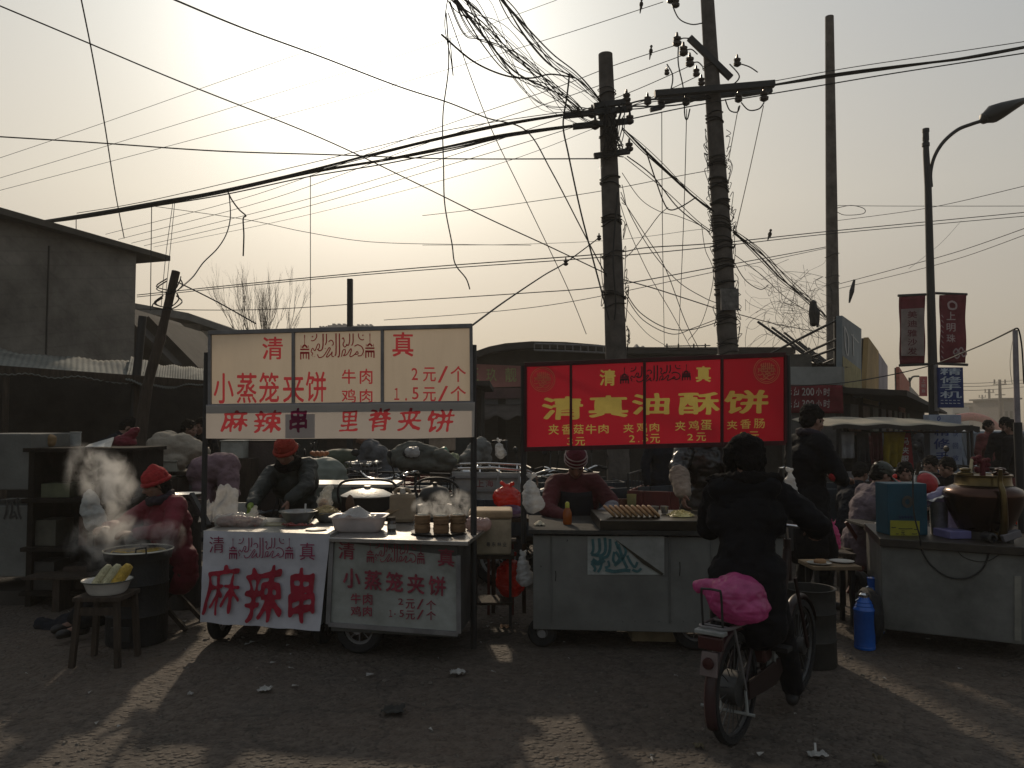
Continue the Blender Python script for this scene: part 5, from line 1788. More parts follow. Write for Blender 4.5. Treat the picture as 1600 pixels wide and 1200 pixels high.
# ---------------------------------------------------------------- teapot cart at right
def cart_pot():
	A, B, C, D = P(1379, 983, 5.75), P(1597, 1001, 5.35), P(1381, 853, 5.75), P(1597, 862, 5.35)
	f = Face(A, B, C)
	t = thing('food_cart', 'plain grey tea cart with thick dark counter edge at right', 'food cart', ((A.x + B.x) / 2 + .2, 5.9, 0))
	bd = MB()
	e = (B - A) * 1.25
	z0, z1 = A.z, C.z
	a, b = V((A.x, A.y, z0)), V((A.x + e.x, A.y + e.y, z0))
	bd.prism([a, b, b + V((.35, .75, 0)), a + V((.25, .8, 0))], (0, 0, z1 - z0))
	bo = bd.build('body', mat('mottled_grey_sheet', (.15, .15, .14), rough=.5, metal=.3, var=.4, scale=2.4, bump=.2, bscale=8), t, bevel=.006)
	sm = MB()
	stroke(sm, f, [(1388, 858), (1393, 866), (1400, 873)], 3.0, lift=.004)
	stroke(sm, f, [(1391, 855), (1398, 864), (1404, 869)], 1.2, lift=.004)
	sm.build('smear', mat('pale_smear', (.27, .27, .26), rough=.7), bo)
	bn = MB()
	bn.prism([f.at(1585, 900, .006), f.at(1596, 900, .006), f.at(1596, 1001, .006), f.at(1585, 1000, .006)], f.n * .01)
	bn.build('corner_strip', mat('bamboo_strip', (.2, .19, .16), rough=.7), t)
	ct = MB()
	zt = P(1380, 841, 5.72).z
	d = V((-.02, -.03, 0))
	ct.prism([V((a.x, a.y, z1)) + d, V((b.x, b.y, z1)) + d, V((b.x + .35, b.y + .8, z1)), V((a.x + .25, a.y + .84, z1))], (0, 0, zt - z1))
	ct.build('counter', mat('black_lacquer_wood', (.035, .028, .022), rough=.45, var=.4, stretch=(.5, 4, 4)), t, bevel=.006)
	for dx, dy in ((-.02, .1), (.2, .72)):
		add_wheel(t, V((a.x + dx - .03, a.y + dy, .2)), .2, V((1, -.1, 0)), .09, 5)
	cb = MB()
	cb.tube(spline([P(1424, 740, 5.7) + V((0, -.02, 0)), P(1428, 800, 5.62), f.at(1437, 838, .06), f.at(1440, 858, .035), f.at(1452, 880, .02), f.at(1478, 900, .02), f.at(1508, 904, .02), f.at(1532, 892, .02), f.at(1543, 872, .02), f.at(1545, 855, .045)], 8), .006, 6)
	cb.tube(spline([f.at(1494, 858, .035), f.at(1505, 870, .015), f.at(1525, 877, .015), f.at(1545, 876, .015), f.at(1562, 866, .03)], 6), .003, 5)
	tag(cb.build('power_cable', M_WIRE, smooth=60), 'black cable looping down the front of the tea cart', 'cable')
	pt = thing('canopy_post', 'weathered upright post with dark lower half at right edge', 'post', (P(1592, 660, 6.0).x, 6.0, 0))
	q = P(1586, 516, 6.0)
	xb = P(1591, 700, 6.0)
	MB().tube([V((xb.x + .02, 6.0, 0)), P(1590, 660, 6.0)], [.03, .03], 10).build('lower_post', M_BLACK, pt, smooth=40)
	MB().tube([P(1590, 662, 6.0), q], [.021, .018], 10).build('upper_post', mat('grey_bamboo', (.26, .23, .24), rough=.7, var=.3, scale=6), pt, smooth=40)
	w = MB()
	w.tube(spline([q + V((-.01, -.02, .01)), P(1592, 516, 5.98), P(1597, 545, 5.97), P(1600, 600, 5.97)], 5), .006, 5)
	w.build('wire', M_WIRE, pt)
	g = MB()
	g.grid(lambda u, v: P(1584 - 4.5 * math.sin(v * 2.9), 530 + 70 * v, 6.02) + V((.012 * u - .006, .02 * u, 0)), 3, 14)
	g.build('plastic_strip', mat('pale_film_strip', (.42, .42, .34), rough=.5, trans=.5), pt, smooth=60, solid=.003)
	return zt, f


ZP, FP = cart_pot()


# ================================================================ people
SKIN = mat('skin', (0.22, 0.12, 0.085), rough=.55, var=.15, scale=20, spec=.35)
HAIR = mat('black_hair', (0.014, 0.012, 0.011), rough=.85, spec=.1, var=.4, scale=60, bump=.6, bscale=120)
EYE_M = mat('eye_dark', (0.03, 0.025, 0.022), rough=.2, spec=.6)
LIP = mat('lip', (0.24, 0.09, 0.08), rough=.5)
SHOE = mat('black_shoe', (0.018, 0.016, 0.016), rough=.5, var=.3)


def cloth(name, c, rough=.85, **k):
	k.setdefault('bump', .35)
	k.setdefault('bscale', 30)
	k.setdefault('var', .3)
	return mat(name, c, rough=rough, scale=k.pop('scale', 7), **k)


def ik(a, b, l1, l2, pole):
	"""Joint between a and b for two bones, bent towards pole."""
	d = b - a
	L = min(d.length, (l1 + l2) * .985)
	if d.length < 1e-6:
		d = V((0, 0, -1))
	dn = d.normalized()
	b = a + dn * L
	x = (l1 * l1 - l2 * l2 + L * L) / (2 * L)
	h = math.sqrt(max(0, l1 * l1 - x * x))
	p = V(pole) - dn * V(pole).dot(dn)
	p = p.normalized() if p.length > 1e-6 else dn.orthogonal().normalized()
	return a + dn * x + p * h, b


def hand_caps(w, d, n, t, curl=.5, s=1.0):
	"""Palm, four unequal bent fingers and a side thumb. d: along the hand, n: the way the palm faces, t: towards the thumb."""
	d, n = d.normalized(), n.normalized()
	t = (t - d * t.dot(d)).normalized()
	n = (n - d * n.dot(d) - t * n.dot(t)).normalized()
	c = []
	for k, u in enumerate((.028, .009, -.010, -.027)):
		c.append(('c', w + d * .012 * s + t * u * .7 * s, w + d * .085 * s + t * u * s, .016 * s, .0125 * s))
	for k, (u, L) in enumerate(((.031, .070), (.010, .080), (-.012, .074), (-.031, .057))):
		p = w + d * .088 * s + t * u * s
		a = curl * (.55 + .12 * k) * .8
		dirn = (d + t * u * 1.5).normalized()
		for q, (fr, r) in enumerate(((.45, .0098), (.31, .0088), (.24, .008))):
			dq = (dirn * math.cos(a) + n * math.sin(a)).normalized()
			e = p + dq * L * fr * s
			c.append(('c', p, e, r * s, r * .93 * s))
			p = e
			a += curl * .85
	p = w + d * .025 * s + t * .026 * s
	a = (d * .65 + t * .72 + n * .25).normalized()
	e = p + a * .042 * s
	c.append(('c', p, e, .0135 * s, .011 * s))
	a2 = (d * .85 + t * .3 + n * (.25 + .35 * curl)).normalized()
	c.append(('c', e, e + a2 * .034 * s, .0105 * s, .0085 * s))
	return c


def person(label, loc, yaw, h=1.66, zp=None, spine=(0, .05, 1), hd=(0, .15, 1), face=None, hands=None, hand_dir=None, palms=None, curls=(.5, .5), poles=None, feet=None, knees=None,
		   coat=None, coat_len=.12, coat_r=1.0, trousers=None, sleeves=True, cuff=None, hat=None, hair='short', collar=None, fat=1.0, vox=.0075, group=None, shoes=True, gloves=None, apron=None, wr=.010, seed=1.0, shoulders=.185, hood=None, upperm=None):
	"""One person: pelvis, spine, head and limbs from a posed skeleton, a continuous body, and clothes as parts."""
	s = h / 1.70
	t = thing('person', label, 'person', loc, yaw, group)
	zp = .92 * s if zp is None else zp
	pel = V((0, 0, zp))
	sp = V(spine).normalized()
	fwd = V((0, 1, 0))
	fwd = (fwd - sp * fwd.dot(sp)).normalized()
	rt = fwd.cross(sp).normalized()
	wst = pel + (sp * .5 + V((0, 0, .5))).normalized() * .14 * s
	chest = wst + sp * .2 * s
	sb = chest + sp * .14 * s
	nb = chest + sp * .185 * s + fwd * .01
	hu = V(hd).normalized()
	hc = nb + hu * .155 * s + V(hd).normalized() * .0
	hf = V(face).normalized() if face else fwd
	hf = (hf - hu * hf.dot(hu)).normalized()
	hx = hf.cross(hu).normalized()
	HM = Matrix((hx, hf, hu)).transposed()

	def hp(x, y, z):
		return hc + (hx * x + hf * y + hu * z) * s
	body, coatc, trc = [], [], []
	# head
	body += [('e', hp(0, -.012, .03), (.076 * s, .095 * s, .088 * s), HM), ('e', hp(0, .022, -.03), (.062 * s, .072 * s, .085 * s), HM), ('e', hp(0, .052, -.085), (.030 * s, .028 * s, .024 * s), HM),
			 ('c', hp(0, .086, .012), hp(0, .106, -.028), .010 * s, .0145 * s), ('e', hp(0, .095, -.034), (.020 * s, .013 * s, .010 * s), HM),
			 ('c', hp(-.035, .076, .026), hp(.035, .076, .026), .012 * s, .012 * s), ('e', hp(-.043, .058, -.022), (.022 * s, .020 * s, .024 * s), HM), ('e', hp(.043, .058, -.022), (.022 * s, .020 * s, .024 * s), HM),
			 ('e', hp(0, .080, -.060), (.024 * s, .012 * s, .012 * s), HM), ('e', hp(-.078, -.008, -.01), (.010 * s, .02 * s, .032 * s), HM), ('e', hp(.078, -.008, -.01), (.010 * s, .02 * s, .032 * s), HM),
			 ('c', nb - sp * .03, hp(0, -.012, -.06), .060 * s, .054 * s)]
	# torso
	W = shoulders * s
	shL, shR = sb - rt * W, sb + rt * W
	hipL, hipR = pel + V((-.095 * s, 0, -.02)), pel + V((.095 * s, 0, -.02))
	body += [('c', pel + V((-.06, 0, 0)), pel + V((.06, 0, 0)), .105 * s, .105 * s), ('c', pel, wst, .11 * s, .105 * s), ('c', wst, chest, .105 * s, .12 * s), ('c', chest - rt * .07, chest + rt * .07, .095 * s, .095 * s), ('c', shL * .8 + sb * .2, shR * .8 + sb * .2, .058 * s, .058 * s), ('c', sb, nb, .07 * s, .055 * s)]
	# arms
	hands = hands or ((-.26, .08, .78), (.26, .08, .78))
	hands = [V(x) for x in hands]
	poles = poles or ((-.5, -.6, -.5), (.5, -.6, -.5))
	wrists = []
	gl = []
	for k, (sh, tg) in enumerate(((shL, hands[0]), (shR, hands[1]))):
		el, w = ik(sh, tg, .285 * s, .255 * s, poles[k])
		d = V(hand_dir[k]) if hand_dir and hand_dir[k] else (w - el).normalized()
		n = V(palms[k]) if palms and palms[k] else V((1 if k == 0 else -1, 0, -.3))
		th = V((0, 1, .2)) if abs(d.normalized().y) < .8 else V((1 if k == 0 else -1, 0, .2))
		hc_ = hand_caps(w, d, n, th, curls[k], s)
		body += [('c', sh, el, .046 * s, .038 * s), ('c', el, w, .037 * s, .026 * s)] + hc_
		if gloves and gloves[k]:
			g2 = [('c', c[1], c[2], c[3] + .006, c[4] + .006) for c in hc_] + [('c', w - (w - el).normalized() * .05, w, .038, .034)]
			gl.append((g2, gloves[k]))
		f = fat
		if sleeves:
			coatc += [('c', sh + (sb - sh) * .12, el, .076 * s * f, .062 * s * f), ('c', el, w - (w - el).normalized() * .02, .062 * s * f, .046 * s * f)]
		else:
			coatc += [('c', sh + (sb - sh) * .12, sh + (el - sh) * .5, .07 * s * f, .06 * s * f)]
		wrists.append((el, w))
	# legs
	feet = [V(x) for x in (feet or ((-.11, 0, .08), (.11, .05, .08)))]
	kp = knees or ((-.15, 1, 0), (.15, 1, 0))
	for k, (hp_, ft) in enumerate(((hipL, feet[0]), (hipR, feet[1]))):
		kn, an = ik(hp_, ft, .43 * s, .42 * s, kp[k])
		fd = V((ft.x * .3, 1, 0)).normalized()
		if abs(kp[k][1]) < .5 and abs(kp[k][0]) > .5:
			fd = V((kp[k][0], kp[k][1], 0)).normalized()
		body += [('c', hp_, kn, .075 * s, .052 * s), ('c', kn, an, .05 * s, .036 * s), ('c', an + V((0, 0, -.03)), an + fd * .14 * s + V((0, 0, -.05)), .036 * s, .026 * s)]
		trc += [('c', hp_, kn, .105 * s, .078 * s), ('c', kn, an + V((0, 0, .01)), .076 * s, .066 * s)]
		if shoes:
			blob('shoe', [('c', an + V((0, 0, -.02)), an + V((0, 0, -.045)), .05 * s, .045 * s), ('c', an - fd * .04 * s + V((0, 0, -.05)), an + fd * .16 * s + V((0, 0, -.052)), .038 * s, .032 * s), ('e', an + fd * .13 * s + V((0, 0, -.045)), (.045 * s, .06 * s, .034 * s), Matrix((V((fd.y, -fd.x, 0)), fd, V((0, 0, 1)))).transposed())], .010, SHOE, t, sm=2)
	b = blob('body', body, vox, SKIN, t, sm=1)
	# eyes and mouth belong to the face
	e = MB()
	for sx in (-.031, .031):
		e.ball(hp(sx, .0775, .004), (.0125 * s, .008 * s, .0065 * s), 10, 6, HM)
	e.build('eyes', EYE_M, b, smooth=80, local=True)
	m_ = MB()
	m_.ball(hp(0, .0905, -.060), (.019 * s, .005 * s, .0055 * s), 10, 6, HM)
	m_.build('mouth', LIP, b, smooth=80, local=True)
	# coat over the torso
	f = fat
	cl = coat_len
	low = pel - V((0, 0, cl * s))
	coatc += [('c', pel + V((-.055, 0, .02)), pel + V((.055, 0, .02)), .135 * s * f, .135 * s * f), ('c', low + V((-.06, 0, 0)), pel + V((-.05, 0, 0)), .13 * s * f, .135 * s * f), ('c', low + V((.06, 0, 0)), pel + V((.05, 0, 0)), .13 * s * f, .135 * s * f), ('c', pel, wst, .14 * s * f, .135 * s * f),
			  ('c', wst, chest, .135 * s * f, .15 * s * f), ('c', chest - rt * .075, chest + rt * .075, .128 * s * f, .128 * s * f), ('c', shL * .86 + sb * .14, shR * .86 + sb * .14, .078 * s * f, .078 * s * f), ('c', sb, nb + hu * .015, .098 * s, .074 * s)]
	if coat:
		blob('coat', coatc, .012, coat, t, wr=wr, ws=9, sm=3, seed=seed)
	if trousers:
		trc += [('c', pel + V((-.06, 0, -.02)), pel + V((.06, 0, -.02)), .125 * s, .125 * s)]
		blob('trousers', trc, .013, trousers, t, wr=.007, ws=8, sm=3, seed=seed + 5)
	if cuff:
		for k in range(2):
			el, w = wrists[k]
			if cuff[k]:
				blob('sleeve_cover', [('c', el.lerp(w, .25), w, .074 * s * f, .056 * s * f)], .010, cuff[k], t, wr=.008, ws=14, sm=2)
	for g2, gm_ in gl:
		blob('glove', g2, .007, gm_, t, sm=2)
	if collar:
		cc_ = []
		for k in range(12):
			a = 2 * math.pi * k / 12
			p = nb + hu * .035 * s + (hx * math.cos(a) * .088 + hf * math.sin(a) * .085) * s
			q = nb + hu * .035 * s + (hx * math.cos(a + .53) * .088 + hf * math.sin(a + .53) * .085) * s
			cc_.append(('c', p, q, .034 * s, .034 * s))
		blob('collar', cc_, .010, collar, t, wr=.012, ws=22, sm=1, seed=seed)
	if hair:
		hcaps = [('e', hp(0, -.022, .042), (.084 * s, .098 * s, .088 * s), HM), ('e', hp(0, -.055, -.005), (.078 * s, .062 * s, .075 * s), HM)]
		if hair == 'long':
			hcaps += [('e', hp(0, -.06, -.06), (.07 * s, .05 * s, .09 * s), HM), ('c', hp(-.075, -.02, .02), hp(-.07, -.03, -.07), .022 * s, .018 * s), ('c', hp(.075, -.02, .02), hp(.07, -.03, -.07), .022 * s, .018 * s)]
		if hair == 'fringe':
			hcaps += [('e', hp(0, .03, .075), (.066 * s, .05 * s, .035 * s), HM), ('e', hp(0, -.03, .06), (.09 * s, .1 * s, .085 * s), HM)]
		blob('hair', hcaps, .008, HAIR, t, wr=.012, ws=30, sm=1, seed=seed)
	if hat:
		kind, m1, m2 = hat
		if kind == 'knit':
			hh = blob('knit_hat', [('e', hp(0, -.012, .055), (.096 * s, .112 * s, .093 * s), HM), ('c', hp(0, -.02, .11), hp(0, -.03, .14), .055 * s, .03 * s), ('e', hp(0, -.02, .03), (.094 * s, .108 * s, .05 * s), HM)], .008, m1, t, wr=.004, ws=40, sm=2, seed=seed)
			br = MB()
			br.tube([hp(.094 * math.cos(a), -.012 + .108 * math.sin(a), .022) for a in [2 * math.pi * i / 28 for i in range(28)]], .018 * s, 8, closed=True)
			br.build('brim_fold', m2 or m1, hh, smooth=60, local=True)
		elif kind == 'striped':
			hh = blob('knit_hat', [('e', hp(0, -.012, .05), (.095 * s, .11 * s, .105 * s), HM), ('e', hp(0, -.012, .03), (.096 * s, .11 * s, .05 * s), HM)], .008, m1, t, sm=2)
			for z_ in (.03, .062, .092):
				rr = math.sqrt(max(.05, 1 - ((z_ - .05) / .105) ** 2))
				br = MB()
				br.tube([hp(.0955 * rr * math.cos(a), -.012 + .1105 * rr * math.sin(a), z_) for a in [2 * math.pi * i / 28 for i in range(28)]], .0055 * s, 6, closed=True)
				br.build('stripe', m2, hh, smooth=60, local=True)
		elif kind == 'cap':
			hh = blob('cap', [('e', hp(0, -.012, .055), (.094 * s, .108 * s, .085 * s), HM), ('e', hp(0, -.015, .02), (.092 * s, .106 * s, .03 * s), HM)], .008, m1, t, sm=2)
			br = MB()
			br.grid(lambda u, v: hp((u - .5) * .15, .07 + .10 * v * (1 - (2 * u - 1) ** 2 * .55), .028 - .018 * v - .03 * (2 * u - 1) ** 2), 12, 6)
			br.build('peak', m2 or m1, hh, smooth=60, local=True, solid=.006)
		elif kind == 'fluffy':
			blob('winter_hat', [('e', hp(0, -.015, .05), (.108 * s, .122 * s, .105 * s), HM), ('c', hp(-.09, 0, .03), hp(-.085, .01, -.06), .04 * s, .03 * s), ('c', hp(.09, 0, .03), hp(.085, .01, -.06), .04 * s, .03 * s), ('e', hp(0, -.075, -.01), (.085 * s, .05 * s, .08 * s), HM)], .010, m1, t, wr=.012, ws=26, sm=2, seed=seed)
	if hood:
		p0 = nb - fwd * .10 * s - sp * .03 * s
		hcaps = [('c', p0 - rt * .13 * s, p0 + rt * .13 * s, .075 * s, .075 * s), ('c', p0 - rt * .09 * s - sp * .09 * s, p0 + rt * .09 * s - sp * .09 * s, .06 * s, .06 * s), ('c', p0 - sp * .15 * s, p0 - sp * .08 * s, .045 * s, .07 * s), ('c', p0 - rt * .13 * s, p0 - rt * .16 * s + fwd * .10 * s, .055 * s, .045 * s), ('c', p0 + rt * .13 * s, p0 + rt * .16 * s + fwd * .10 * s, .055 * s, .045 * s)]
		hd_ = blob('hood', hcaps, .011, coat, t, wr=.012, ws=11, sm=3, seed=seed + 2)
		tr = [('c', p0 - rt * (.17 - .34 * i / 9) * s + sp * .045 * s - fwd * (.05 - .05 * abs(i - 4.5) / 4.5) * s, p0 - rt * (.17 - .34 * (i + 1) / 9) * s + sp * .045 * s - fwd * (.05 - .05 * abs(i - 3.5) / 4.5) * s, .038 * s, .038 * s) for i in range(9)]
		blob('fur_trim', tr, .010, hood, hd_, wr=.016, ws=34, sm=1, seed=seed)
	if apron:
		ap = MB()
		ap.grid(lambda u, v: (chest if v > .6 else pel) * 1.0 + rt * (u - .5) * (.26 + .12 * (1 - v)) * s + fwd * (.165 * f * s - .25 * (u - .5) ** 2) + (sp * (v - .8) * .5 if v > .6 else V((0, 0, (v - .45) * .9))) * s, 10, 12)
		ap.build('apron', apron, t, smooth=70, local=True, solid=.006)
	return t


C_BLK = cloth('black_padded_coat', (.007, .007, .009), spec=.12)
C_TRO = cloth('dark_trousers', (.009, .009, .011), spec=.12)
C_NAVY = cloth('navy_coat', (.012, .014, .02), spec=.12)
C_OLIVE = cloth('dark_green_jacket', (.022, .027, .024), rough=.55)
C_MAROON = cloth('maroon_jumper', (.085, .018, .022))
C_RED = cloth('crimson_jacket', (.15, .010, .022), rough=.7)
C_LEATH = mat('black_leather', (.02, .018, .016), rough=.3, var=.3, bump=.5, bscale=18, spec=.5)
C_SLV = cloth('grey_sleeve_cover', (.30, .25, .20))
C_MAUVE = cloth('mauve_jacket', (.13, .095, .11))
C_GREY = cloth('grey_jacket', (.09, .09, .095))
FUR = mat('black_fur', (.009, .008, .008), rough=.95, spec=.08, var=.4, bump=.8, bscale=70)
K_ORANGE = mat('orange_red_knit', (.32, .04, .025), rough=.9, var=.2, bump=.6, bscale=60, scale=30)
K_RED = mat('bright_red_knit', (.33, .02, .022), rough=.9, var=.2, bump=.6, bscale=60, scale=30)
K_MAR = mat('maroon_knit', (.12, .02, .035), rough=.9, var=.2, bump=.6, bscale=60)
K_STRIPE = mat('cream_knit', (.42, .36, .34), rough=.9, bump=.5, bscale=60)
G_GREEN = mat('lime_rubber_glove', (.22, .32, .04), rough=.5, trans=.2)


def gx(px, Y):
	return P(px, 660, Y).x


# vendor with orange-red hat behind the twin carts, bending over the bowls (faces the camera, so local +x is the viewer's left)
person('vendor in orange-red knit hat and dark fur-collared jacket bending over steel bowls', (gx(476, 7.0), 7.0, 0), R(183), h=1.60, zp=.80,
	   spine=(.22, .60, 1), hd=(.12, .60, 1), face=(.22, 1, -.6), hands=((-.02 + .02, .60, .97), (.28, .66, .93)), hand_dir=((.05, .5, -1), (.0, .6, -.8)), palms=((.2, -.6, -.5), (-.6, -.2, -.6)),
	   poles=((-1, -.1, -.25), (.8, -.2, -.8)), curls=(.6, .9), coat=C_OLIVE, trousers=C_TRO, hat=('knit', K_ORANGE, K_ORANGE), hair='short', collar=FUR, fat=1.12, gloves=(None, G_GREEN), seed=3)
# vendor with striped beanie behind the grey cart, head bowed
person('vendor in striped maroon beanie and dark maroon jumper, head bowed over the grey cart', (gx(897, 6.75), 6.75, 0), R(180), h=1.68, zp=.62,
	   spine=(0, .14, 1), hd=(.0, .7, 1), face=(0, 1, -.75), hands=((-.19, .42, .86), (.10, .46, .85)), hand_dir=((.35, .6, -.35), (-.2, .6, -.5)), palms=((.3, .1, -1), (-.3, .1, -1)), poles=((-.9, -.2, -.5), (.9, -.2, -.5)), curls=(.5, .6),
	   coat=C_MAROON, trousers=C_TRO, hat=('striped', K_MAR, K_STRIPE), hair='short', fat=1.08, feet=((-.16, .45, .08), (.16, .42, .08)), cuff=(mat('blue_grey_oversleeve', (.13, .13, .16), rough=.45, bump=.4), None), seed=8, apron=mat('black_apron', (.014, .014, .02), rough=.8, var=.3))
# vendor with leather jacket whose head is behind the red board
person('vendor in black leather jacket with grey sleeve covers, face half behind the red board', (gx(1098, 6.8), 6.8, 0), R(180), h=1.72, zp=.92,
	   spine=(-.03, .16, 1), hd=(-.05, .5, 1), face=(0, 1, -.7), hands=((-.10, .46, .98), (.28, .50, 1.0)), hand_dir=((.1, .3, -1), (.05, .4, -1)), palms=((.6, .0, -.3), (-.6, 0, -.3)), poles=((-1, -.2, -.3), (1, -.3, -.1)), curls=(.7, .7),
	   coat=C_LEATH, trousers=C_TRO, hair='short', fat=1.12, cuff=(C_SLV, C_SLV), wr=.016, seed=12, collar=cloth('dark_red_scarf', (.10, .012, .015)))
# woman by the corn wok
person('seated vendor in bright red knit hat and crimson jacket behind the corn wok', (gx(278, 6.35), 6.35, 0), R(150), h=1.60, zp=.50,
	   spine=(.10, .22, 1), hd=(.10, .35, 1), face=(.35, 1, -.45), hands=((-.10, .42, .78), (.22, .44, .80)), hand_dir=((.4, .8, .1), (-.3, .8, .1)), poles=((-.9, 0, -.6), (.9, 0, -.6)), curls=(.7, .7),
	   coat=C_RED, trousers=C_TRO, hat=('knit', K_RED, K_RED), hair='long', collar=cloth('dark_scarf', (.03, .022, .03)), fat=1.12, feet=((.30, .62, .09), (.52, .48, .09)), seed=17)
# standing man at right in profile
person('tall dark-haired man in long black coat standing in profile right of red sign', (gx(1258, 6.95), 6.95, 0), R(-72), h=1.72, spine=(0, .06, 1), hd=(0, .28, 1), face=(0, 1, -.25), hands=((-.10, .25, 1.12), (.12, .29, 1.10)), hand_dir=((.3, .9, .1), (-.3, .9, .1)), poles=((-.9, -.3, -.8), (.9, -.3, -.8)), curls=(.8, .8),
	   coat=C_BLK, coat_len=.42, trousers=C_TRO, hair='fringe', fat=1.15, collar=cloth('dark_scarf', (.03, .022, .03)), seed=21)
# seated man with cap
person('man in dark green peaked cap and mauve jacket seated at the low table', (gx(1343, 7.7), 7.7, 0), R(-78), h=1.68, zp=.46,
	   spine=(0, .38, 1), hd=(0, .45, 1), face=(.1, 1, -.35), hands=((-.2, .48, .75), (.18, .46, .74)), poles=((-.9, 0, -.6), (.9, 0, -.6)), coat=C_MAUVE, trousers=C_TRO, hat=('cap', cloth('green_black_cap', (.03, .036, .028), rough=.5), None), hair='short', fat=1.15, feet=((-.14, .42, .08), (.16, .35, .08)), seed=26)
person('dark-haired person in black seated beyond the red bags at the low table', (gx(1408, 8.6), 8.6, 0), R(165), h=1.6, zp=.44, spine=(0, .2, 1), hd=(0, .35, 1), face=(0, 1, -.4), hands=((-.15, .42, .72), (.15, .42, .72)), coat=C_NAVY, trousers=C_TRO, hair='long', feet=((-.14, .42, .08), (.16, .4, .08)), vox=.011, seed=31)
person('dark-haired person in maroon seated under the canopy by the phone repair board', (gx(1466, 9.6), 9.6, 0), R(120), h=1.62, zp=.46, spine=(0, .25, 1), hd=(0, .4, 1), face=(0, 1, -.4), hands=((-.15, .42, .72), (.15, .42, .72)), coat=cloth('dark_maroon_coat', (.09, .02, .025)), trousers=C_TRO, hair='short', feet=((-.14, .42, .08), (.16, .4, .08)), vox=.011, seed=33)
# under the awning at left
person('man in dark jacket bending forward behind the left counter', (gx(150, 9.4), 9.4, 0), R(-72), h=1.74, spine=(0, .60, 1), hd=(0, .95, 1), face=(0, 1, -1.1), hands=((-.15, .62, .98), (.18, .62, .98)), coat=C_NAVY, trousers=C_TRO, hair='short', vox=.010, fat=1.1, seed=41)
person('dark-haired woman in grey coat standing under the awning beside the cream board', (gx(284, 10.4), 10.4, 0), R(-100), h=1.62, spine=(0, .14, 1), hd=(0, .3, 1), face=(0, 1, -.2), hands=((-.05, .30, 1.22), (.16, .32, 1.05)), coat=C_GREY, trousers=C_TRO, hair='long', vox=.011, fat=1.1, seed=43)
person('person in black half hidden by the left post of the cream board', (gx(318, 10.9), 10.9, 0), R(160), h=1.64, coat=C_BLK, trousers=C_TRO, hair='short', vox=.012, seed=45)
person('person in dark jacket stooping among the parked tricycles behind the jerrycan', (gx(610, 9.9), 9.9, 0), R(80), h=1.66, spine=(0, .75, 1), hd=(0, .8, 1), face=(0, 1, -.6), hands=((-.15, .55, .8), (.18, .55, .8)), coat=C_GREY, trousers=C_TRO, hair='short', vox=.012, seed=71)
person('person in dark blue padded coat standing between the stout pole and grey cart', (gx(1034, 9.8), 9.8, 0), R(200), h=1.64, coat=C_NAVY, trousers=C_TRO, hair='long', vox=.012, seed=72, coat_len=.3)
person('person in black seated on a stool left of the steel canister', (gx(1500, 9.2), 9.2, 0), R(100), h=1.62, zp=.46, spine=(0, .3, 1), hd=(0, .4, 1), face=(0, 1, -.4), hands=((-.15, .42, .72), (.15, .42, .72)), coat=C_BLK, trousers=C_TRO, hair='short', feet=((-.14, .42, .08), (.16, .4, .08)), vox=.012, seed=73)
person('person in dark coat squatting at the shade edge left of the seated cap man', (gx(1322, 8.8), 8.8, 0), R(-60), h=1.6, zp=.44, spine=(0, .4, 1), hd=(0, .5, 1), face=(0, 1, -.4), hands=((-.15, .42, .72), (.15, .42, .72)), coat=C_NAVY, trousers=C_TRO, hair='short', feet=((-.14, .42, .08), (.16, .4, .08)), vox=.012, seed=74)
# passers-by far right
for i, (px, Y, yaw, c, lab, hh) in enumerate(((1541, 14, 200, cloth('rust_coat', (.13, .03, .03)), 'passer-by in rust red coat beyond the teapot', 1.62), (1569, 12.5, 170, C_BLK, 'stocky passer-by in black beside the parked van', 1.66), (1586, 11.5, 30, C_BLK, 'person in black at the right edge behind the copper pot', 1.62),
											 (1330, 12.6, 190, C_NAVY, 'person in navy standing in the shade under the canopy left side', 1.6), (1352, 13.2, 10, cloth('rust_coat', (.13, .03, .03)), 'person in rust coat browsing clothes under the canopy', 1.58), (1438, 13.6, 90, C_GREY, 'person in grey passing behind the yellow cloth', 1.6))):
	person(lab, (gx(px, Y), Y, 0), R(yaw), h=hh, coat=c, trousers=C_TRO, hair='short', vox=.014, seed=50 + i, coat_len=.25)


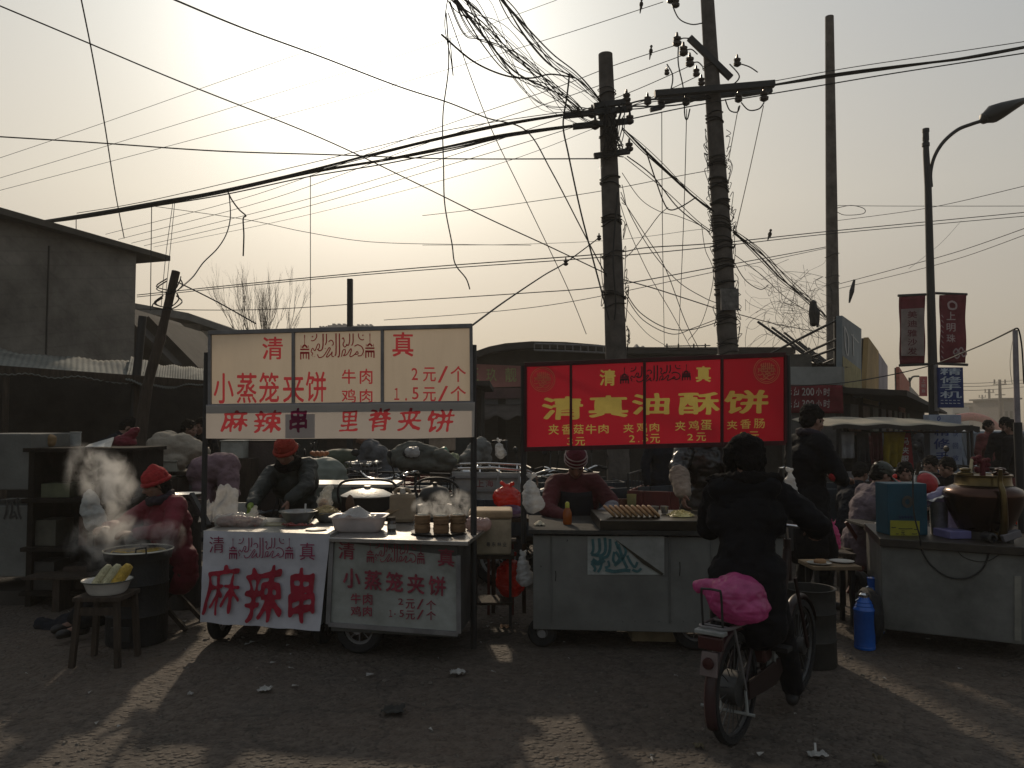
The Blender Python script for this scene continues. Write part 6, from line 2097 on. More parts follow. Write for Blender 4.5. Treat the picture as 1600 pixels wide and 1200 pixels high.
# ================================================================ bicycle and rider in front of the grey cart
def bicycle(label, loc, yaw, red=True):
	t = thing('bicycle', label, 'bicycle', loc, yaw)
	mf = mat('maroon_frame_paint', (.02, .009, .009), rough=.4, var=.3) if red else M_BLACK
	B = lambda mb, n, m, p=t, **k: mb.build(n, m, p, local=True, **k)
	for y, hub in ((0, .085), (.966, .05)):
		a, b = MB(), MB()
		wheel(a, b, (0, y, .272), .272, (1, 0, 0), .045, 18)
		w = B(a, 'wheel', M_RUB, smooth=40)
		B(b, 'rim', mat('dull_dark_rim', (.07, .07, .07), rough=.5, metal=.5), w, smooth=40)
		h = MB()
		h.lathe([(.02, -.05), (hub, -.04), (hub, .04), (.02, .05)], (0, y, .272), 18, Matrix.Rotation(R(90), 3, 'Y'))
		B(h, 'hub', mat('dull_dark_rim', (.07, .07, .07)), w, smooth=40)
	f = MB()
	f.tube(spline([(0, .80, .86), (0, .72, .62), (0, .56, .36), (0, .42, .28)], 6), .024, 8)
	f.tube([(0, .40, .27), (0, .27, .72)], .019, 8)
	for x in (-.055, .055):
		f.tube([(x * .6, .41, .27), (x, 0, .272)], .011, 6)
		f.tube([(x * .5, .29, .66), (x, 0, .272)], .010, 6)
		f.tube([(x * .8, .80, .70), (x, .90, .42), (x, .966, .272)], .012, 6)
	f.tube([(0, .81, .92), (0, .815, .68)], .022, 8)
	B(f, 'frame', mf, smooth=50)
	h = MB()
	h.tube([(0, .81, .9), (0, .785, 1.0)], .013, 8)
	h.tube(spline([(-.29, .60, 1.0), (-.22, .68, 1.01), (-.1, .77, 1.0), (0, .785, 1.0), (.1, .77, 1.0), (.22, .68, 1.01), (.29, .60, 1.0)], 5), .011, 8)
	hb = B(h, 'handlebar', M_CHROME, smooth=50)
	for sx in (-1, 1):
		g = MB()
		g.tube([(.22 * sx, .68, 1.01), (.30 * sx, .59, 1.0)], .017, 10)
		B(g, 'grip', M_RUB, hb, smooth=50)
		m = MB()
		m.tube([(.2 * sx, .70, 1.01), (.22 * sx, .72, 1.12)], .004, 5)
	s = MB()
	s.tube([(0, .28, .68), (0, .25, .76)], .014, 8)
	s.ball((0, .22, .775), (.09, .13, .035), 14, 8)
	B(s, 'saddle', M_BLACK, smooth=60)
	# mudguards
	for y, a0, a1, m, nm in ((0, 40, 205, mat('pink_mudguard', (.04, .019, .02), rough=.4, var=.4), 'mudguard'), (.966, 20, 150, mf, 'mudguard')):
		g = MB()
		g.grid(lambda u, v, y=y, a0=a0, a1=a1: V(((u - .5) * .058, y + (.305 - .02 * (2 * u - 1) ** 2) * math.cos(R(a0 + (a1 - a0) * v)), .272 + (.305 - .02 * (2 * u - 1) ** 2) * math.sin(R(a0 + (a1 - a0) * v)))), 6, 24)
		B(g, nm, m, smooth=70, solid=.003)
	c = MB()
	c.tube(spline([(-.075, .20, .60), (-.075, -.21, .615), (0, -.245, .615), (.075, -.21, .615), (.075, .20, .60)], 5), .008, 6)
	for y in (-.18, -.06, .06):
		c.tube([(-.075, y, .61), (.075, y, .61)], .006, 5)
	for x in (-.065, .065):
		c.tube([(x, -.14, .61), (x, 0, .272)], .007, 5)
	B(c, 'carrier', M_FRAME, smooth=50)
	c = MB()
	c.tube(spline([(-.05, -.24, .615), (-.05, -.255, .78), (-.035, -.26, .80), (.035, -.26, .80), (.05, -.255, .78), (.05, -.24, .615)], 4), .006, 6)
	B(c, 'carrier_hoop', M_BLACK, smooth=50)
	l = MB()
	l.box((0, -.265, .60), (.15, .05, .02))
	B(l, 'rear_rack_bar', M_DULL, bevel=.004)
	l = MB()
	l.box((0, -.265, .55), (.12, .04, .065))
	B(l, 'tail_light', mat('dusty_tail_red', (.045, .01, .01), rough=.4), bevel=.008)
	l = MB()
	l.prism([(-.04, -.27, .51), (.04, -.27, .51), (.045, -.29, .40), (-.045, -.29, .40)], (0, -.012, 0))
	B(l, 'mud_flap', mat('pale_mud_flap', (.16, .12, .115), rough=.5, var=.3), bevel=.003)
	l = MB()
	l.lathe([(.028, 0), (.026, .012), (.001, .016)], (0, -.295, .46), 14, Matrix.Rotation(R(90), 3, 'X'))
	B(l, 'reflector', mat('dusty_tail_red', (.045, .01, .01)), smooth=50)
	k = MB()
	k.tube([(-.16, -.04, .165), (.10, .02, .15)], .008, 6)
	k.tube([(-.10, -.02, .165), (-.085, -.02, .22)], .005, 5)
	k.tube([(-.06, 0, .272), (-.06, -.02, .16)], .008, 6)
	k.tube([(.06, 0, .272), (.07, .0, .155)], .008, 6)
	B(k, 'stand', M_DULL, smooth=50)
	p = MB()
	p.tube([(-.06, .41, .27), (-.075, .47, .13)], .010, 6)
	p.tube([(.06, .41, .27), (.075, .35, .41)], .010, 6)
	p.lathe([(.01, -.01), (.085, -.008), (.085, .008), (.01, .01)], (.05, .41, .27), 18, Matrix.Rotation(R(90), 3, 'Y'))
	ck = B(p, 'crank', M_DULL, smooth=50)
	for c_ in ((-.12, .47, .13), (.12, .35, .41)):
		q = MB()
		q.box(c_, (.09, .08, .025))
		B(q, 'pedal', M_RUB, ck, bevel=.004)
	g = MB()
	g.prism([(.062, .46, .33), (.062, .50, .25), (.062, .40, .20), (.062, .02, .22), (.062, .02, .31)], (.012, 0, 0))
	B(g, 'chain_guard', mf, bevel=.003)
	b = MB()
	b.box((0, .36, .46), (.11, .16, .26))
	B(b, 'battery_box', mat('dark_maroon_plastic', (.06, .02, .02), rough=.45), bevel=.015)
	return t


RC = V((gx(1141, 4.06), 4.06, 0))
YAWB = -R(38.1)
bicycle('dusty maroon electric bicycle carrying a pink plastic bag on its rear rack', RC, YAWB)
rider = person('cyclist in black hooded padded coat and winter hat seen from behind on the bicycle', RC + V((math.sin(R(38.1)), math.cos(R(38.1)), 0)) * .20, YAWB + R(16), h=1.56, zp=.79,
			   spine=(-.03, .22, 1), hd=(-.05, .20, 1), face=(-.5, 1, -.25), hands=((-.24, .46, .99), (.33, .38, .99)), hand_dir=((.1, 1, -.1), (.0, 1, -.1)), palms=((.2, 0, -1), (-.2, 0, -1)), poles=((-.25, -.3, -1), (1, -.3, -.6)), curls=(1.3, 1.3),
			   coat=C_BLK, coat_len=.26, trousers=C_TRO, hat=('fluffy', FUR, None), hair='short', hood=FUR, fat=1.15, feet=((-.15, .30, .16), (.20, .42, .08)), shoulders=.185, wr=.014, seed=61)


def knot_bag(name, label, c, r, m, seed=0, ears=1.0, cat='plastic bag', tilt=(0, 0), group=None, knot=True, wr=.02):
	"""A filled carrier bag with gathered knot and two ears, resting on c."""
	c = V(c)
	rx, ry, rz = r
	top = c + V((tilt[0], tilt[1], rz * 1.95))
	caps = [('e', c + V((0, 0, rz)), r), ('e', c + V((rx * .1, 0, rz * .62)), (rx * 1.02, ry * 1.02, rz * .62))]
	if knot:
		caps += [('c', c + V((0, 0, rz * 1.5)), top, rx * .45, rx * .12), ('e', top + V((0, 0, .012)), (rx * .16, rx * .16, rx * .12)),
				 ('c', top, top + V((-rx * .38, 0, rz * .35 * ears)), rx * .09, rx * .14), ('c', top, top + V((rx * .40, .01, rz * .30 * ears)), rx * .09, rx * .13)]
	o = blob(name, caps, max(.006, rx * .055), m, None, wr=wr, ws=2.2 / rx * .6, sm=2, seed=seed)
	return tag(o, label, cat, group)


PINK = film('pink_bag_film', (.62, .10, .30), clear=.10)
REDB = film('red_bag_film', (.62, .035, .02), clear=.08)
WHITEB = film('white_bag_film', (.62, .61, .60), clear=.22)
CLEARB = film('clear_bag_film', (.6, .6, .56), clear=.55, rough=.12)
PURP = film('purple_bag_film', (.20, .11, .22), clear=.15)
b0 = RC + V((math.sin(R(38.1)), math.cos(R(38.1)), 0)) * (-.09) + V((.03, -.03, 0))
caps = []
bc = b0 + V((0, 0, .62))
bx_ = V((math.cos(R(38.1)), -math.sin(R(38.1)), 0))
o = blob('plastic_bag', [('e', bc + bx_ * .02 + V((0, 0, .12)), (.145, .135, .12)), ('e', bc + bx_ * .05 + V((0, 0, .085)), (.13, .13, .085)), ('c', bc - bx_ * .07 + V((0, 0, .14)), bc - bx_ * .155 + V((0, -.02, .165)), .065, .032), ('c', bc - bx_ * .145 + V((0, -.02, .165)), bc - bx_ * .185 + V((0, -.02, .155)), .038, .03), ('e', bc - bx_ * .15 + V((0, -.02, .165)), (.042, .04, .034))], .007, PINK, None, wr=.009, ws=13, sm=2)
tag(o, 'shiny pink plastic bag of shopping on the bicycle rack', 'plastic bag')

# ================================================================ corn stove at left
def lathe_thing(name, label, cat, prof, c, m, n=28, group=None, sx=1, sy=1, sm=40):
	mb = MB()
	mb.lathe(prof, c, n, None, sx, sy)
	return tag(mb.build(name, m, smooth=sm), label, cat, group)


YS = 5.92
cx = gx(221, YS)
st = thing('stove', 'black drum stove under the steaming corn wok', 'stove', (cx, YS, 0))
mb = MB()
mb.lathe([(.205, .0), (.21, .02), (.21, .2), (.216, .21), (.21, .22), (.21, .42), (.216, .43), (.21, .44), (.21, .60), (.17, .61)], (cx, YS, 0), 32)
mb.build('drum', mat('soot_black_iron', (.012, .012, .013), rough=.6, var=.5, scale=9, bump=.4), st, smooth=40)
mb = MB()
mb.box((cx - .02, YS - .205, .10), (.14, .03, .1))
mb.build('stove_door', M_BLACK, st, bevel=.005)
wk = thing('wok', 'deep black wok of boiling corn with bright rim and two handles', 'wok', (cx, YS, .60))
mb = MB()
zr = P(221, 859, YS).z
prof = [(.10, .605), (.19, .615), (.225, zr - .06), (.235, zr - .005), (.24, zr), (.236, zr + .006), (.226, zr - .004), (.215, zr - .06), (.17, .66), (.0, .65)]
mb.lathe(prof, (cx, YS, 0), 40)
mb.build('pan', M_BLACK, wk, smooth=50)
mb = MB()
mb.tube([V((cx + .237 * math.cos(a), YS + .237 * math.sin(a), zr + .004)) for a in [2 * math.pi * i / 40 for i in range(40)]], .006, 6, closed=True)
mb.build('rim', mat('bright_worn_rim', (.6, .58, .5), rough=.3, metal=.6), wk, smooth=60)
for a in (200, -30):
	p = V((cx + .23 * math.cos(R(a)), YS + .23 * math.sin(R(a)) * 1.0, zr))
	if a == 200:
		p = V((cx - .11, YS + .19, zr))
	else:
		p = V((cx + .11, YS - .2, zr))
	mb = MB()
	mb.tube([p + V((-.04, 0, -.02)), p + V((-.035, 0, .035)), p + V((.035, 0, .045)), p + V((.04, 0, -.02))], .007, 6)
	mb.build('handle', M_BLACK, wk, smooth=40)
mb = MB()
mb.lathe([(.215, zr - .03), (.001, zr - .028)], (cx, YS, 0), 36)
tag(mb.build('broth', mat('yellow_broth', (.32, .22, .06), rough=.15, var=.3, spec=.6)), 'yellow boiling broth filling the corn wok', 'broth')
CORN = mat('yellow_corn', (.55, .36, .06), rough=.5, var=.35, scale=30, bump=.8, bscale=120)
CORNP = mat('pale_corn', (.52, .48, .30), rough=.5, var=.25, scale=30, bump=.8, bscale=120)


def cob(c, d, L, r, m, label, group):
	d = V(d).normalized()
	x = d.orthogonal().normalized()
	mm = Matrix((x, d.cross(x), d)).transposed()
	mb = MB()
	prof = [(.001, -L / 2), (r * .75, -L / 2 + .006), (r, -L * .25)] + [(r * (1 + .05 * (i % 2)), -L * .25 + L * .5 * i / 14) for i in range(1, 14)] + [(r * .93, L * .3), (r * .72, L * .45), (.001, L / 2)]
	mb.lathe(prof, c, 14, mm)
	return tag(mb.build('corn_cob', m, smooth=60), label, 'corn', group)


for k, (dx, dy, a) in enumerate(((-.12, .02, 20), (-.04, .08, -15), (.05, .05, 10), (.02, -.06, 35), (-.1, -.08, -25), (.11, -.04, 60), (.12, .08, -40))):
	cob((cx + dx, YS + dy, zr - .022), (math.cos(R(a)), math.sin(R(a)), .05), .17, .026, CORN, 'yellow corn cob floating in the steaming wok', 'corn cobs in the wok')

# stool and enamel basin
YT = 5.42
sx = gx(174, YT)
sl_ = thing('stool', 'dark square wooden stool under the white basin of corn', 'stool', (sx, YT, 0))
zs = .455
mb = MB()
mb.box((sx, YT, zs - .015), (.31, .30, .03))
mb.build('seat', M_WOODD, sl_, bevel=.004)
for dx in (-1, 1):
	for dy in (-1, 1):
		mb = MB()
		mb.beam((sx + dx * .125, YT + dy * .12, zs - .03), (sx + dx * .15, YT + dy * .14, 0), .036)
		mb.build('leg', M_WOODD, sl_, bevel=.003)
mb = MB()
mb.box((sx, YT - .125, .36), (.25, .02, .05))
mb.box((sx, YT + .125, .36), (.25, .02, .05))
mb.build('apron_rail', M_WOODD, sl_)
bs = thing('basin', 'white enamel basin with dark rim on the dark stool', 'basin', (sx, YT, zs))
mb = MB()
mb.lathe([(.001, zs + .001), (.11, zs + .001), (.125, zs + .02), (.145, zs + .075), (.158, zs + .085), (.158, zs + .089), (.143, zs + .082), (.12, zs + .025), (.105, zs + .008), (.001, zs + .008)], (sx, YT, 0), 36)
mb.build('bowl', mat('white_enamel', (.6, .58, .54), rough=.25, var=.12, spec=.5), bs, smooth=50)
mb = MB()
mb.tube([V((sx + .159 * math.cos(a), YT + .159 * math.sin(a), zs + .088)) for a in [2 * math.pi * i / 36 for i in range(36)]], .004, 6, closed=True)
mb.build('rim', mat('dark_enamel_rim', (.05, .06, .05), rough=.4), bs, smooth=50)
for k, (dx, m, lab) in enumerate(((-.06, CORNP, 'pale corn cob leaning at the left in the white basin'), (.0, CORNP, 'pale corn cob in the middle of the white basin'), (.065, CORN, 'yellow corn cob leaning at the right in the white basin'))):
	cob((sx + dx + .02, YT - .01 + .01 * k, zs + .105), (.42, .1, .62), .20, .029 + .004 * k, m, lab, 'corn cobs in the basin')
# folding chair behind the stove
ch = thing('folding_chair', 'folding chair with slanting dark bars beside the red-jacketed vendor', 'chair', (gx(268, 6.3), 6.35, 0))
mb = MB()
X0 = gx(262, 6.35)
mb.box((X0, 6.38, .43), (.36, .34, .03))
mb.build('seat', M_WOODD, ch, bevel=.004)
for dy in (-.15, .17):
	mb = MB()
	mb.beam((X0 - .22, 6.36 + dy, 0), (X0 + .18, 6.36 + dy, .43), .03)
	mb.build('leg', M_WOODD, ch)
	mb = MB()
	mb.beam((X0 + .24, 6.36 + dy, 0), (X0 - .16, 6.36 + dy, .42), .03)
	mb.build('leg', M_WOODD, ch)
bar = MB()
bar.beam(P(299, 772, 6.2), P(326, 822, 6.05), .035)
tag(bar.build('cart_handle', M_BLACK), 'slanting black handle bar running down to the white cloth cart', 'handle bar')

# ================================================================ left stall: block counter, cabinet, things on it
t = thing('block_counter', 'pale block counter with painted black character at left edge', 'counter', (gx(10, 7.2), 7.4, 0))
z1 = P(25, 701, 7.0).z
f = MB()
x0, x1 = gx(-60, 7.0), gx(49, 7.0)
f.box(((x0 + x1) / 2, 7.35, .62 + (z1 - .62) / 2 + .26), (x1 - x0, .7, z1 - .88))
f.build('upper_block', mat('dirty_white_block', (.13, .13, .12), rough=.85, var=.3, scale=2, bump=.25), t, bevel=.01)
f = MB()
zm = .88
f.box(((x0 + x1) / 2, 7.36, zm / 2 + .125), (x1 - x0 - .01, .7, zm - .262))
lo = f.build('lower_block', mat('dirty_white_block', (.2, .2, .185)), t, bevel=.01)
f = MB()
f.box(((x0 + x1) / 2, 7.38, .06), (x1 - x0 - .05, .66, .12))
f.build('plinth', M_DARKW, t)
fc = Face(P(0, 840, 7.005), P(40, 840, 7.005), P(0, 780, 7.005))
le = MB()
write(le, fc, '瓜', (5, 778, 34, 812), .012)
le.build('lettering', M_BLACK, lo)
M_SOOT = mat('sooty_wood', (.02, .016, .013), rough=.95, var=.5, scale=6, bump=.4, spec=.1)
t = thing('wooden_cabinet', 'dark soot-stained wooden cabinet stall behind the steam', 'cabinet', (gx(120, 7.3), 7.3, 0))
xa, xb = gx(52, 7.0), gx(205, 7.0)
zt = P(120, 703, 7.0).z
mb = MB()
mb.box(((xa + xb) / 2, 7.62, zt / 2), (xb - xa, .04, zt))
mb.build('back_panel', M_SOOT, t)
for x in (xa, (xa + xb) / 2 + .1, xb):
	mb = MB()
	mb.box((x, 7.3, zt / 2), (.05, .62, zt))
	mb.build('side_panel', M_SOOT, t, bevel=.003)
for z in (.12, .50, .92, zt):
	mb = MB()
	mb.box(((xa + xb) / 2, 7.28, z), (xb - xa + .1, .68, .035))
	mb.build('shelf', M_SOOT, t, bevel=.003)
rg = random.Random(4)
for k, (px, z, w, h, c, lab) in enumerate(((84, .52, .20, .22, (.07, .066, .05), 'pale cardboard box on the upper shelf of the dark cabinet'), (80, .14, .22, .24, (.05, .047, .043), 'grey box low in the left bay of the dark cabinet'), (150, .52, .16, .25, (.10, .055, .04), 'brown carton on the right bay of the dark cabinet'), (128, .14, .2, .2, (.07, .05, .04), 'small dark carton low in the middle of the cabinet'), (95, .94, .24, .12, (.09, .095, .055), 'greenish packet on the top shelf of the dark cabinet'))):
	mb = MB()
	mb.box((gx(px, 7.1), 7.15, z + h / 2 + .002), (w, .25, h), rz=rg.uniform(-.15, .15))
	mb.box((gx(px, 7.1), 7.15, z + h + .004), (w * .2, .25, .004), rz=rg.uniform(-.1, .1))
	tag(mb.build('carton', mat('carton_%d' % k, c, rough=.8, var=.4, scale=5, bump=.2), bevel=.004), lab, 'box')
mb = MB()
mb.box((gx(112, 6.95), 6.95, .29), (.55, .4, .02))
mb.box((gx(112, 6.95), 6.95, .14), (.06, .35, .28))
tag(mb.build('low_bench', M_WOODD), 'low dark bench in front of the sooty cabinet', 'bench')
o = blob('bread_loaf', [('c', V((gx(57, 7.3), 7.3, zt + .085)), V((gx(80, 7.3), 7.3, zt + .085)), .055, .05), ('c', V((gx(57, 7.3), 7.3, zt + .06)), V((gx(80, 7.3), 7.3, zt + .06)), .05, .05)], .01, mat('brown_crust', (.24, .15, .07), rough=.7, var=.4), sm=2, wr=.006)
tag(o, 'brown bread loaf on the cabinet top beside the block counter', 'bread')
z_c = z1
lathe_thing('tin_can', 'grey lidded jar at the left end of the block counter', 'jar', [(.04, 0), (.045, .01), (.045, .10), (.05, .105), (.05, .12), (.0, .125)], (gx(7, 7.2), 7.2, z_c), M_STEEL, 20)
lathe_thing('tin_can', 'dull tin can on the cabinet behind the bread loaf', 'can', [(.045, 0), (.047, .01), (.045, .12), (.05, .125), (.05, .135), (.0, .135)], (gx(119, 7.5), 7.5, zt + .018), M_DULL, 20)
mb = MB()
mb.grid(lambda u, v: V((gx(14, 7.2) + .16 * u, 7.1 + .22 * v, z_c + .012 + .02 * nz((u * 3, v * 3, 1)))), 8, 8)
tag(mb.build('cloth_rag', mat('grey_white_rag', (.42, .42, .38), rough=.9, bump=.5), smooth=60, solid=.006), 'crumpled pale rag on the block counter', 'rag')
mb = MB()
mb.prism([P(130, 703, 7.2), P(172, 703, 7.2), P(178, 686, 7.75), P(140, 697, 7.75)], (0, 0, .02))
tag(mb.build('metal_sheet', mat('pale_metal_sheet', (.42, .43, .42), rough=.4, metal=.4)), 'slanted pale metal sheet on the cabinet top', 'sheet')
o = blob('red_cloth', [('c', P(181, 698, 7.8), P(200, 690, 7.8), .09, .07), ('c', P(197, 688, 7.8), P(214, 670, 7.8), .06, .02)], .015, C_RED, sm=2, wr=.02)
tag(o, 'crimson cloth bundle heaped at the right end of the cabinet top', 'cloth')
# hanging white sack and its hook rail
rl = MB()
rl.beam(V((gx(135, 6.85), 7.0, zt + .0)), P(147, 764, 6.75), .03)
o = blob('cloth_sack', [('c', P(140, 768, 6.7), P(143, 785, 6.7), .022, .06), ('c', P(141, 790, 6.7), P(149, 815, 6.7), .075, .085), ('e', P(151, 818, 6.7), (.085, .05, .035)), ('c', P(137, 777, 6.7), P(136, 792, 6.7), .04, .045)], .01, mat('white_sackcloth', (.48, .48, .45), rough=.85, bump=.4, trans=.2), sm=2, wr=.014)
tag(o, 'white cloth sack hanging on the front of the dark cabinet', 'sack')
mb = MB()
mb.tube([P(141, 768, 6.7), P(141, 757, 6.72), V((gx(141, 6.75), 6.97, P(141, 752, 6.75).z))], .006, 5)
tag(mb.build('hook', M_BLACK), 'iron hook holding the white cloth sack', 'hook')
o = blob('cloth_shoe_bundle', [('c', P(62, 976, 6.3), P(100, 985, 6.3), .05, .07), ('c', P(100, 975, 6.4), P(150, 965, 6.4), .07, .09)], .014, C_NAVY, sm=2, wr=.015)
tag(o, 'dark bundle lying on the ground before the cabinet', 'bundle')

# ================================================================ on the twin carts
def bowl(name, label, c, r, h, m, cat='bowl', parent=None, base=.55):
	c = V(c)
	return lathe_thing(name, label, cat, [(.001, .002), (r * base, .002), (r * base * 1.1, .006), (r * .88, h * .7), (r * .97, h), (r * 1.08, h + .002), (r * 1.08, h + .007), (r * .95, h + .005), (r * .84, h * .7), (r * base, .012), (.001, .010)], c, m, 32)


bowl('steel_bowl', 'wide steel mixing bowl under the bending vendor', (gx(468, 6.12), 6.12, ZL), .135, .092, M_STEEL)
bowl('steel_bowl', 'smaller steel bowl heaped with pale noodles', (gx(512, 6.22), 6.22, ZL), .10, .075, M_STEEL)
cb = MB()
cb.tube([V((gx(478, 6.1), 6.1, ZL + .03)), V((gx(477, 6.1), 6.14, ZL + .15))], .007, 8)
tag(cb.build('spoon_handle', M_WHITE), 'white spoon handle standing in the wide steel bowl', 'spoon')
nd = MB()
rg = random.Random(5)
for k in range(130):
	a, rr = rg.uniform(0, 6.28), .085 * math.sqrt(rg.random())
	c = V((gx(512, 6.22) + rr * math.cos(a), 6.22 + rr * math.sin(a), ZL + .075 + .045 * (1 - (rr / .085) ** 2) + rg.uniform(-.008, .006)))
	pts = [c + V((rg.uniform(-.03, .03), rg.uniform(-.03, .03), rg.uniform(-.012, .01))) for _ in range(4)]
	nd.tube(spline(pts, 3), .0028, 4)
nd.lathe([(.086, ZL + .072), (.05, ZL + .105), (.001, ZL + .115)], (gx(512, 6.22), 6.22, 0), 16)
tag(nd.build('noodles', mat('pale_noodles', (.5, .40, .22), rough=.5, var=.3)), 'heap of pale noodles in the smaller steel bowl', 'noodles', kind='stuff')
o = blob('plastic_bag', [('e', V((gx(508, 6.35), 6.38, ZL + .13)), (.06, .05, .08)), ('c', V((gx(508, 6.35), 6.38, ZL + .19)), V((gx(514, 6.35), 6.38, ZL + .25)), .04, .03)], .008, CLEARB, wr=.014, ws=16, sm=1)
tag(o, 'clear bag of brown bread behind the noodle bowl', 'plastic bag')
o = blob('bread', [('e', V((gx(506, 6.35), 6.38, ZL + .11)), (.045, .038, .06))], .008, mat('orange_bread', (.42, .20, .08), rough=.6), sm=1)
tag(o, 'orange-brown bread inside the clear bag behind the noodles', 'bread')
ml = blob('meat', [('c', V((gx(350, 5.95), 5.95, ZL + .035)), V((gx(372, 5.95), 5.97, ZL + .035)), .035, .045), ('c', V((gx(375, 5.95), 5.95, ZL + .035)), V((gx(402, 5.95), 5.98, ZL + .03)), .04, .035)], .008, mat('raw_pink_meat', (.36, .16, .13), rough=.35, var=.5, scale=25, spec=.5), sm=1, wr=.012, ws=20)
tag(ml, 'raw pink meat lying in a clear bag on the white cart', 'meat')
o = blob('plastic_bag', [('c', V((gx(348, 5.95), 5.94, ZL + .04)), V((gx(376, 5.95), 5.97, ZL + .04)), .045, .056), ('c', V((gx(376, 5.95), 5.95, ZL + .04)), V((gx(406, 5.95), 5.98, ZL + .035)), .052, .045), ('c', V((gx(394, 5.95), 5.98, ZL + .06)), V((gx(398, 5.95), 6.0, ZL + .13)), .04, .015)], .008, CLEARB, wr=.014, ws=18, sm=1)
tag(o, 'clear bag of raw meat at the left end of the white cart', 'plastic bag')


def sheet_bag(label, px, Y, z, w, h, m, seed):
	mb = MB()
	X = gx(px, Y)
	mb.grid(lambda u, v: V((X + (u - .5) * w * (1 - .3 * v) + .10 * w * v, Y + .03 * nz((u * 4, v * 4, seed)) + .03 * v, z + h * v * (1 - .25 * abs(u - .35)) + .02 * nz((u * 5, v * 3, seed + 2)))), 18, 18)
	return tag(mb.build('plastic_bag', m, smooth=70, solid=.002), label, 'plastic bag')


sheet_bag('milky plastic bag standing open behind the meat bag', 352, 6.15, ZL + .002, .22, .30, WHITEB, 3)
sheet_bag('pale crumpled bag beside the left post of the cream board', 324, 6.2, ZL + .002, .12, .17, WHITEB, 8)
mb = MB()
mb.prism([V((gx(352, 6.4), 6.38, ZL)), V((gx(398, 6.4), 6.38, ZL)), V((gx(396, 6.4), 6.42, ZL + .13)), V((gx(356, 6.4), 6.42, ZL + .13))], (0, .02, 0))
tag(mb.build('tin_tray', M_DULL), 'grey tin tray propped up behind the meat', 'tray')
mb = MB()
for k in range(26):
	a = rg.uniform(0, 6.28)
	c = V((gx(466, 5.88) + rg.uniform(-.11, .11), 5.9 + rg.uniform(-.05, .05), ZL + .010 + rg.random() * .012))
	d = V((math.cos(a), math.sin(a), 0)) * .028
	mb.tube([c - d, c + V((0, 0, .006)), c + d], [.003, .007, .002], 5)
tag(mb.build('dried_chilli', mat('dark_red_chilli', (.20, .02, .012), rough=.4, spec=.5)), 'scatter of dark red dried chillies on the cart top', 'chilli', kind='stuff')
mb = MB()
mb.box((gx(430, 5.9), 5.95, ZL + .008), (.20, .16, .012), rz=.1)
mb.lathe([(.001, ZL + .002), (.08, ZL + .002), (.085, ZL + .012), (.001, ZL + .008)], (gx(497, 5.75), 5.72, 0), 20)
mb2 = MB()
mb2.box((gx(428, 6.05), 6.05, ZL + .007), (.22, .16, .012), rz=-.08)
tag(mb2.build('chopping_board', mat('worn_board', (.30, .27, .18), rough=.7, var=.4), bevel=.003), 'pale chopping board under the vendor hand', 'board')
mb2 = MB()
mb2.lathe([(.001, .001), (.07, .001), (.078, .01), (.001, .006)], (gx(496, 5.76), 5.76, ZL), 24)
tag(mb2.build('plate', mat('pale_plate', (.45, .44, .4), rough=.3)), 'small pale plate at the right corner of the white cart', 'plate')

# white tub, jar, jerrycan, steamers on the steel top
tb = thing('plastic_tub', 'white plastic tub with crumpled bag on top', 'tub', (gx(563, 5.85), 5.85, ZR))
mb = MB()


def rr(w, d, r, z, n=5):
	pts = []
	for (sx_, sy_, a0) in ((1, 1, 0), (-1, 1, 90), (-1, -1, 180), (1, -1, 270)):
		for k in range(n):
			a = R(a0 + 90 * k / (n - 1))
			pts.append(V((gx(563, 5.85) + sx_ * (w / 2 - r) + r * math.cos(a), 5.85 + sx_ * 0 + sy_ * (d / 2 - r) + r * math.sin(a), z)))
	return pts


rings = [rr(.30, .20, .04, ZR + .003), rr(.33, .23, .045, ZR + .02), rr(.375, .265, .05, ZR + .105), rr(.41, .30, .055, ZR + .107), rr(.41, .30, .055, ZR + .114), rr(.365, .255, .05, ZR + .11), rr(.32, .22, .045, ZR + .02)]
n = len(rings[0])
mb.add([p for r_ in rings for p in r_], [(i * n + k, i * n + (k + 1) % n, (i + 1) * n + (k + 1) % n, (i + 1) * n + k) for i in range(len(rings) - 1) for k in range(n)] + [tuple(range(n - 1, -1, -1)), tuple(range((len(rings) - 1) * n, len(rings) * n))])
mb.build('tub', mat('milky_white_plastic', (.62, .56, .55), rough=.4, var=.1, trans=.3), tb, smooth=40)
mb = MB()
mb.grid(lambda u, v: V((gx(560, 5.85) + (u - .5) * .26, 5.87 + (v - .5) * .18, ZR + .10 + .075 * math.exp(-((u - .45) ** 2 + (v - .5) ** 2) * 9) + .025 * nz((u * 5, v * 5, 4)))), 18, 14)
mb.build('bag_cover', WHITEB, tb, smooth=70, solid=.002)
jr = thing('spice_jar', 'small dark spice jar between white tub and steamers', 'jar', (gx(613, 5.85), 5.85, ZR))
c = (gx(613, 5.85), 5.85, ZR)
MB().lathe([(.028, .001), (.032, .006), (.032, .07), (.026, .078)], c, 18).build('jar', mat('dark_jar_glass', (.08, .06, .05), rough=.15, spec=.6), jr, smooth=40)
MB().lathe([(.030, .076), (.030, .10), (.0, .102)], c, 18).build('lid', M_WOODD, jr, smooth=40)
MB().lathe([(.0325, .02), (.0325, .05)], c, 18).build('paper_band', mat('pale_paper', (.45, .43, .4)), jr, smooth=40)
jc = thing('jerrycan', 'beige plastic jerrycan standing behind the spice jar', 'jerrycan', (gx(630, 6.35), 6.35, ZR))
q = V((gx(630, 6.35), 6.35, ZR))
JM = mat('beige_jerry_plastic', (.34, .27, .19), rough=.5, var=.2, trans=.15)
MB().box(q + V((0, 0, .115)), (.20, .12, .228)).build('body', JM, jc, bevel=.03)
mb = MB()
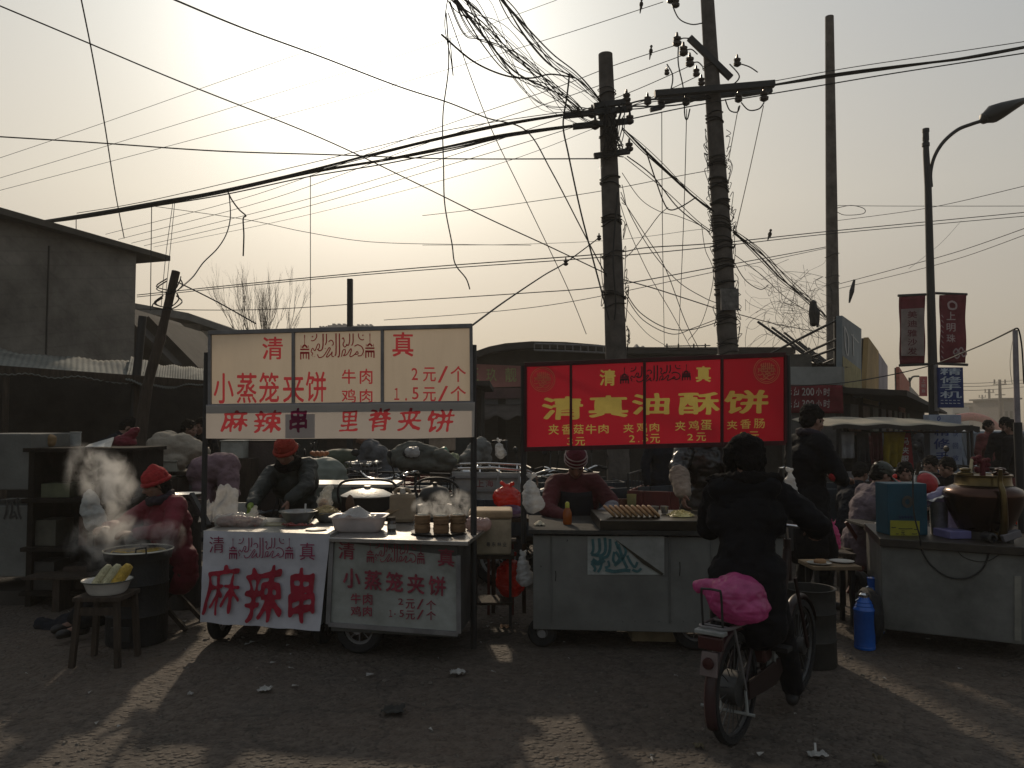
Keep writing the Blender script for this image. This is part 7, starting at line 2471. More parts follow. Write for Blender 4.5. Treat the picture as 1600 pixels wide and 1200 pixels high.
mb.tube(spline([q + V((-.06, 0, .21)), q + V((-.05, 0, .255)), q + V((.0, 0, .262)), q + V((.05, 0, .25)), q + V((.06, 0, .21))], 4), .014, 8)
mb.build('handle', JM, jc, smooth=50)
MB().lathe([(.024, .22), (.024, .27), (.0, .272)], q + V((.0, -.0, 0)), 14).build('cap', M_WHITE, jc, smooth=40)
BAM = mat('steamed_bamboo', (.22, .125, .06), rough=.65, var=.4, scale=10, stretch=(1, 1, 12), bump=.3)
ty = 5.72
mb = MB()
mb.lathe([(.001, .001), (.17, .001), (.195, .012), (.20, .016), (.17, .010), (.001, .008)], (gx(686, ty), ty, ZR), 36)
tag(mb.build('tray', M_BLACK, smooth=40), 'round black tray under the row of bamboo steamers', 'tray')
for k, (px, Yk, lab) in enumerate(((661, 5.70, 'left bamboo steamer stack nearest the spice jar'), (690, 5.66, 'middle bamboo steamer stack on the black tray'), (716, 5.72, 'right bamboo steamer stack against the iron post'))):
	t = thing('bamboo_steamer', lab, 'steamer', (gx(px, Yk), Yk, ZR + .012), group='bamboo steamers on the tray')
	c = (gx(px, Yk), Yk, ZR + .012)
	for j in range(2):
		z = .062 * j
		m_ = MB()
		m_.lathe([(.052, z), (.056, z + .004), (.056, z + .022), (.058, z + .024), (.058, z + .034), (.056, z + .036), (.056, z + .058), (.05, z + .06), (.046, z + .055), (.046, z + .02), (.001, z + .018)], c, 24)
		m_.build('basket', BAM, t, smooth=40)
	m_ = MB()
	for i in range(7):
		a = i * .9
		m_.ball(V(c) + V((.026 * math.cos(a), .026 * math.sin(a), .118)), (.018, .018, .014), 8, 6)
	m_.build('buns', mat('steamed_bun', (.5, .45, .36), rough=.6), t, smooth=60)
t = blob('meat_bag', [('c', V((gx(738, 5.9), 5.92, ZR + .045)), V((gx(757, 5.9), 5.92, ZR + .04)), .05, .045)], .008, film('pinkish_bag_film', (.5, .36, .34), clear=.1), wr=.014, ws=16, sm=1)
tag(t, 'pinkish bag of mince at the right end of the steel top', 'plastic bag')
mb = MB()
for k in range(9):
	a = V((gx(583 + 2 * k, 6.35), 6.3 + rg.uniform(-.04, .04), ZR + .005 + .004 * k))
	mb.tube([a, a + V((.16 + rg.uniform(-.02, .02), .03, .10 + rg.uniform(-.03, .02)))], .006, 5)
tag(mb.build('sticks', M_WOOD), 'loose pale skewers sticking out beside the jerrycan', 'skewers', kind='stuff')
lathe_thing('pepper_mill', 'brown waisted grinder behind the white tub', 'grinder', [(.035, 0), (.04, .02), (.03, .10), (.038, .13), (.03, .17), (.02, .20), (.001, .215)], (gx(548, 6.4), 6.4, ZR), mat('brown_wood_grinder', (.09, .05, .03), rough=.6, var=.3), 18)

# stove table behind the twin carts with pots
t = thing('side_table', 'white-topped work table behind the twin carts', 'table', (gx(545, 7.5), 7.6, 0))
zt2 = P(530, 757, 7.4).z
mb = MB()
mb.box((gx(545, 7.6), 7.7, zt2 - .015), (.95, .55, .03))
mb.build('table_top', mat('pale_tabletop', (.5, .48, .42), rough=.4), t, bevel=.004)
for dx in (-.42, .42):
	for dy in (-.22, .22):
		MB().beam((gx(545, 7.6) + dx, 7.7 + dy, 0), (gx(545, 7.6) + dx, 7.7 + dy, zt2 - .03), .035).build('leg', M_BLACK, t)
t = thing('stew_pot', 'wide lidded pot with bowed carrying handle behind the white tub', 'pot', (gx(575, 7.1), 7.1, 0))
zp_ = P(575, 775, 7.1).z
c = V((gx(575, 7.1), 7.1, 0))
mb = MB()
mb.lathe([(.15, .0), (.16, .01), (.16, zp_ - .18), (.22, zp_ - .15), (.225, zp_ - .02), (.23, zp_)], c, 28)
mb.build('pot_body', M_BLACK, t, smooth=40)
mb = MB()
mb.lathe([(.235, zp_), (.235, zp_ + .008), (.15, zp_ + .05), (.03, zp_ + .07), (.03, zp_ + .09), (.0, zp_ + .092)], c, 28)
mb.build('lid', M_STEEL, t, smooth=40)
mb = MB()
mb.tube(spline([c + V((-.25, 0, zp_ - .06)), c + V((-.26, 0, zp_ + .06)), c + V((-.2, 0, zp_ + .13)), c + V((0, 0, zp_ + .145)), c + V((.2, 0, zp_ + .13)), c + V((.26, 0, zp_ + .06)), c + V((.25, 0, zp_ - .06))], 4), .011, 8)
mb.build('handle', M_BLACK, t, smooth=50)
t = thing('kettle', 'black kettle with arched handle behind the bamboo steamers', 'kettle', (gx(682, 7.0), 7.0, 0))
c = V((gx(680, 7.0), 7.0, P(680, 788, 7.0).z))
mb = MB()
mb.lathe([(.10, 0), (.13, .02), (.14, .08), (.11, .14), (.05, .16), (.02, .17), (.02, .19), (.0, .195)], c, 24)
mb.build('body', M_BLACK, t, smooth=50)
mb = MB()
mb.tube(spline([c + V((-.15, 0, .06)), c + V((-.17, 0, .16)), c + V((-.08, 0, .22)), c + V((.1, 0, .22)), c + V((.2, 0, .15)), c + V((.2, 0, .05))], 4), .011, 8)
mb.build('handle', M_BLACK, t, smooth=50)
mb = MB()
mb.lathe([(.16, 0), (.15, c.z - .002)], (c.x, c.y, 0), 20)
mb.build('stand', M_BLACK, t, smooth=40)
t = thing('frying_pan', 'wide shallow pan with pale rim behind the red-hatted corn vendor', 'pan', (gx(294, 7.0), 7.0, 0))
c = V((gx(294, 7.0), 7.0, P(294, 772, 7.0).z))
mb = MB()
mb.lathe([(.05, -.05), (.12, -.02), (.145, .0), (.15, .008), (.14, .004), (.001, -.02)], c, 26)
mb.build('pan', M_STEEL, t, smooth=50)
mb = MB()
mb.lathe([(.14, 0), (.12, c.z - .05)], (c.x, c.y, 0), 20)
mb.build('stand', M_DARKW, t, smooth=40)

# ================================================================ between the stalls
t = thing('side_stand', 'thin-legged stand carrying the foam box', 'stand', (gx(768, 6.35), 6.35, 0))
zb = P(760, 868, 6.2).z
for dx in (-.13, .15):
	for dy in (-.1, .12):
		MB().beam((gx(768, 6.35) + dx, 6.35 + dy, 0), (gx(768, 6.35) + dx, 6.35 + dy, zb - .03), .022).build('leg', M_BLACK, t)
MB().box((gx(768, 6.35), 6.36, zb - .015), (.36, .3, .03)).build('top', M_WOODD, t)
MB().box((gx(768, 6.35), 6.36, .20), (.34, .28, .02)).build('lower_shelf', M_WOODD, t)
t = thing('foam_box', 'yellowed foam box with lid and small stencilled writing', 'foam box', (gx(768, 6.35), 6.35, zb))
FM = mat('yellowed_foam', (.44, .36, .25), rough=.8, var=.25, scale=5, bump=.2)
h = P(768, 812, 6.2).z - zb
X = gx(767, 6.35)
MB().box((X, 6.36, zb + h / 2 + .001), (.325, .30, h)).build('box', FM, t, bevel=.018)
MB().box((X, 6.36, zb + h + .036), (.345, .32, .066)).build('lid', mat('worn_foam_lid', (.42, .30, .18), rough=.8, var=.35, scale=6), t, bevel=.02)
f = Face((X - .16, 6.205, zb), (X + .16, 6.205, zb), (X - .16, 6.205, zb + .3))
le = MB()
for k, s_ in enumerate('粤东林业'):
	write(le, f, s_, (760 + 8.5 * k, 847, 766 + 8.5 * k, 854))
le.build('lettering', mat('grey_stencil', (.08, .08, .08)), t)
t = thing('plank_stool', 'dark stool under the red and purple bags', 'stool', (gx(795, 6.9), 6.9, 0))
zz = P(795, 806, 6.9).z
MB().box((gx(795, 6.9), 6.9, zz - .02), (.34, .3, .03)).build('seat', M_WOODD, t)
for dx in (-.13, .13):
	for dy in (-.11, .11):
		MB().beam((gx(795, 6.9) + dx, 6.9 + dy, 0), (gx(795, 6.9) + dx, 6.9 + dy, zz - .03), .03).build('leg', M_WOODD, t)
knot_bag('plastic_bag', 'purple bag under the big red knotted bag', (gx(797, 6.85), 6.85, zz - .005), (.12, .11, .05), PURP, 4, knot=False, wr=.008)
knot_bag('plastic_bag', 'big red knotted bag stacked on a purple bag left of the red board', (gx(792, 6.95), 6.95, zz + .06), (.125, .12, .095), REDB, 5, wr=.01)
knot_bag('plastic_bag', 'red bag on the low shelf under the foam box', (gx(796, 6.4), 6.45, .205), (.11, .1, .15), REDB, 6, wr=.012)


def hang_bag(label, px, py0, py1, Y, w, seed, m=WHITEB):
	a, b = P(px, py0, Y), P(px, py1, Y)
	H = a.z - b.z
	o = blob('hanging_bag', [('c', a, a - V((.0, 0, H * .3)), .010, w * .34), ('c', a - V((.0, 0, H * .3)), b + V((w * .12, 0, w * .35)), w * .36, w * .5), ('e', b + V((w * .15, 0, w * .3)), (w * .55, w * .3, w * .3)), ('c', a, a + V((-w * .12, 0, .045)), .008, .012), ('c', a, a + V((w * .16, 0, .04)), .008, .012)], .007, m, wr=.012, ws=18, sm=1, seed=seed)
	return tag(o, label, 'plastic bag')


hang_bag('white carrier bag hanging from the left post of the red board', 829, 750, 797, 5.82, .145, 3)
hang_bag('white carrier bag hanging from the right post of the red board', 1234, 742, 782, 5.52, .10, 5)
hang_bag('white striped carrier bag hanging low at the corner of the grey cart', 817, 870, 912, 5.80, .12, 7)
t = thing('slim_stool', 'dark red thin-legged stool beside the grey cart', 'stool', (gx(782, 6.6), 6.6, 0))
for dx in (-.1, .1):
	MB().beam((gx(782, 6.6) + dx, 6.72, 0), (gx(782, 6.6) + dx, 6.72, .6), .022).build('leg', mat('dark_red_iron', (.10, .015, .015), rough=.5), t)
MB().box((gx(782, 6.6), 6.72, .61), (.26, .2, .02)).build('seat', M_WOODD, t)

# ================================================================ on the grey cart
bt = thing('sauce_bottle', 'amber sauce bottle with yellow cap on the grey cart', 'bottle', (gx(886, 5.95), 5.95, ZG))
c = (gx(886, 5.95), 5.95, ZG)
MB().lathe([(.030, .001), (.033, .01), (.033, .085), (.02, .115), (.014, .125)], c, 20).build('bottle', mat('amber_sauce', (.40, .13, .02), rough=.2, trans=.5, spec=.6), bt, smooth=50)
MB().lathe([(.016, .122), (.016, .155), (.010, .165), (.0, .166)], c, 16).build('cap', mat('yellow_cap', (.45, .42, .06), rough=.4), bt, smooth=50)
PIE = mat('baked_pie_crust', (.42, .26, .13), rough=.6, var=.4, scale=14, bump=.3, c2=(.24, .11, .05))
for k in range(9):
	px = 952 + 8.6 * k
	mm = Matrix.Rotation(R(38), 3, 'Y') @ Matrix.Rotation(R(90), 3, 'X')
	c = V((gx(px, 5.78), 5.80, ZGT + .040))
	mb = MB()
	mb.lathe([(.001, -.012), (.05, -.012), (.060, -.004), (.060, .004), (.05, .012), (.001, .013)], c, 18, Matrix.Rotation(R(-28), 3, 'Y') @ Matrix.Rotation(R(72), 3, 'Y'))
	tag(mb.build('flat_pie', PIE, smooth=50), 'golden flaky pie in the tilted row along the griddle edge', 'pie', 'row of pies on the griddle')
nd = MB()
for k in range(110):
	a, r_ = rg.uniform(0, 6.28), .09 * math.sqrt(rg.random())
	c = V((gx(1062, 5.85) + r_ * math.cos(a), 5.85 + r_ * math.sin(a), ZGT + .035 * (1 - (r_ / .09) ** 2) + rg.uniform(0, .006)))
	nd.tube([c - V((rg.uniform(-.02, .02), rg.uniform(-.02, .02), 0)), c + V((0, 0, .004)), c + V((rg.uniform(-.02, .02), rg.uniform(-.02, .02), -.002))], .0026, 4)
nd.lathe([(.088, ZGT + .001), (.05, ZGT + .024), (.001, ZGT + .034)], (gx(1062, 5.85), 5.85, 0), 16)
tag(nd.build('potato_shreds', mat('pale_yellow_shreds', (.55, .46, .2), rough=.5)), 'heap of pale yellow potato shreds on the griddle', 'shreds', kind='stuff')
for px, Y, r_, h, m, lab in ((986, 6.15, .038, .13, mat('yellowish_glass', (.38, .36, .18), rough=.15, trans=.4), 'yellowish drinking glass behind the pies'), (972, 6.2, .035, .09, mat('reddish_cup', (.12, .05, .035), rough=.4), 'small reddish cup beside the yellowish glass'),
							 (1022, 6.0, .03, .055, M_STEEL, 'small steel cup on the griddle behind the pies'), (1037, 6.0, .03, .055, M_STEEL, 'second small steel cup beside the potato shreds')):
	lathe_thing('cup', lab, 'cup', [(r_ * .8, .001), (r_ * .85, .004), (r_, h), (r_ * .93, h), (r_ * .8, .01), (.001, .008)], (gx(px, Y), Y, ZGT if px > 1000 or px < 1000 else ZG), m, 18)
mb = MB()
mb.grid(lambda u, v: V((gx(834 + 16 * u, 5.95), 5.85 + .1 * v, ZG + .004 + .03 * math.exp(-((u - .5) ** 2 + (v - .5) ** 2) * 8) + .012 * nz((u * 5, v * 5, 2)))), 10, 8)
tag(mb.build('crumpled_paper', mat('pale_wrapping_paper', (.45, .40, .3), rough=.8), smooth=60, solid=.003), 'crumpled wrapping paper at the left end of the grey cart', 'paper')
cr = thing('carton_box', 'open carton with pale edges under the grey cart', 'box', (gx(1020, 6.05), 6.05, 0))
X0, X1 = gx(986, 5.9), gx(1052, 5.9)
CB = mat('pale_cardboard', (.30, .24, .15), rough=.85, var=.25)
for c, d in ((((X0 + X1) / 2, 5.9, .13), (X1 - X0, .008, .26)), (((X0 + X1) / 2, 6.2, .13), (X1 - X0, .008, .26)), ((X0, 6.05, .13), (.008, .29, .26)), ((X1, 6.05, .13), (.008, .29, .26)), (((X0 + X1) / 2, 6.05, .006), (X1 - X0, .29, .008))):
	MB().box(c, d).build('panel', CB, cr)
MB().prism([(X0, 5.9, .262), (X0, 6.2, .262), (X0 - .09, 6.18, .20), (X0 - .09, 5.92, .20)], (0, 0, .006)).build('flap', CB, cr)

# ================================================================ right of the rider: drum, tables, thermos flasks
def drum():
	c = V((gx(1262, 5.35), 5.38, 0))
	t = thing('steel_drum', 'grey dented steel drum behind the bicycle front wheel', 'drum', c)
	MB().lathe([(.165, 0), (.17, .01), (.165, .16), (.172, .17), (.165, .18), (.165, .34), (.172, .35), (.165, .36), (.165, .49), (.172, .50), (.155, .50), (.15, .3), (.001, .29)], c, 32).build('drum', mat('dull_drum_steel', (.032, .03, .027), rough=.7, metal=.2, var=.45, scale=5, bump=.25, bscale=14), t, smooth=40)
	t2 = thing('plank_table', 'low plank table with plates of food right of the bicycle', 'table', (gx(1293, 6.4), 6.4, 0))
	z = P(1295, 880, 6.4).z
	MB().box((gx(1293, 6.4), 6.42, z - .015), (.38, .34, .03)).build('table_top', M_WOOD, t2, bevel=.004)
	for dx in (-.14, .14):
		for dy in (-.1, .1):
			MB().beam((gx(1293, 6.4) + dx, 6.42 + dy, 0), (gx(1293, 6.4) + dx, 6.42 + dy, z - .03), .03).build('leg', M_BLACK, t2)
	for px, Y, lab in ((1276, 6.36, 'round plate of brown pastry on the plank table'), (1311, 6.44, 'second pale plate on the plank table')):
		lathe_thing('plate', lab, 'plate', [(.001, .001), (.06, .001), (.095, .014), (.09, .012), (.001, .006)], (gx(px, Y), Y, z), mat('pale_plate', (.45, .44, .4)), 26)
	o = blob('pastry', [('c', V((gx(1271, 6.36), 6.36, z + .022)), V((gx(1282, 6.36), 6.35, z + .022)), .02, .022)], .006, PIE, sm=1)
	tag(o, 'brown pastry on the round plate of the plank table', 'pastry')


drum()


def thermos(label, px, Y, cap):
	c = V((gx(px, Y), Y, 0))
	t = thing('thermos_flask', label, 'thermos', c, group='blue thermos flasks')
	m = mat('cobalt_blue_enamel', (.015, .10, .42), rough=.25, var=.15, spec=.5)
	prof = [(.060, .0), (.070, .004), (.072, .02), (.069, .025), (.072, .035), (.069, .045), (.071, .055), (.071, .27), (.074, .275), (.070, .285), (.060, .30), (.062, .305), (.050, .325), (.052, .33), (.038, .35), (.036, .36)]
	MB().lathe(prof, c, 28).build('body', m, t, smooth=35)
	MB().lathe([(.030, .355), (.032, .38), (.02, .392), (.001, .392)], c, 20).build('neck', M_CHROME if not cap else m, t, smooth=40)
	if cap:
		MB().lathe([(.040, .345), (.044, .40), (.046, .415), (.001, .42)], c, 22).build('cap', m, t, smooth=40)
	mb = MB()
	mb.tube(spline([c + V((.07, 0, .08)), c + V((.105, -.02, .11)), c + V((.105, -.02, .22)), c + V((.07, 0, .25))], 4), .009, 8)
	mb.build('handle', m, t, smooth=50)
	mb = MB()
	mb.tube([c + V((-.036, 0, .35)), c + V((-.06, 0, .335))], .006, 5)
	mb.build('spout', M_CHROME, t)


thermos('uncapped blue thermos flask standing on the ground by the tea cart wheel', 1344, 5.72, False)
thermos('capped blue thermos flask half behind the uncapped one', 1359, 6.15, True)
t = thing('folding_table', 'low folding table with crossed dark red legs behind the blue thermos', 'table', (gx(1372, 7.3), 7.3, 0))
z = P(1365, 822, 7.1).z
MB().box((gx(1392, 7.3), 7.35, z - .012), (.62, .5, .025)).build('table_top', M_RUB, t, bevel=.004)
XL = mat('dark_red_iron', (.10, .015, .015), rough=.5)
for dy in (-.2, .22):
	for s_ in (-1, 1):
		MB().beam((gx(1372, 7.3) - .2 * s_, 7.35 + dy, 0), (gx(1372, 7.3) + .2 * s_, 7.35 + dy, z - .02), .03).build('leg', XL, t)
MB().box((gx(1376, 7.3), 7.2, z + .006), (.18, .14, .01)).build('paper_pile', M_WHITE, t)
t = thing('bench', 'low bench under the seated man in the peaked cap', 'bench', (gx(1350, 7.7), 7.75, 0))
MB().box((gx(1350, 7.7), 7.75, .385), (.5, .3, .03)).build('seat', M_WOODD, t)
for dx in (-.2, .2):
	MB().box((gx(1350, 7.7) + dx, 7.75, .185), (.04, .26, .37)).build('leg', M_WOODD, t)
knot_bag('plastic_bag', 'pink bag hanging low beside the seated man', (gx(1303, 6.9), 6.95, .48), (.05, .05, .12), PINK, 14, wr=.008)
t = thing('side_stool', 'dark stool under the pink bag beside the standing man', 'stool', (gx(1303, 6.95), 6.95, 0))
MB().box((gx(1303, 6.95), 6.95, .47), (.24, .24, .025)).build('seat', M_WOODD, t)
for dx in (-.1, .1):
	for dy in (-.1, .1):
		MB().beam((gx(1303, 6.95) + dx, 6.95 + dy, 0), (gx(1303, 6.95) + dx, 6.95 + dy, .46), .024).build('leg', M_WOODD, t)
o = blob('red_ball_hat', [('e', P(1303, 745, 6.7), (.045, .045, .042))], .006, K_RED, sm=1)
tag(o, 'small red knit bundle held in front of the standing man', 'knitwear')
t = thing('trestle_table', 'tall narrow table behind the blue carton', 'table', (gx(1420, 7.9), 7.9, 0))
z = P(1420, 772, 7.9).z
MB().box((gx(1420, 7.9), 7.95, z - .015), (.85, .4, .03)).build('table_top', M_WOODD, t)
for dx in (-.38, .38):
	for dy in (-.15, .15):
		MB().beam((gx(1420, 7.9) + dx, 7.95 + dy, 0), (gx(1420, 7.9) + dx, 7.95 + dy, z - .03), .03).build('leg', M_WOODD, t)
knot_bag('plastic_bag', 'bright red knotted bag beside the peaked-cap man', (gx(1386, 7.9), 7.85, z), (.11, .1, .08), REDB, 21, wr=.012)
knot_bag('plastic_bag', 'small red bag between the knotted bag and the red helmet', (gx(1410, 7.9), 7.9, z), (.07, .07, .05), REDB, 22, wr=.008)
t = thing('helmet', 'red helmet with white edge behind the blue carton', 'helmet', (gx(1442, 7.9), 7.88, z))
o = blob('shell', [('e', V((gx(1442, 7.9), 7.88, z + .10)), (.115, .12, .115))], .009, M_RED, t, sm=1, local=False)
mb = MB()
mb.tube([V((gx(1442, 7.9) + .118 * math.cos(a), 7.88 + .05 * math.sin(a) - .03, z + .10 + .118 * math.sin(a))) for a in [math.pi * i / 16 for i in range(17)]], .01, 6)
mb.build('edge_trim', M_WHITE, t, smooth=50)

# ================================================================ on the tea cart
t = thing('carton_box', 'teal blue carton with yellow label on the tea cart', 'box', (gx(1415, 5.95), 5.95, ZP))
h = P(1415, 756, 5.85).z - ZP
X = gx(1415, 5.86)
BL = mat('teal_carton', (.012, .06, .09), rough=.6, var=.2, scale=5)
MB().box((X, 5.96, ZP + h / 2 + .001), (.29, .2, h)).build('box', BL, t, bevel=.006)
f = Face((X - .14, 5.857, ZP), (X + .14, 5.857, ZP), (X - .14, 5.857, ZP + .3))
mb = MB()
mb.add([f.at(1391, 838, .002), f.at(1437, 837, .002), f.at(1437, 814, .002), f.at(1391, 813, .002)], [(0, 1, 2, 3)])
lb = mb.build('label', mat('yellow_label', (.30, .28, .03), rough=.6, var=.1), t)
le = MB()
for x0, x1, y in ((1393, 1400, 824), (1404, 1426, 826), (1428, 1434, 827), (1400, 1404, 834), (1425, 1433, 834)):
	stroke(le, f, [(x0, y), ((x0 + x1) / 2, y + .4), (x1, y)], 1.2, lift=.005)
write(le, f, '元', (1408, 829, 1414, 836), lift=.005)
le.build('lettering', M_BLACK, lb)
le = MB()
for k in range(6):
	stroke(le, f, [(1405 + 4.5 * k, 806), (1406.5 + 4.5 * k, 810)], 2.4, lift=.003)
	stroke(le, f, [(1404.5 + 4.5 * k, 808), (1408 + 4.5 * k, 808)], 1.2, lift=.0035)
le.build('lettering', mat('navy_print', (.015, .03, .08)), t)
le = MB()
stroke(le, f, [(1418 + 6 * math.cos(a), 784 + 7 * math.sin(a)) for a in [2 * math.pi * i / 12 for i in range(12)]], 5, lift=.003, closed=True)
le.build('round_mark', mat('brown_mark', (.08, .07, .06)), t)
t = thing('ladle', 'long ladle with dark handle standing behind the teal carton', 'ladle', (gx(1430, 6.15), 6.15, ZP))
mb = MB()
mb.tube([V((gx(1424, 6.15), 6.15, ZP)), P(1432, 742, 6.15)], .006, 6)
mb.build('shaft', M_STEEL, t)
MB().tube([P(1432, 742, 6.15), P(1437, 723, 6.15)], [.014, .016], 8).build('handle', M_WOODD, t, smooth=40)
lathe_thing('steel_canister', 'tall steel canister between teal carton and copper pot', 'canister', [(.055, .001), (.058, .006), (.062, .24), (.066, .245), (.058, .245), (.05, .02), (.001, .01)], (gx(1463, 5.9), 5.9, ZP), M_STEEL, 26)
o = blob('lilac_cover', [('c', V((gx(1458, 5.9), 5.93, ZP + .25)), V((gx(1480, 5.9), 5.95, ZP + .29)), .055, .06), ('c', V((gx(1482, 5.9), 5.96, ZP + .28)), V((gx(1484, 5.9), 5.96, ZP + .06)), .05, .06)], .008, film('lilac_film', (.30, .28, .46), clear=.1), sm=1, wr=.012)
tag(o, 'lilac plastic cover draped beside the steel canister', 'cover')
mb = MB()
mb.grid(lambda u, v: V((gx(1450 + 26 * u, 5.85), 5.83 + .12 * v, ZP + .25 + .045 * u + .01 * nz((u * 4, v * 4, 9)))), 8, 6)
tag(mb.build('white_napkin', M_WHITE, smooth=60, solid=.004), 'white napkin lying over the steel canister mouth', 'napkin')
mb = MB()
mb.box((gx(1484, 5.75), 5.76, ZP + .03), (.16, .2, .055), rz=.1)
tag(mb.build('lilac_box', mat('lilac_plastic', (.14, .13, .28), rough=.5), bevel=.006), 'flat lilac box at the foot of the steel canister', 'box')
# the great copper pot
YP = 5.78
c = V((gx(1533, YP), YP, 0))
zb = P(1533, 826, YP).z
t = thing('copper_teapot', 'big round copper teapot with brass collar and tall spout on the tea cart', 'teapot', (c.x, c.y, ZP))
CU = mat('tarnished_copper', (.075, .04, .03), rough=.25, metal=.9, var=.4, scale=4, bump=.05)
BR = mat('dull_brass', (.12, .085, .036), rough=.28, metal=.9, var=.35, scale=9)
zn, zs_ = P(1533, 757, YP).z, P(1533, 772, YP).z
H = zn - zb
prof = [(.15, zb - .01), (.17, zb), (.20, zb + H * .2), (.245, zb + H * .52), (.262, zb + H * .74), (.262, zb + H * .82), (.245, zb + H * .91), (.20, zb + H * .98), (.18, zn)]
MB().lathe(prof, (c.x, c.y, 0), 48).build('body', CU, t, smooth=60)
zt_ = P(1533, 741, YP).z
MB().lathe([(.182, zn - .005), (.188, zn), (.182, zn + .01), (.180, zt_ - .015), (.19, zt_ - .01), (.19, zt_), (.17, zt_), (.16, zt_ - .01), (.001, zt_ - .012)], (c.x, c.y, 0), 48).build('collar', BR, t, smooth=50)
mb = MB()
for x in (1506, 1561):
	p = V((gx(x, YP), YP, zt_))
	mb2 = MB()
	mb2.lathe([(.05, -.01), (.055, .0), (.052, .012), (.03, .022), (.03, .03), (.04, .036), (.03, .044), (.001, .05)], p, 20)
	mb2.build('lid', BR if x < 1520 else CU, t, smooth=50)
mb = MB()
q = [V((c.x - .03, YP - .20, ZP + .004)), V((c.x - .03, YP - .28, ZP + .05)), V((c.x - .03, YP - .30, ZP + .25)), V((c.x - .03, YP - .29, zt_ - .02)), V((c.x - .03, YP - .31, zt_ + .05))]
q = [V((c.x - .03, YP - .25, zb - .04)), V((c.x - .03, YP - .285, zb + .06)), V((c.x - .03, YP - .285, zn - .05)), V((c.x - .03, YP - .255, zn + .03)), V((c.x - .03, YP - .265, zt_ + .05))]
mb.tube(spline(q, 6), [.03 - .018 * i / 24 for i in range(25)], 12)
mb.build('spout', BR, t, smooth=60)
mb = MB()
mb.tube([V((c.x - .03, YP - .13, zb - .01)), V((c.x - .03, YP - .255, zb - .02)), V((c.x - .03, YP - .262, ZP + .01))], .022, 10)
mb.build('spout_foot', BR, t, smooth=50)
mb = MB()
mb.lathe([(.19, ZP + .001), (.18, ZP + .02), (.165, zb - .01)], (c.x, c.y, 0), 30)
mb.build('stand', M_DARKW, t, smooth=40)
mb = MB()
for k in range(16):
	a = rg.uniform(0, 6.28)
	p = V((c.x - .01 + rg.uniform(-.06, .06), YP, zt_ + .015 + rg.uniform(.0, .11)))
	mb.ball(p, (.022, .02, .018), 7, 5)
mb.tube([V((c.x, YP, zt_ - .01)), V((c.x, YP, zt_ + .10))], .02, 8)
mb.build('tassel_ornament', mat('dark_red_pompom', (.10, .015, .02), rough=.9, var=.3), t, smooth=50)
mb = MB()
mb.tube([V((gx(1514, YP), YP, zt_ + .0)), P(1519, 717, YP)], .012, 8)
mb.build('brass_pin', mat('pale_brass', (.5, .44, .3), rough=.35, metal=.6), t, smooth=50)
mb = MB()
mb.lathe([(.028, -.02), (.034, 0), (.034, .045), (.02, .05)], (0, 0, 0), 16)
t = thing('tap_fitting', 'dark tap fitting and box at the foot of the copper teapot', 'tap', (gx(1545, 5.5), 5.5, ZP))
p = V((gx(1543, 5.5), 5.52, ZP + .036))
MB().lathe([(.015, -.05), (.034, -.045), (.034, .045), (.02, .05), (.012, .02), (.001, .02)], p, 18, Matrix.Rotation(R(90), 3, 'X')).build('ring', M_BLACK, t, smooth=40)
MB().box(V((gx(1573, 5.5), 5.5, ZP + .05)), (.13, .06, .05), m=Matrix.Rotation(R(-18), 3, 'Y')).build('switch_box', mat('grey_switch', (.14, .13, .14), rough=.5), t, bevel=.006)
MB().beam((gx(1573, 5.5), 5.5, ZP), (gx(1573, 5.5), 5.5, ZP + .03), .03).build('foot', M_BLACK, t)
knot_bag('plastic_bag', 'red bag showing beside the copper pot at right edge', (gx(1594, 6.4), 6.4, ZP - .02), (.06, .06, .11), REDB, 31, wr=.008)
t = thing('crate_stand', 'dark crate behind the tea cart at right edge', 'crate', (gx(1594, 6.4), 6.4, 0))
MB().box((gx(1594, 6.45), 6.47, (ZP - .03) / 2), (.35, .3, ZP - .03)).build('crate', M_WOODD, t)


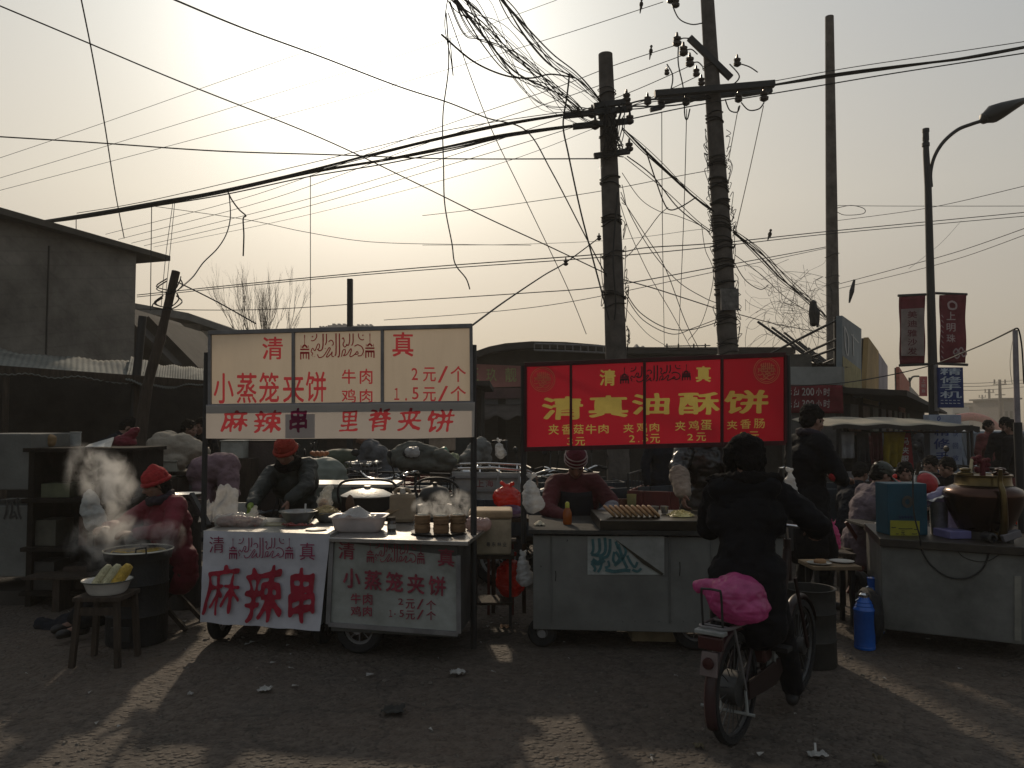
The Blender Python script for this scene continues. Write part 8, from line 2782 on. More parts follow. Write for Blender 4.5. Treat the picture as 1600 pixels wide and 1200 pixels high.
# ================================================================ cargo tricycles parked behind the stalls
def tricycle(label, box_m, group='cargo tricycles parked behind the stalls'):
	"""Three-wheeled motor cargo cycle, heading +y, built at the origin."""
	t = thing('cargo_tricycle', label, 'tricycle', (0, 0, 0), 0, group)
	B = lambda mb, n, m, p=t, **k: mb.build(n, m, p, local=True, **k)
	for c, r, w in (((0, .95, .28), .28, .08), ((-.48, -.55, .28), .28, .1), ((.48, -.55, .28), .28, .1)):
		a, b = MB(), MB()
		wheel(a, b, c, r, (1, 0, 0), w, 10)
		wh = B(a, 'wheel', M_RUB, smooth=40)
		B(b, 'rim', M_DULL, wh, smooth=40)
	f = MB()
	f.tube(spline([(0, .78, .95), (0, .6, .62), (0, .3, .42), (0, -.2, .42), (0, -1.0, .42)], 4), .03, 8)
	for x in (-.07, .07):
		f.tube([(x, .76, .95), (x, .95, .28)], .018, 8)
	f.tube([(-.48, -.55, .28), (.48, -.55, .28)], .03, 8)
	for x in (-.35, .35):
		f.beam((x, .05, .46), (x, -1.15, .46), .05)
	B(f, 'frame', M_BLACK, smooth=40)
	g = MB()
	g.grid(lambda u, v: V(((u - .5) * .13, .95 + .33 * math.cos(R(20 + 150 * v)), .28 + .33 * math.sin(R(20 + 150 * v)))), 4, 16)
	B(g, 'mudguard', box_m, smooth=60, solid=.004)
	k = MB()
	k.ball((0, .42, .72), (.13, .22, .12), 16, 10)
	B(k, 'fuel_tank', box_m, smooth=60)
	s = MB()
	s.ball((0, .12, .76), (.14, .22, .05), 14, 8)
	s.box((0, .12, .6), (.18, .2, .26))
	B(s, 'saddle', M_BLACK, smooth=50)
	h = MB()
	h.tube(spline([(-.36, .52, 1.03), (-.3, .62, 1.06), (-.12, .72, 1.0), (.12, .72, 1.0), (.3, .62, 1.06), (.36, .52, 1.03)], 5), .013, 8)
	hb = B(h, 'handlebar', M_CHROME, smooth=50)
	for sx in (-1, 1):
		q = MB()
		q.tube([(.31 * sx, .6, 1.06), (.37 * sx, .5, 1.03)], .019, 8)
		B(q, 'grip', M_RUB, hb, smooth=50)
		q = MB()
		q.tube([(.25 * sx, .66, 1.05), (.32 * sx, .68, 1.24)], .006, 5)
		q.ball((.33 * sx, .68, 1.27), (.06, .012, .04), 12, 6)
		B(q, 'mirror', M_BLACK, hb, smooth=50)
	l = MB()
	l.lathe([(.02, -.1), (.085, -.04), (.09, .04), (.08, .05), (.001, .06)], (0, .86, .9), 16, Matrix.Rotation(R(-90), 3, 'X'))
	B(l, 'headlamp', M_CHROME, smooth=40)
	b = MB()
	for c, d in (((0, -.55, .5), (1.0, 1.2, .03)), ((-.5, -.55, .67), (.025, 1.2, .34)), ((.5, -.55, .67), (.025, 1.2, .34)), ((0, .05, .67), (1.0, .025, .34)), ((0, -1.15, .67), (1.0, .025, .34))):
		b.box(c, d)
	for y in (-1.0, -.7, -.4, -.1):
		for x in (-.52, .52):
			b.box((x, y, .67), (.02, .04, .34))
	bo = B(b, 'cargo_box', box_m, bevel=.004)
	r = MB()
	r.tube([(-.5, .05, .84), (-.5, .05, 1.02), (.5, .05, 1.02), (.5, .05, .84)], .014, 6)
	for x in (-.3, -.1, .1, .3):
		r.tube([(x, .05, .84), (x, .05, 1.02)], .008, 5)
	B(r, 'rail', M_BLACK, bo, smooth=40)
	return t


BLUE_D = mat('dusty_dark_blue_paint', (.03, .04, .05), rough=.45, var=.4, scale=5)
REDP = mat('dusty_red_paint', (.11, .018, .016), rough=.5, var=.4, scale=5)
WHP = mat('dusty_white_paint', (.36, .35, .33), rough=.5, var=.3, scale=4)
t0 = tricycle('dark cargo tricycle with chrome handlebar left of the cloth bundle', BLUE_D)
t0.location, t0.rotation_euler = (gx(563, 9.4), 9.4, 0), (0, 0, R(112))
t1 = tricycle('dusty red cargo tricycle loaded with a grey cloth bundle', REDP)
t1.location, t1.rotation_euler = (gx(648, 9.2), 9.2, 0), (0, 0, R(155))
dup(t0, (gx(720, 8.4), 8.5, 0), R(75), 'dark cargo tricycle nearest the bamboo steamers, handlebar turned to the street')
t2 = tricycle('white-sided cargo tricycle with red letters behind the hanging red bag', WHP)
t2.location, t2.rotation_euler = (gx(775, 9.0), 9.2, 0), (0, 0, R(-84))
dup(t1, (gx(470, 9.6), 10.4, 0), R(60), 'red cargo tricycle half hidden behind the bending vendor')
dup(t0, (gx(905, 9.4), 9.6, 0), R(120), 'dark cargo tricycle behind the striped-beanie vendor')
dup(t1, (gx(1010, 9.0), 9.4, 0), R(70), 'red cargo tricycle behind the stout pole')
f = Face(P(708, 790, 8.42), P(812, 790, 8.42), P(708, 738, 8.42))
pl = thing('tailboard', 'white cargo side panel lettered in red beside the red bag', 'panel', P(758, 792, 8.45))
mb = MB()
A, B_, C_, D_ = P(706, 792, 8.45), P(813, 790, 8.5), P(706, 737, 8.45), P(813, 739, 8.5)
mb.prism([A, B_, D_, C_], (0, .04, 0))
pb2 = mb.build('panel', WHP, pl, bevel=.004)
mb = MB()
for y in (745, 766, 788):
	mb.beam(P(706, y, 8.43), P(813, y, 8.48), .02, .025)
for x in (708, 744, 778, 811):
	mb.beam(P(x, 738, 8.43), P(x, 791, 8.43), .02, .025)
mb.build('ribs', mat('grey_white_rib', (.28, .27, .26)), pb2)
le = MB()
for k, s_ in enumerate('上海'):
	write(le, f, s_, (744 + 15 * k, 750, 756 + 15 * k, 761), lift=.03)
le.build('lettering', mat('faded_red_print', (.25, .06, .06)), pb2)
mb = MB()
mb.tube([P(706, 726, 8.6), P(760, 724, 8.6), P(818, 727, 8.6)], .014, 6)
mb.tube([P(700, 733, 8.5), P(770, 731, 8.5), P(826, 736, 8.5), P(838, 744, 8.5), P(840, 760, 8.5)], .014, 6)
for x in (720, 750, 780, 808):
	mb.tube([P(x, 726, 8.6), P(x, 738, 8.5)], .008, 5)
mb.build('guard_rail', M_CHROME, pl, smooth=40)

# bundles and covers on the vehicles
GC = mat('grey_green_cloth', (.10, .10, .085), rough=.9, var=.3, bump=.5, bscale=14)
o = blob('cloth_bundle', [('c', P(618, 715, 8.6), P(645, 707, 8.6), .10, .13), ('c', P(645, 708, 8.6), P(690, 716, 8.6), .13, .10), ('c', P(690, 714, 8.5), P(706, 722, 8.5), .09, .06), ('c', P(630, 724, 8.5), P(700, 728, 8.5), .07, .06)], .018, GC, sm=2, wr=.019, ws=9)
tag(o, 'big grey-green cloth bundle heaped on the red tricycle', 'bundle')
tag(blob('plastic_bag', [('c', P(640, 708, 8.42), P(650, 702, 8.42), .05, .03), ('e', P(648, 706, 8.4), (.06, .03, .05))], .01, WHITEB, sm=1, wr=.02), 'white scrap of plastic on the grey-green bundle', 'plastic bag')
tag(blob('green_bag', [('c', P(686, 712, 8.9), P(694, 706, 8.9), .06, .05)], .012, mat('emerald_plastic', (.01, .16, .09), rough=.4), sm=2, wr=.015), 'small emerald green bag beside the grey-green bundle', 'bag')
tag(blob('vegetable_sack', [('c', P(695, 716, 8.6), P(708, 717, 8.6), .055, .06)], .01, mat('mixed_greens', (.30, .32, .20), rough=.8, var=.6, scale=40), sm=1, wr=.02, ws=24), 'pale sack of vegetables beside the emerald bag', 'sack')
tag(blob('stuffed_sack', [('c', P(735, 715, 8.9), P(752, 700, 8.9), .10, .12), ('c', P(752, 702, 8.9), P(758, 716, 8.9), .10, .08), ('c', P(728, 720, 8.8), P(740, 714, 8.8), .08, .09)], .016, mat('grey_sacking', (.15, .15, .14), rough=.85, var=.3), sm=2, wr=.018, ws=10), 'grey stuffed sack with greens tied on the white tricycle', 'sack')
hang_bag('white bag hanging on a hook between cream and red boards', 780, 692, 714, 9.6, .13, 11)
tag(blob('hook_rail', [('c', P(770, 690, 9.65), P(792, 690, 9.65), .02, .02), ('c', P(790, 690, 9.65), V((P(790, 690, 9.65).x, 9.65, 0.02)), .025, .03)], .012, M_BLACK, sm=0), 'black post with short arm holding the white hook bag', 'post')
tag(blob('rain_cover', [('e', P(508, 752, 8.6), (.26, .2, .26)), ('c', P(500, 770, 8.6), P(530, 772, 8.6), .18, .14)], .02, mat('pale_sage_cover', (.17, .19, .16), rough=.6, var=.2), sm=2, wr=.015, ws=4), 'pale sage cover draped over a bike behind the vendor shoulder', 'cover')
tag(blob('rain_cover', [('e', P(535, 722, 9.9), (.36, .2, .17)), ('c', P(520, 728, 9.9), P(552, 730, 9.9), .14, .12)], .02, mat('dark_olive_cover', (.05, .06, .035), rough=.7, var=.3), sm=2, wr=.015, ws=4), 'dark olive cover humped over a load behind the pale cover', 'cover')
t = thing('wire_basket', 'wire basket of white packets on the dark tricycle', 'basket', P(568, 742, 9.0))
mb = MB()
a, b = P(542, 722, 9.0), P(592, 722, 9.0)
z0 = P(566, 742, 9.0).z
for z in (z0, z0 + .07, a.z):
	mb.tube([V((a.x, 8.9, z)), V((b.x, 8.9, z)), V((b.x, 9.2, z)), V((a.x, 9.2, z))], .006, 5, closed=True)
for k in range(9):
	x = a.x + (b.x - a.x) * k / 8
	mb.tube([V((x, 8.9, z0)), V((x, 8.9, a.z))], .004, 4)
mb.build('wire', M_FRAME, t)
o = MB()
o.grid(lambda u, v: V((a.x + .02 + (b.x - a.x - .04) * u, 8.92 + .26 * v, a.z - .02 + .05 * nz((u * 6, v * 4, 3)))), 16, 8)
tag(o.build('white_packets', M_WHITE, smooth=60, solid=.01), 'white packets filling the wire basket', 'packets')
tag(blob('flour_sack', [('c', P(238, 712, 8.6), P(262, 690, 8.6), .10, .12), ('c', P(255, 700, 8.5), P(300, 705, 8.5), .17, .13), ('c', P(285, 690, 8.5), P(318, 706, 8.5), .10, .07), ('c', P(240, 725, 8.4), P(280, 722, 8.4), .10, .09)], .018, mat('flour_sackcloth', (.27, .235, .185), rough=.9, var=.2, bump=.4), sm=2, wr=.019, ws=8), 'pale flour sacks slumped in a heap behind the corn stove', 'sack')
tag(blob('quilt_cover', [('c', P(318, 738, 7.9), P(350, 730, 7.9), .16, .15), ('c', P(350, 730, 7.9), P(364, 770, 7.8), .13, .07), ('c', P(318, 740, 7.9), P(318, 790, 7.8), .12, .1), ('c', P(352, 745, 7.8), P(358, 800, 7.75), .08, .06)], .016, mat('dusty_pink_quilt', (.18, .115, .13), rough=.9, var=.25, bump=.4), sm=2, wr=.016, ws=9), 'dusty pink quilted cover thrown over a bike behind the left post', 'cover')
t = thing('work_stand', 'cluttered dark stand under the flour sacks', 'stand', (gx(275, 8.5), 8.5, 0))
MB().box((gx(270, 8.5), 8.55, P(270, 735, 8.5).z - .02), (.75, .5, .04)).build('top', M_WOODD, t)
for dx in (-.33, .33):
	for dy in (-.2, .2):
		MB().beam((gx(270, 8.5) + dx, 8.55 + dy, 0), (gx(270, 8.5) + dx, 8.55 + dy, P(270, 735, 8.5).z - .04), .045).build('leg', M_WOODD, t)
for px, pw, y0, y1, Y, c, lab in ((228, 22, 726, 745, 8.2, (.33, .31, .27), 'pale box beside the leaning wooden pole'), (260, 30, 722, 745, 8.3, (.28, .27, .22), 'second pale box under the flour sacks'), (690, 40, 684, 704, 10.2, (.26, .20, .15), 'tan board leaning behind the grey bundle'), (362, 34, 690, 716, 9.2, (.30, .30, .27), 'pale crate behind the pink quilt'), (410, 60, 690, 760, 9.4, (.06, .045, .04), 'tall dark brown cupboard behind the vendor in the orange-red hat')):
	a, b = P(px - pw / 2, y0, Y), P(px + pw / 2, y1, Y)
	zl = 0 if y1 > 755 else b.z
	mb = MB()
	mb.box(((a.x + b.x) / 2, Y + .12, (a.z + zl) / 2), (b.x - a.x, .24, a.z - zl))
	mb.box(((a.x + b.x) / 2, Y + .12, a.z + .008), (b.x - a.x + .02, .26, .014))
	tag(mb.build('storage_box', mat('storage_box_%d' % px, c, rough=.8, var=.35, scale=4, bump=.2), bevel=.004), lab, 'box')
mb = MB()
q = V((gx(362, 9.2), 9.32, 0))
mb.box(q + V((0, 0, P(362, 716, 9.2).z / 2)), (.5, .4, P(362, 716, 9.2).z - .01))
tag(mb.build('plank_stand', M_WOODD), 'dark stand under the pale crate', 'stand')
mb = MB()
q = V((gx(690, 10.2), 10.35, 0))
mb.box(q + V((0, 0, P(690, 704, 10.2).z / 2)), (.3, .2, P(690, 704, 10.2).z - .01))
tag(mb.build('plank_stand', M_WOODD), 'dark stand under the leaning tan board', 'stand')
q = V((gx(244, 8.25), 8.36, 0))
tag(MB().box(q + V((0, 0, P(244, 745, 8.25).z / 2 - .005)), (.5, .3, P(244, 745, 8.25).z - .012)).build('plank_stand', M_WOODD), 'dark stand under the two pale boxes', 'stand')
mb = MB()
for k in range(10):
	mb.ball(P(488 + 2.5 * k, 708 + (k % 3), 9.0), (.03, .03, .025), 8, 6)
tag(mb.build('fruit', mat('mixed_fruit', (.40, .15, .06), rough=.5, var=.5, scale=14), smooth=60), 'row of small orange and pale fruit behind the vendor shoulder', 'fruit', kind='stuff')
mb = MB()
mb.box(P(500, 716, 9.0) + V((0, 0, -.03)), (.24, .2, .05))
mb.box(V((gx(500, 9.0), 9.0, P(500, 722, 9.0).z / 2 - .02)), (.2, .16, P(500, 722, 9.0).z))
tag(mb.build('fruit_stand', mat('pale_tub', (.33, .32, .29))), 'pale stand under the small fruit', 'stand')

# ================================================================ canopy stall with clothes and the phone repair boards
def canopy():
	Y = 11.2
	t = thing('canopy_stall', 'stall canopy of pale cloth with scalloped dark edge at right', 'canopy', (gx(1415, Y), Y, 0))
	a, b = P(1300, 665, Y), P(1530, 668, Y)
	mb = MB()

	def fn(u, v):
		x = a.x + (b.x - a.x) * u
		z = P(1300 + 230 * u, 666 + 2 * u, Y).z + .085 * math.sin(min(1, u * 6) * 1.57) * (1 - max(0, u - .8) * 3.5) * math.sin(.25 + v * 2.5) + .012 * math.sin(u * 22) + .25 * v * v * .4
		return V((x, Y + 1.6 * v, z))
	mb.grid(fn, 60, 10)
	mb.build('canopy', mat('pale_canopy_cloth', (.48, .43, .34), rough=.8, var=.2, scale=2, trans=.3), t, smooth=70, solid=.012)
	mb = MB()
	n = 66
	vs = []
	for i in range(n + 1):
		u = i / n
		p = fn(u, 0)
		sc = .055 + (.03 * abs(math.sin(u * n * .8)) if u > .55 else 0)
		vs += [p + V((0, -.012, .004)), p + V((0, -.012, -sc))]
	mb.add(vs, [(2 * i, 2 * i + 1, 2 * i + 3, 2 * i + 2) for i in range(n)])
	mb.build('valance', mat('dark_valance', (.035, .03, .027), rough=.8), t, solid=.008)
	for px, y in ((1312, 11.3), (1518, 11.3), (1320, 12.7), (1512, 12.7)):
		q = P(px, 664, y)
		MB().tube([V((q.x, y, 0)), V((q.x, y, q.z))], .022, 8).build('post', M_BLACK, t, smooth=40)
	zr = P(1400, 672, Y + .3).z - .03
	rail = MB()
	rail.tube([V((gx(1312, 11.5), 11.5, zr)), V((gx(1518, 11.5), 11.5, zr))], .012, 6)
	rail.build('rail', M_BLACK, t)

	def hung(name, label, cat, px0, px1, y1, c, seed, drape=.03, tr=.35, narrow=0):
		A, Bq = V((gx(px0, 11.5), 11.5, zr)), V((gx(px1, 11.5), 11.5, zr))
		zb = P(px0, y1, 11.5).z
		mb = MB()
		mb.grid(lambda u, v: V((A.x + (Bq.x - A.x) * (u * (1 - narrow * v)), 11.49 + drape * math.sin(u * 14 + seed) * v + .02 * nz((u * 3, v * 3, seed)), zr - (zr - zb) * v)), 24, 16)
		return tag(mb.build(name, cloth('hung_%d' % seed, c, trans=tr), smooth=70, solid=.006), label, cat)
	hung('hanging_shirt', 'pale shirt hanging at the left end under the canopy', 'shirt', 1312, 1334, 716, (.36, .36, .38), 1)
	hung('hanging_cloth', 'mustard yellow cloth hanging under the canopy', 'cloth', 1380, 1414, 730, (.34, .25, .02), 2, .05, narrow=.3)
	hung('hanging_coat', 'dark coat hanging under the canopy left of the yellow cloth', 'coat', 1338, 1356, 722, (.05, .05, .055), 3)
	hung('hanging_coat', 'maroon coat hanging next to the yellow cloth', 'coat', 1360, 1377, 718, (.10, .025, .03), 4)
	bn = thing('cloth_banner', 'narrow red banner with white characters under the canopy', 'banner', V((gx(1419, 11.6), 11.6, .8)))
	A, Bq = P(1406, 732, 11.6), P(1428, 734, 11.6)
	C, D = P(1412, 668, 11.6), P(1422, 668, 11.6)
	mb = MB()
	mb.add([A, Bq, D, C], [(0, 1, 2, 3)])
	bo = mb.build('cloth', mat('red_banner_cloth', (.30, .03, .04), rough=.7, trans=.3), bn, solid=.004)
	fc = Face(A - V((0, .01, 0)), Bq - V((0, .01, 0)), C - V((0, .01, 0)))
	le = MB()
	for k, s_ in enumerate('马夹服'):
		write(le, fc, s_, (1410 - k, 684 + 14 * k, 1420, 695 + 14 * k))
	le.build('lettering', mat('white_print', (.55, .53, .52)), bo)
	tb = thing('clothes_table', 'table of folded clothes under the canopy', 'table', (gx(1390, 11.6), 11.7, 0))
	MB().box((gx(1385, 11.7), 11.9, .72), (1.3, .6, .04)).build('table_top', M_WOODD, tb)
	for dx in (-.6, .6):
		for dy in (-.25, .25):
			MB().beam((gx(1385, 11.7) + dx, 11.9 + dy, 0), (gx(1385, 11.7) + dx, 11.9 + dy, .70), .04).build('leg', M_WOODD, tb)
	for k, c in enumerate(((.3, .3, .32), (.12, .05, .06), (.09, .12, .16), (.32, .27, .12))):
		x = gx(1345 + 26 * k, 11.7)
		mb = MB()
		for j in range(3):
			mb.box((x, 11.85, .745 + .05 * j), (.24 - .02 * j, .3, .045), rz=.1 * (j - 1))
		tag(mb.build('folded_clothes', cloth('folded_%d' % k, c), bevel=.015), ('pale', 'maroon', 'slate', 'ochre')[k] + ' pile of folded clothes on the canopy table', 'clothes')


canopy()


def phone_boards():
	t = thing('phone_sign', 'white light-box sign with blue repair characters behind the canopy', 'sign', (gx(1478, 12.2), 12.3, 0))
	Y = 12.2
	a, b = P(1454, 740, Y), P(1502, 648, Y)
	MB().box(((a.x + b.x) / 2, Y + .09, b.z / 2 + .05), (b.x - a.x, .18, b.z - .1)).build('box', mat('blue_white_board', (.33, .37, .46), rough=.4, var=.12, trans=.2), t, bevel=.008)
	MB().box(((a.x + b.x) / 2 - .12, Y + .09, .05), (.06, .18, .1)).build('foot', M_BLACK, t)
	MB().box(((a.x + b.x) / 2 + .12, Y + .09, .05), (.06, .18, .1)).build('foot', M_BLACK, t)
	fc = Face((a.x, Y - .004, 0), (b.x, Y - .004, 0), (a.x, Y - .004, 1))
	le = MB()
	bl = mat('royal_blue_print', (.02, .045, .20), rough=.5)
	for s_, bx in (('精', (1460, 667, 1484, 681)), ('修', (1459, 685, 1484, 702)), ('手', (1461, 706, 1483, 722)), ('机', (1461, 726, 1483, 740))):
		write(le, fc, s_, bx, .02)
	for s_, bx in (('快', (1489, 673, 1497, 682)), ('回', (1489, 692, 1497, 701)), ('收', (1489, 711, 1498, 720))):
		write(le, fc, s_, bx, .01)
	stroke(le, fc, [(1465, 653), (1468, 651), (1469, 655), (1466, 657)], 1.4, closed=True)
	le.build('lettering', bl, t)
	t = thing('phone_sign', 'blue hanging sign with white phone repair characters beside the lamp post', 'sign', P(1486, 637, 12.7))
	Y = 12.7
	a, b = P(1468, 637, Y), P(1505, 574, Y)
	MB().box(((a.x + b.x) / 2, Y + .04, (a.z + b.z) / 2), (b.x - a.x, .07, b.z - a.z)).build('board', mat('deep_blue_board', (.018, .04, .17), rough=.5, var=.2, trans=.25), t, bevel=.004)
	fc = Face((a.x, Y - .001, 0), (b.x, Y - .001, 0), (a.x, Y - .001, 1))
	le = MB()
	for s_, bx in (('精', (1469, 575, 1502, 586)), ('修', (1469, 588, 1502, 599)), ('手', (1469, 600, 1502, 609)), ('机', (1469, 611, 1503, 622))):
		write(le, fc, s_, bx, .012)
	for k in range(5):
		stroke(le, fc, [(1470 + 6.5 * k, 625.5), (1474 + 6.5 * k, 625.5)], 1.0)
		stroke(le, fc, [(1470 + 6.5 * k, 630), (1474.5 + 6.5 * k, 630.5)], 1.2)
	le.build('lettering', mat('pale_blue_print', (.42, .48, .55)), t)
	MB().box((gx(1466, 12.75), 12.78, (a.z + b.z) / 2), (.05, .05, b.z - a.z + .1)).build('edge_strip', M_FRAME, t)
	MB().beam(P(1459, 596, 12.9), P(1468, 596, 12.78), .03).build('bracket', M_BLACK, t)


phone_boards()


# ================================================================ vehicles and people's bikes far right
def van(name, label, loc, yaw, L, W, H, c, cat):
	t = thing(name, label, cat, loc, yaw)
	B = lambda mb, n, m, p=t, **k: mb.build(n, m, p, local=True, **k)
	paint = mat('paint_' + name + '_%d' % int(c[0] * 1000), c, rough=.3, var=.1, spec=.5)
	hb = H * .52
	prof = [(-L / 2, .25), (-L / 2, hb), (-L / 2 + .12 * L * .3, H * .93), (-L / 2 + .1 * L, H), (L * .18, H), (L * .34, hb * 1.12), (L / 2 - .05, hb * .95), (L / 2, .55), (L / 2, .25)] if cat == 'car' else \
		   [(-L / 2, .3), (-L / 2 + .03, H * .9), (-L / 2 + .15, H), (L / 2 - .75, H), (L / 2 - .15, H * .56), (L / 2, H * .42), (L / 2, .3)]
	mb = MB()
	mb.prism([V((-W / 2, y, z)) for y, z in prof], (W, 0, 0))
	body = B(mb, 'body', paint, bevel=.07)
	for sx in (-1, 1):
		for y in (-L * .31, L * .31):
			a, b = MB(), MB()
			wheel(a, b, (sx * (W / 2 - .1), y, .31), .31, (1, 0, 0), .2, 8)
			w = B(a, 'wheel', M_RUB, smooth=40)
			B(b, 'rim', M_DULL, w, smooth=40)
		mb = MB()
		if cat == 'car':
			mb.prism([V((sx * (W / 2 + .004), y, z)) for y, z in ((-L * .32, hb * 1.04), (-L * .26, H * .9), (L * .14, H * .92), (L * .27, hb * 1.08))], (sx * .01, 0, 0))
		else:
			mb.prism([V((sx * (W / 2 + .004), y, z)) for y, z in ((-L * .44, H * .58), (-L * .44, H * .88), (L / 2 - .9, H * .88), (L / 2 - .45, H * .58))], (sx * .01, 0, 0))
		B(mb, 'side_window', M_GLASS)
		mb = MB()
		mb.ball((sx * W * .36, L / 2 + .0, .68), (.13, .05, .09), 10, 6)
		B(mb, 'headlight', M_CHROME, smooth=50)
		mb = MB()
		mb.ball((sx * (W / 2 + .1), L * .24, H * .6), (.09, .05, .07), 10, 6)
		B(mb, 'mirror', paint, smooth=50)
	mb = MB()
	if cat == 'car':
		mb.prism([V((-W * .42, L * .195, H * .96)), V((W * .42, L * .195, H * .96)), V((W * .45, L * .33, hb * 1.17)), V((-W * .45, L * .33, hb * 1.17))], (0, .02, .02))
	else:
		mb.prism([V((-W * .42, L / 2 - .70, H * .95)), V((W * .42, L / 2 - .70, H * .95)), V((W * .45, L / 2 - .2, H * .6)), V((-W * .45, L / 2 - .2, H * .6))], (0, .02, .02))
	B(mb, 'windscreen', M_GLASS)
	mb = MB()
	mb.box((0, L / 2 + .03, .42), (W * .95, .1, .2))
	B(mb, 'bumper', M_BLACK, bevel=.03)
	return t


van('parked_van', 'dark blue-grey van facing the market at far right', (gx(1580, 17), 18.4, 0), R(168), 4.2, 1.7, 1.42, (.10, .12, .15), 'van')
van('parked_car', 'grey car with bright roof edge left of the van', (gx(1523, 21), 21.5, 0), R(165), 4.3, 1.7, 1.33, (.22, .21, .19), 'car')
bicycle('black bicycle parked in the shade behind the lilac cover', V((gx(1476, 9.0), 9.0, 0)), R(-75), red=False)
bicycle('black bicycle parked behind the standing man', V((gx(1316, 10.2), 10.2, 0)), R(60), red=False)
bk = bicycle('black bicycle leaning among the tricycles left of the grey bundle', V((gx(530, 8.6), 8.7, 0)), R(70), red=False)
for px, Y, a, lab in ((600, 10.6, 95, 'black bicycle in the back row under the cream board'), (690, 9.9, 60, 'black bicycle behind the dark kettle'), (745, 10.4, 110, 'black bicycle behind the white tailboard'), (850, 9.0, 80, 'black bicycle behind the white hanging bag'), (950, 8.6, 70, 'black bicycle just left of the stout pole base'), (1480, 10.2, 100, 'black bicycle beyond the copper pot ornament'), (1540, 9.4, 80, 'black bicycle at the far right behind the copper pot'), (380, 9.0, 60, 'black bicycle right of the pink quilt')):
	dup(bk, V((gx(px, Y), Y, 0)), R(a), lab)
dup(t0, (gx(830, 10.4), 10.6, 0), R(95), 'dark cargo tricycle in the back row between the two boards')
dup(t1, (gx(560, 11.4), 11.6, 0), R(100), 'red cargo tricycle in the back row under the cream board')
dup(t0, (gx(1180, 9.6), 9.8, 0), R(80), 'dark cargo tricycle behind the leather-jacketed vendor')
dup(t1, (gx(1530, 10.4), 10.4, 0), R(95), 'red cargo tricycle behind the copper teapot')

# rubbish on the street
def litter(name, label, cat, px, py, w, d, m, seed, h=.02):
	Y = 1990.4 / (py - 660)
	c = V((gx(px, Y), Y, .008))
	mb = MB()
	mb.grid(lambda u, v: c + V(((u - .5) * w * (1 + .4 * nz((v * 3, seed, 0))), (v - .5) * d * (1 + .4 * nz((u * 3, seed, 4))), h * (.5 + .8 * nz((u * 4, v * 4, seed))))), 10, 8)
	tag(mb.build(name, m, smooth=60, solid=.002), label, cat)


LP = mat('dirty_white_paper', (.34, .33, .31), rough=.8, var=.4, scale=20)
litter('paper_scrap', 'crumpled white paper scrap on the road before the white cart', 'paper', 420, 1074, .07, .06, LP, 1, .03)
litter('plastic_scrap', 'pale plastic scrap on the road before the metal-fronted cart', 'litter', 716, 1048, .09, .07, LP, 2, .03)
litter('fallen_rag', 'dark oval rag lying on the road in front of the carts', 'rag', 618, 1106, .12, .12, mat('dark_rag', (.03, .03, .027), rough=.9), 3, .035)
litter('paper_scrap', 'tiny white paper fleck left of the crumpled scrap', 'paper', 306, 1080, .025, .03, LP, 4)
litter('dry_leaf', 'dry curled leaf on the road right of the bicycle', 'leaf', 1364, 1182, .05, .06, mat('dry_leaf', (.12, .10, .06), rough=.8), 5, .03)
litter('dry_leaf', 'flat leaf on the road below the bicycle rear wheel', 'leaf', 1086, 1158, .045, .04, mat('dry_leaf', (.12, .1, .06)), 6)
litter('paper_scrap', 'small pale scrap on the road beside the bicycle shadow', 'paper', 1268, 1172, .09, .05, mat('dirty_white_paper', (.3, .3, .3)), 7)
litter('red_wrapper', 'small red wrapper under the metal-fronted cart', 'wrapper', 511, 978, .1, .08, M_RED, 8)
litter('paper_scrap', 'orange-tinted scrap under the foam box stand', 'paper', 790, 977, .08, .08, mat('orange_scrap', (.40, .22, .12), rough=.7), 9)
Y = 1990.4 / (1170 - 660)
mb = MB()
mb.tube([V((gx(1265, Y), Y, .012)), V((gx(1268, Y), Y + .03, .05))], .006, 6)
tag(mb.build('straw', M_WHITE), 'short white straw standing up from the road scrap', 'straw')

mb = MB()
rg = random.Random(77)
for i in range(85):
	u = rg.random()
	Y = rg.uniform(3.2, 6.6) if u < .45 else rg.uniform(5.0, 7.6)
	x = rg.uniform(-.62, .62) * Y
	w, a = rg.uniform(.006, .024), rg.uniform(0, 3.14)
	d, e = V((math.cos(a), math.sin(a), 0)) * w, V((-math.sin(a), math.cos(a), 0)) * w * rg.uniform(.15, .7)
	c = V((x, Y, .011))
	mb.add([c - d - e, c + d - e * .8 + V((0, 0, .006)), c + d * .8 + e + V((0, 0, .002)), c - d * .7 + e + V((0, 0, .009))], [(0, 1, 2, 3)])
tag(mb.build('litter', LP, solid=.0015), 'small flattened scraps of paper, skewers and peel strewn over the street', 'litter', kind='stuff')

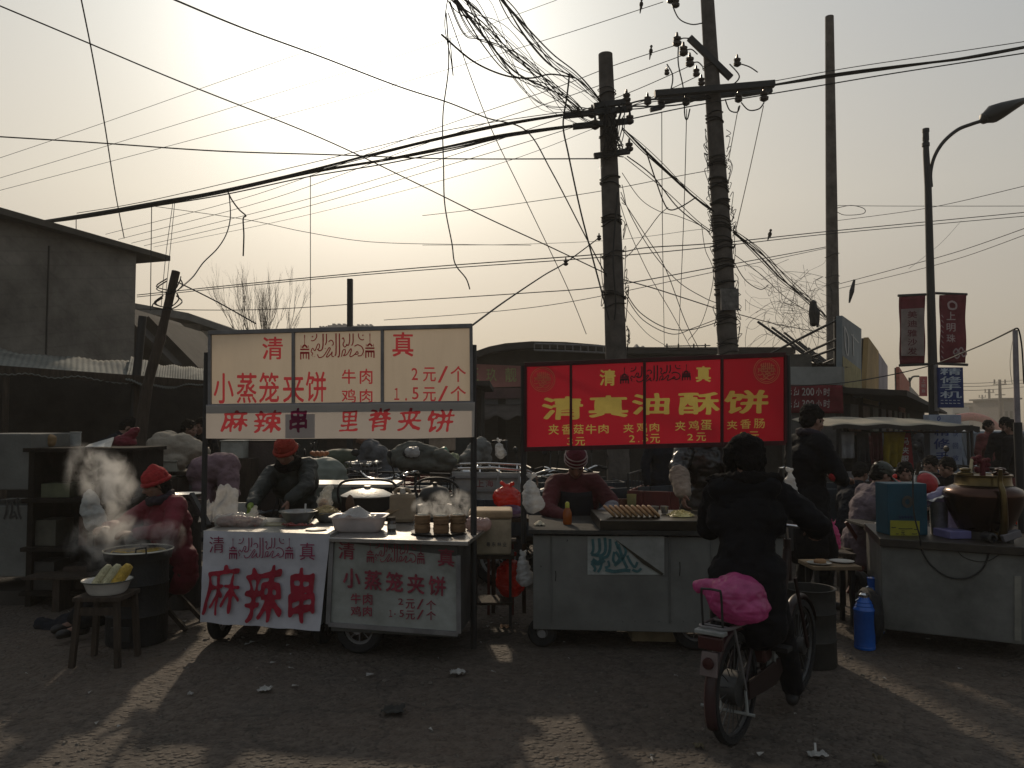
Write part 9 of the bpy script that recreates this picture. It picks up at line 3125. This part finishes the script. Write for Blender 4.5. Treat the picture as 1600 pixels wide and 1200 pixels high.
# ================================================================ steam and haze
def steam(label, c, size, puffs, dens, scale, seed, lo=.42):
	mb = MB()
	mb.box(c, size)
	m = bpy.data.materials.new('steam_%d' % seed)
	m.use_nodes = True
	t = m.node_tree
	for n in list(t.nodes):
		t.nodes.remove(n)
	o = t.nodes.new('ShaderNodeOutputMaterial')
	pv = t.nodes.new('ShaderNodeVolumePrincipled')
	pv.inputs['Color'].default_value = (.95, .93, .9, 1)
	pv.inputs['Anisotropy'].default_value = .3
	co = t.nodes.new('ShaderNodeTexCoord')

	def M(op, a, b=None, cl=False):
		n = t.nodes.new('ShaderNodeMath')
		n.operation = op
		n.use_clamp = cl
		for i, v in enumerate((a, b)):
			if v is None:
				continue
			if isinstance(v, (int, float)):
				n.inputs[i].default_value = v
			else:
				t.links.new(v, n.inputs[i])
		return n.outputs[0]
	geo = t.nodes.new('ShaderNodeNewGeometry')
	ns = t.nodes.new('ShaderNodeTexNoise')
	ns.inputs['Scale'].default_value, ns.inputs['Detail'].default_value, ns.inputs['Roughness'].default_value = scale, 5, .62
	ns.inputs['Distortion'].default_value = .6
	mp = t.nodes.new('ShaderNodeMapping')
	mp.inputs['Location'].default_value = (seed * 3.1, seed, 0)
	mp.inputs['Scale'].default_value = (1, 1, .75)
	t.links.new(co.outputs['Object'], mp.inputs[0])
	t.links.new(mp.outputs[0], ns.inputs['Vector'])
	fall = None
	for (p, r, a) in puffs:
		d = t.nodes.new('ShaderNodeVectorMath')
		d.operation = 'DISTANCE'
		d.inputs[1].default_value = p
		t.links.new(geo.outputs['Position'], d.inputs[0])
		f_ = M('MULTIPLY', M('SUBTRACT', 1.0, M('DIVIDE', d.outputs['Value'], r), True), a)
		fall = f_ if fall is None else M('MAXIMUM', fall, f_)
	nn = M('SUBTRACT', ns.outputs['Fac'], lo, True)
	f2 = M('POWER', fall, .8)
	t.links.new(M('MULTIPLY', M('MULTIPLY', nn, f2), dens), pv.inputs['Density'])
	t.links.new(pv.outputs[0], o.inputs['Volume'])
	ob = mb.build('steam', m)
	tag(ob, label, 'steam', kind='stuff')
	return ob


YW = 5.9
pf = [(P(222, 852, YW), .20, 1.0), (P(180, 825, YW), .2, 1.0), (P(182, 778, YW), .2, 1.1), (P(165, 745, YW + .1), .22, 1.0), (P(130, 735, YW + .15), .22, .6), (P(150, 850, YW), .22, .5), (P(262, 840, YW), .14, 1.0), (P(180, 885, YW - .15), .18, .4)]
a, b = P(95, 935, 5.9), P(300, 690, 5.9)
steam('drifting steam rising to the left from the corn wok', ((a.x + b.x) / 2, YW + .02, (a.z + b.z) / 2), (b.x - a.x, .62, b.z - a.z), pf, 70, 7, 1, .46)
pf = [(P(690, 793, 5.75), .13, 1.0), (P(660, 795, 5.75), .09, 1.0), (P(715, 788, 5.78), .12, 1.0)]
a, b = P(640, 808, 5.75), P(742, 760, 5.75)
steam('wisps of steam over the bamboo steamers', ((a.x + b.x) / 2, 5.76, (a.z + b.z) / 2), (b.x - a.x, .26, b.z - a.z), pf, 100, 17, 2, .45)


def haze():
	mb = MB()
	mb.box((0, 190, 6.6), (800, 410, 15.4))
	m = bpy.data.materials.new('winter_haze')
	m.use_nodes = True
	t = m.node_tree
	for n in list(t.nodes):
		t.nodes.remove(n)
	o = t.nodes.new('ShaderNodeOutputMaterial')
	pv = t.nodes.new('ShaderNodeVolumePrincipled')
	pv.inputs['Color'].default_value = (.92, .86, .76, 1)
	pv.inputs['Density'].default_value = .0016
	pv.inputs['Anisotropy'].default_value = .2
	t.links.new(pv.outputs[0], o.inputs['Volume'])
	ob = mb.build('haze', m)
	tag(ob, 'pale brown winter haze filling the street air', 'haze', kind='stuff')


haze()
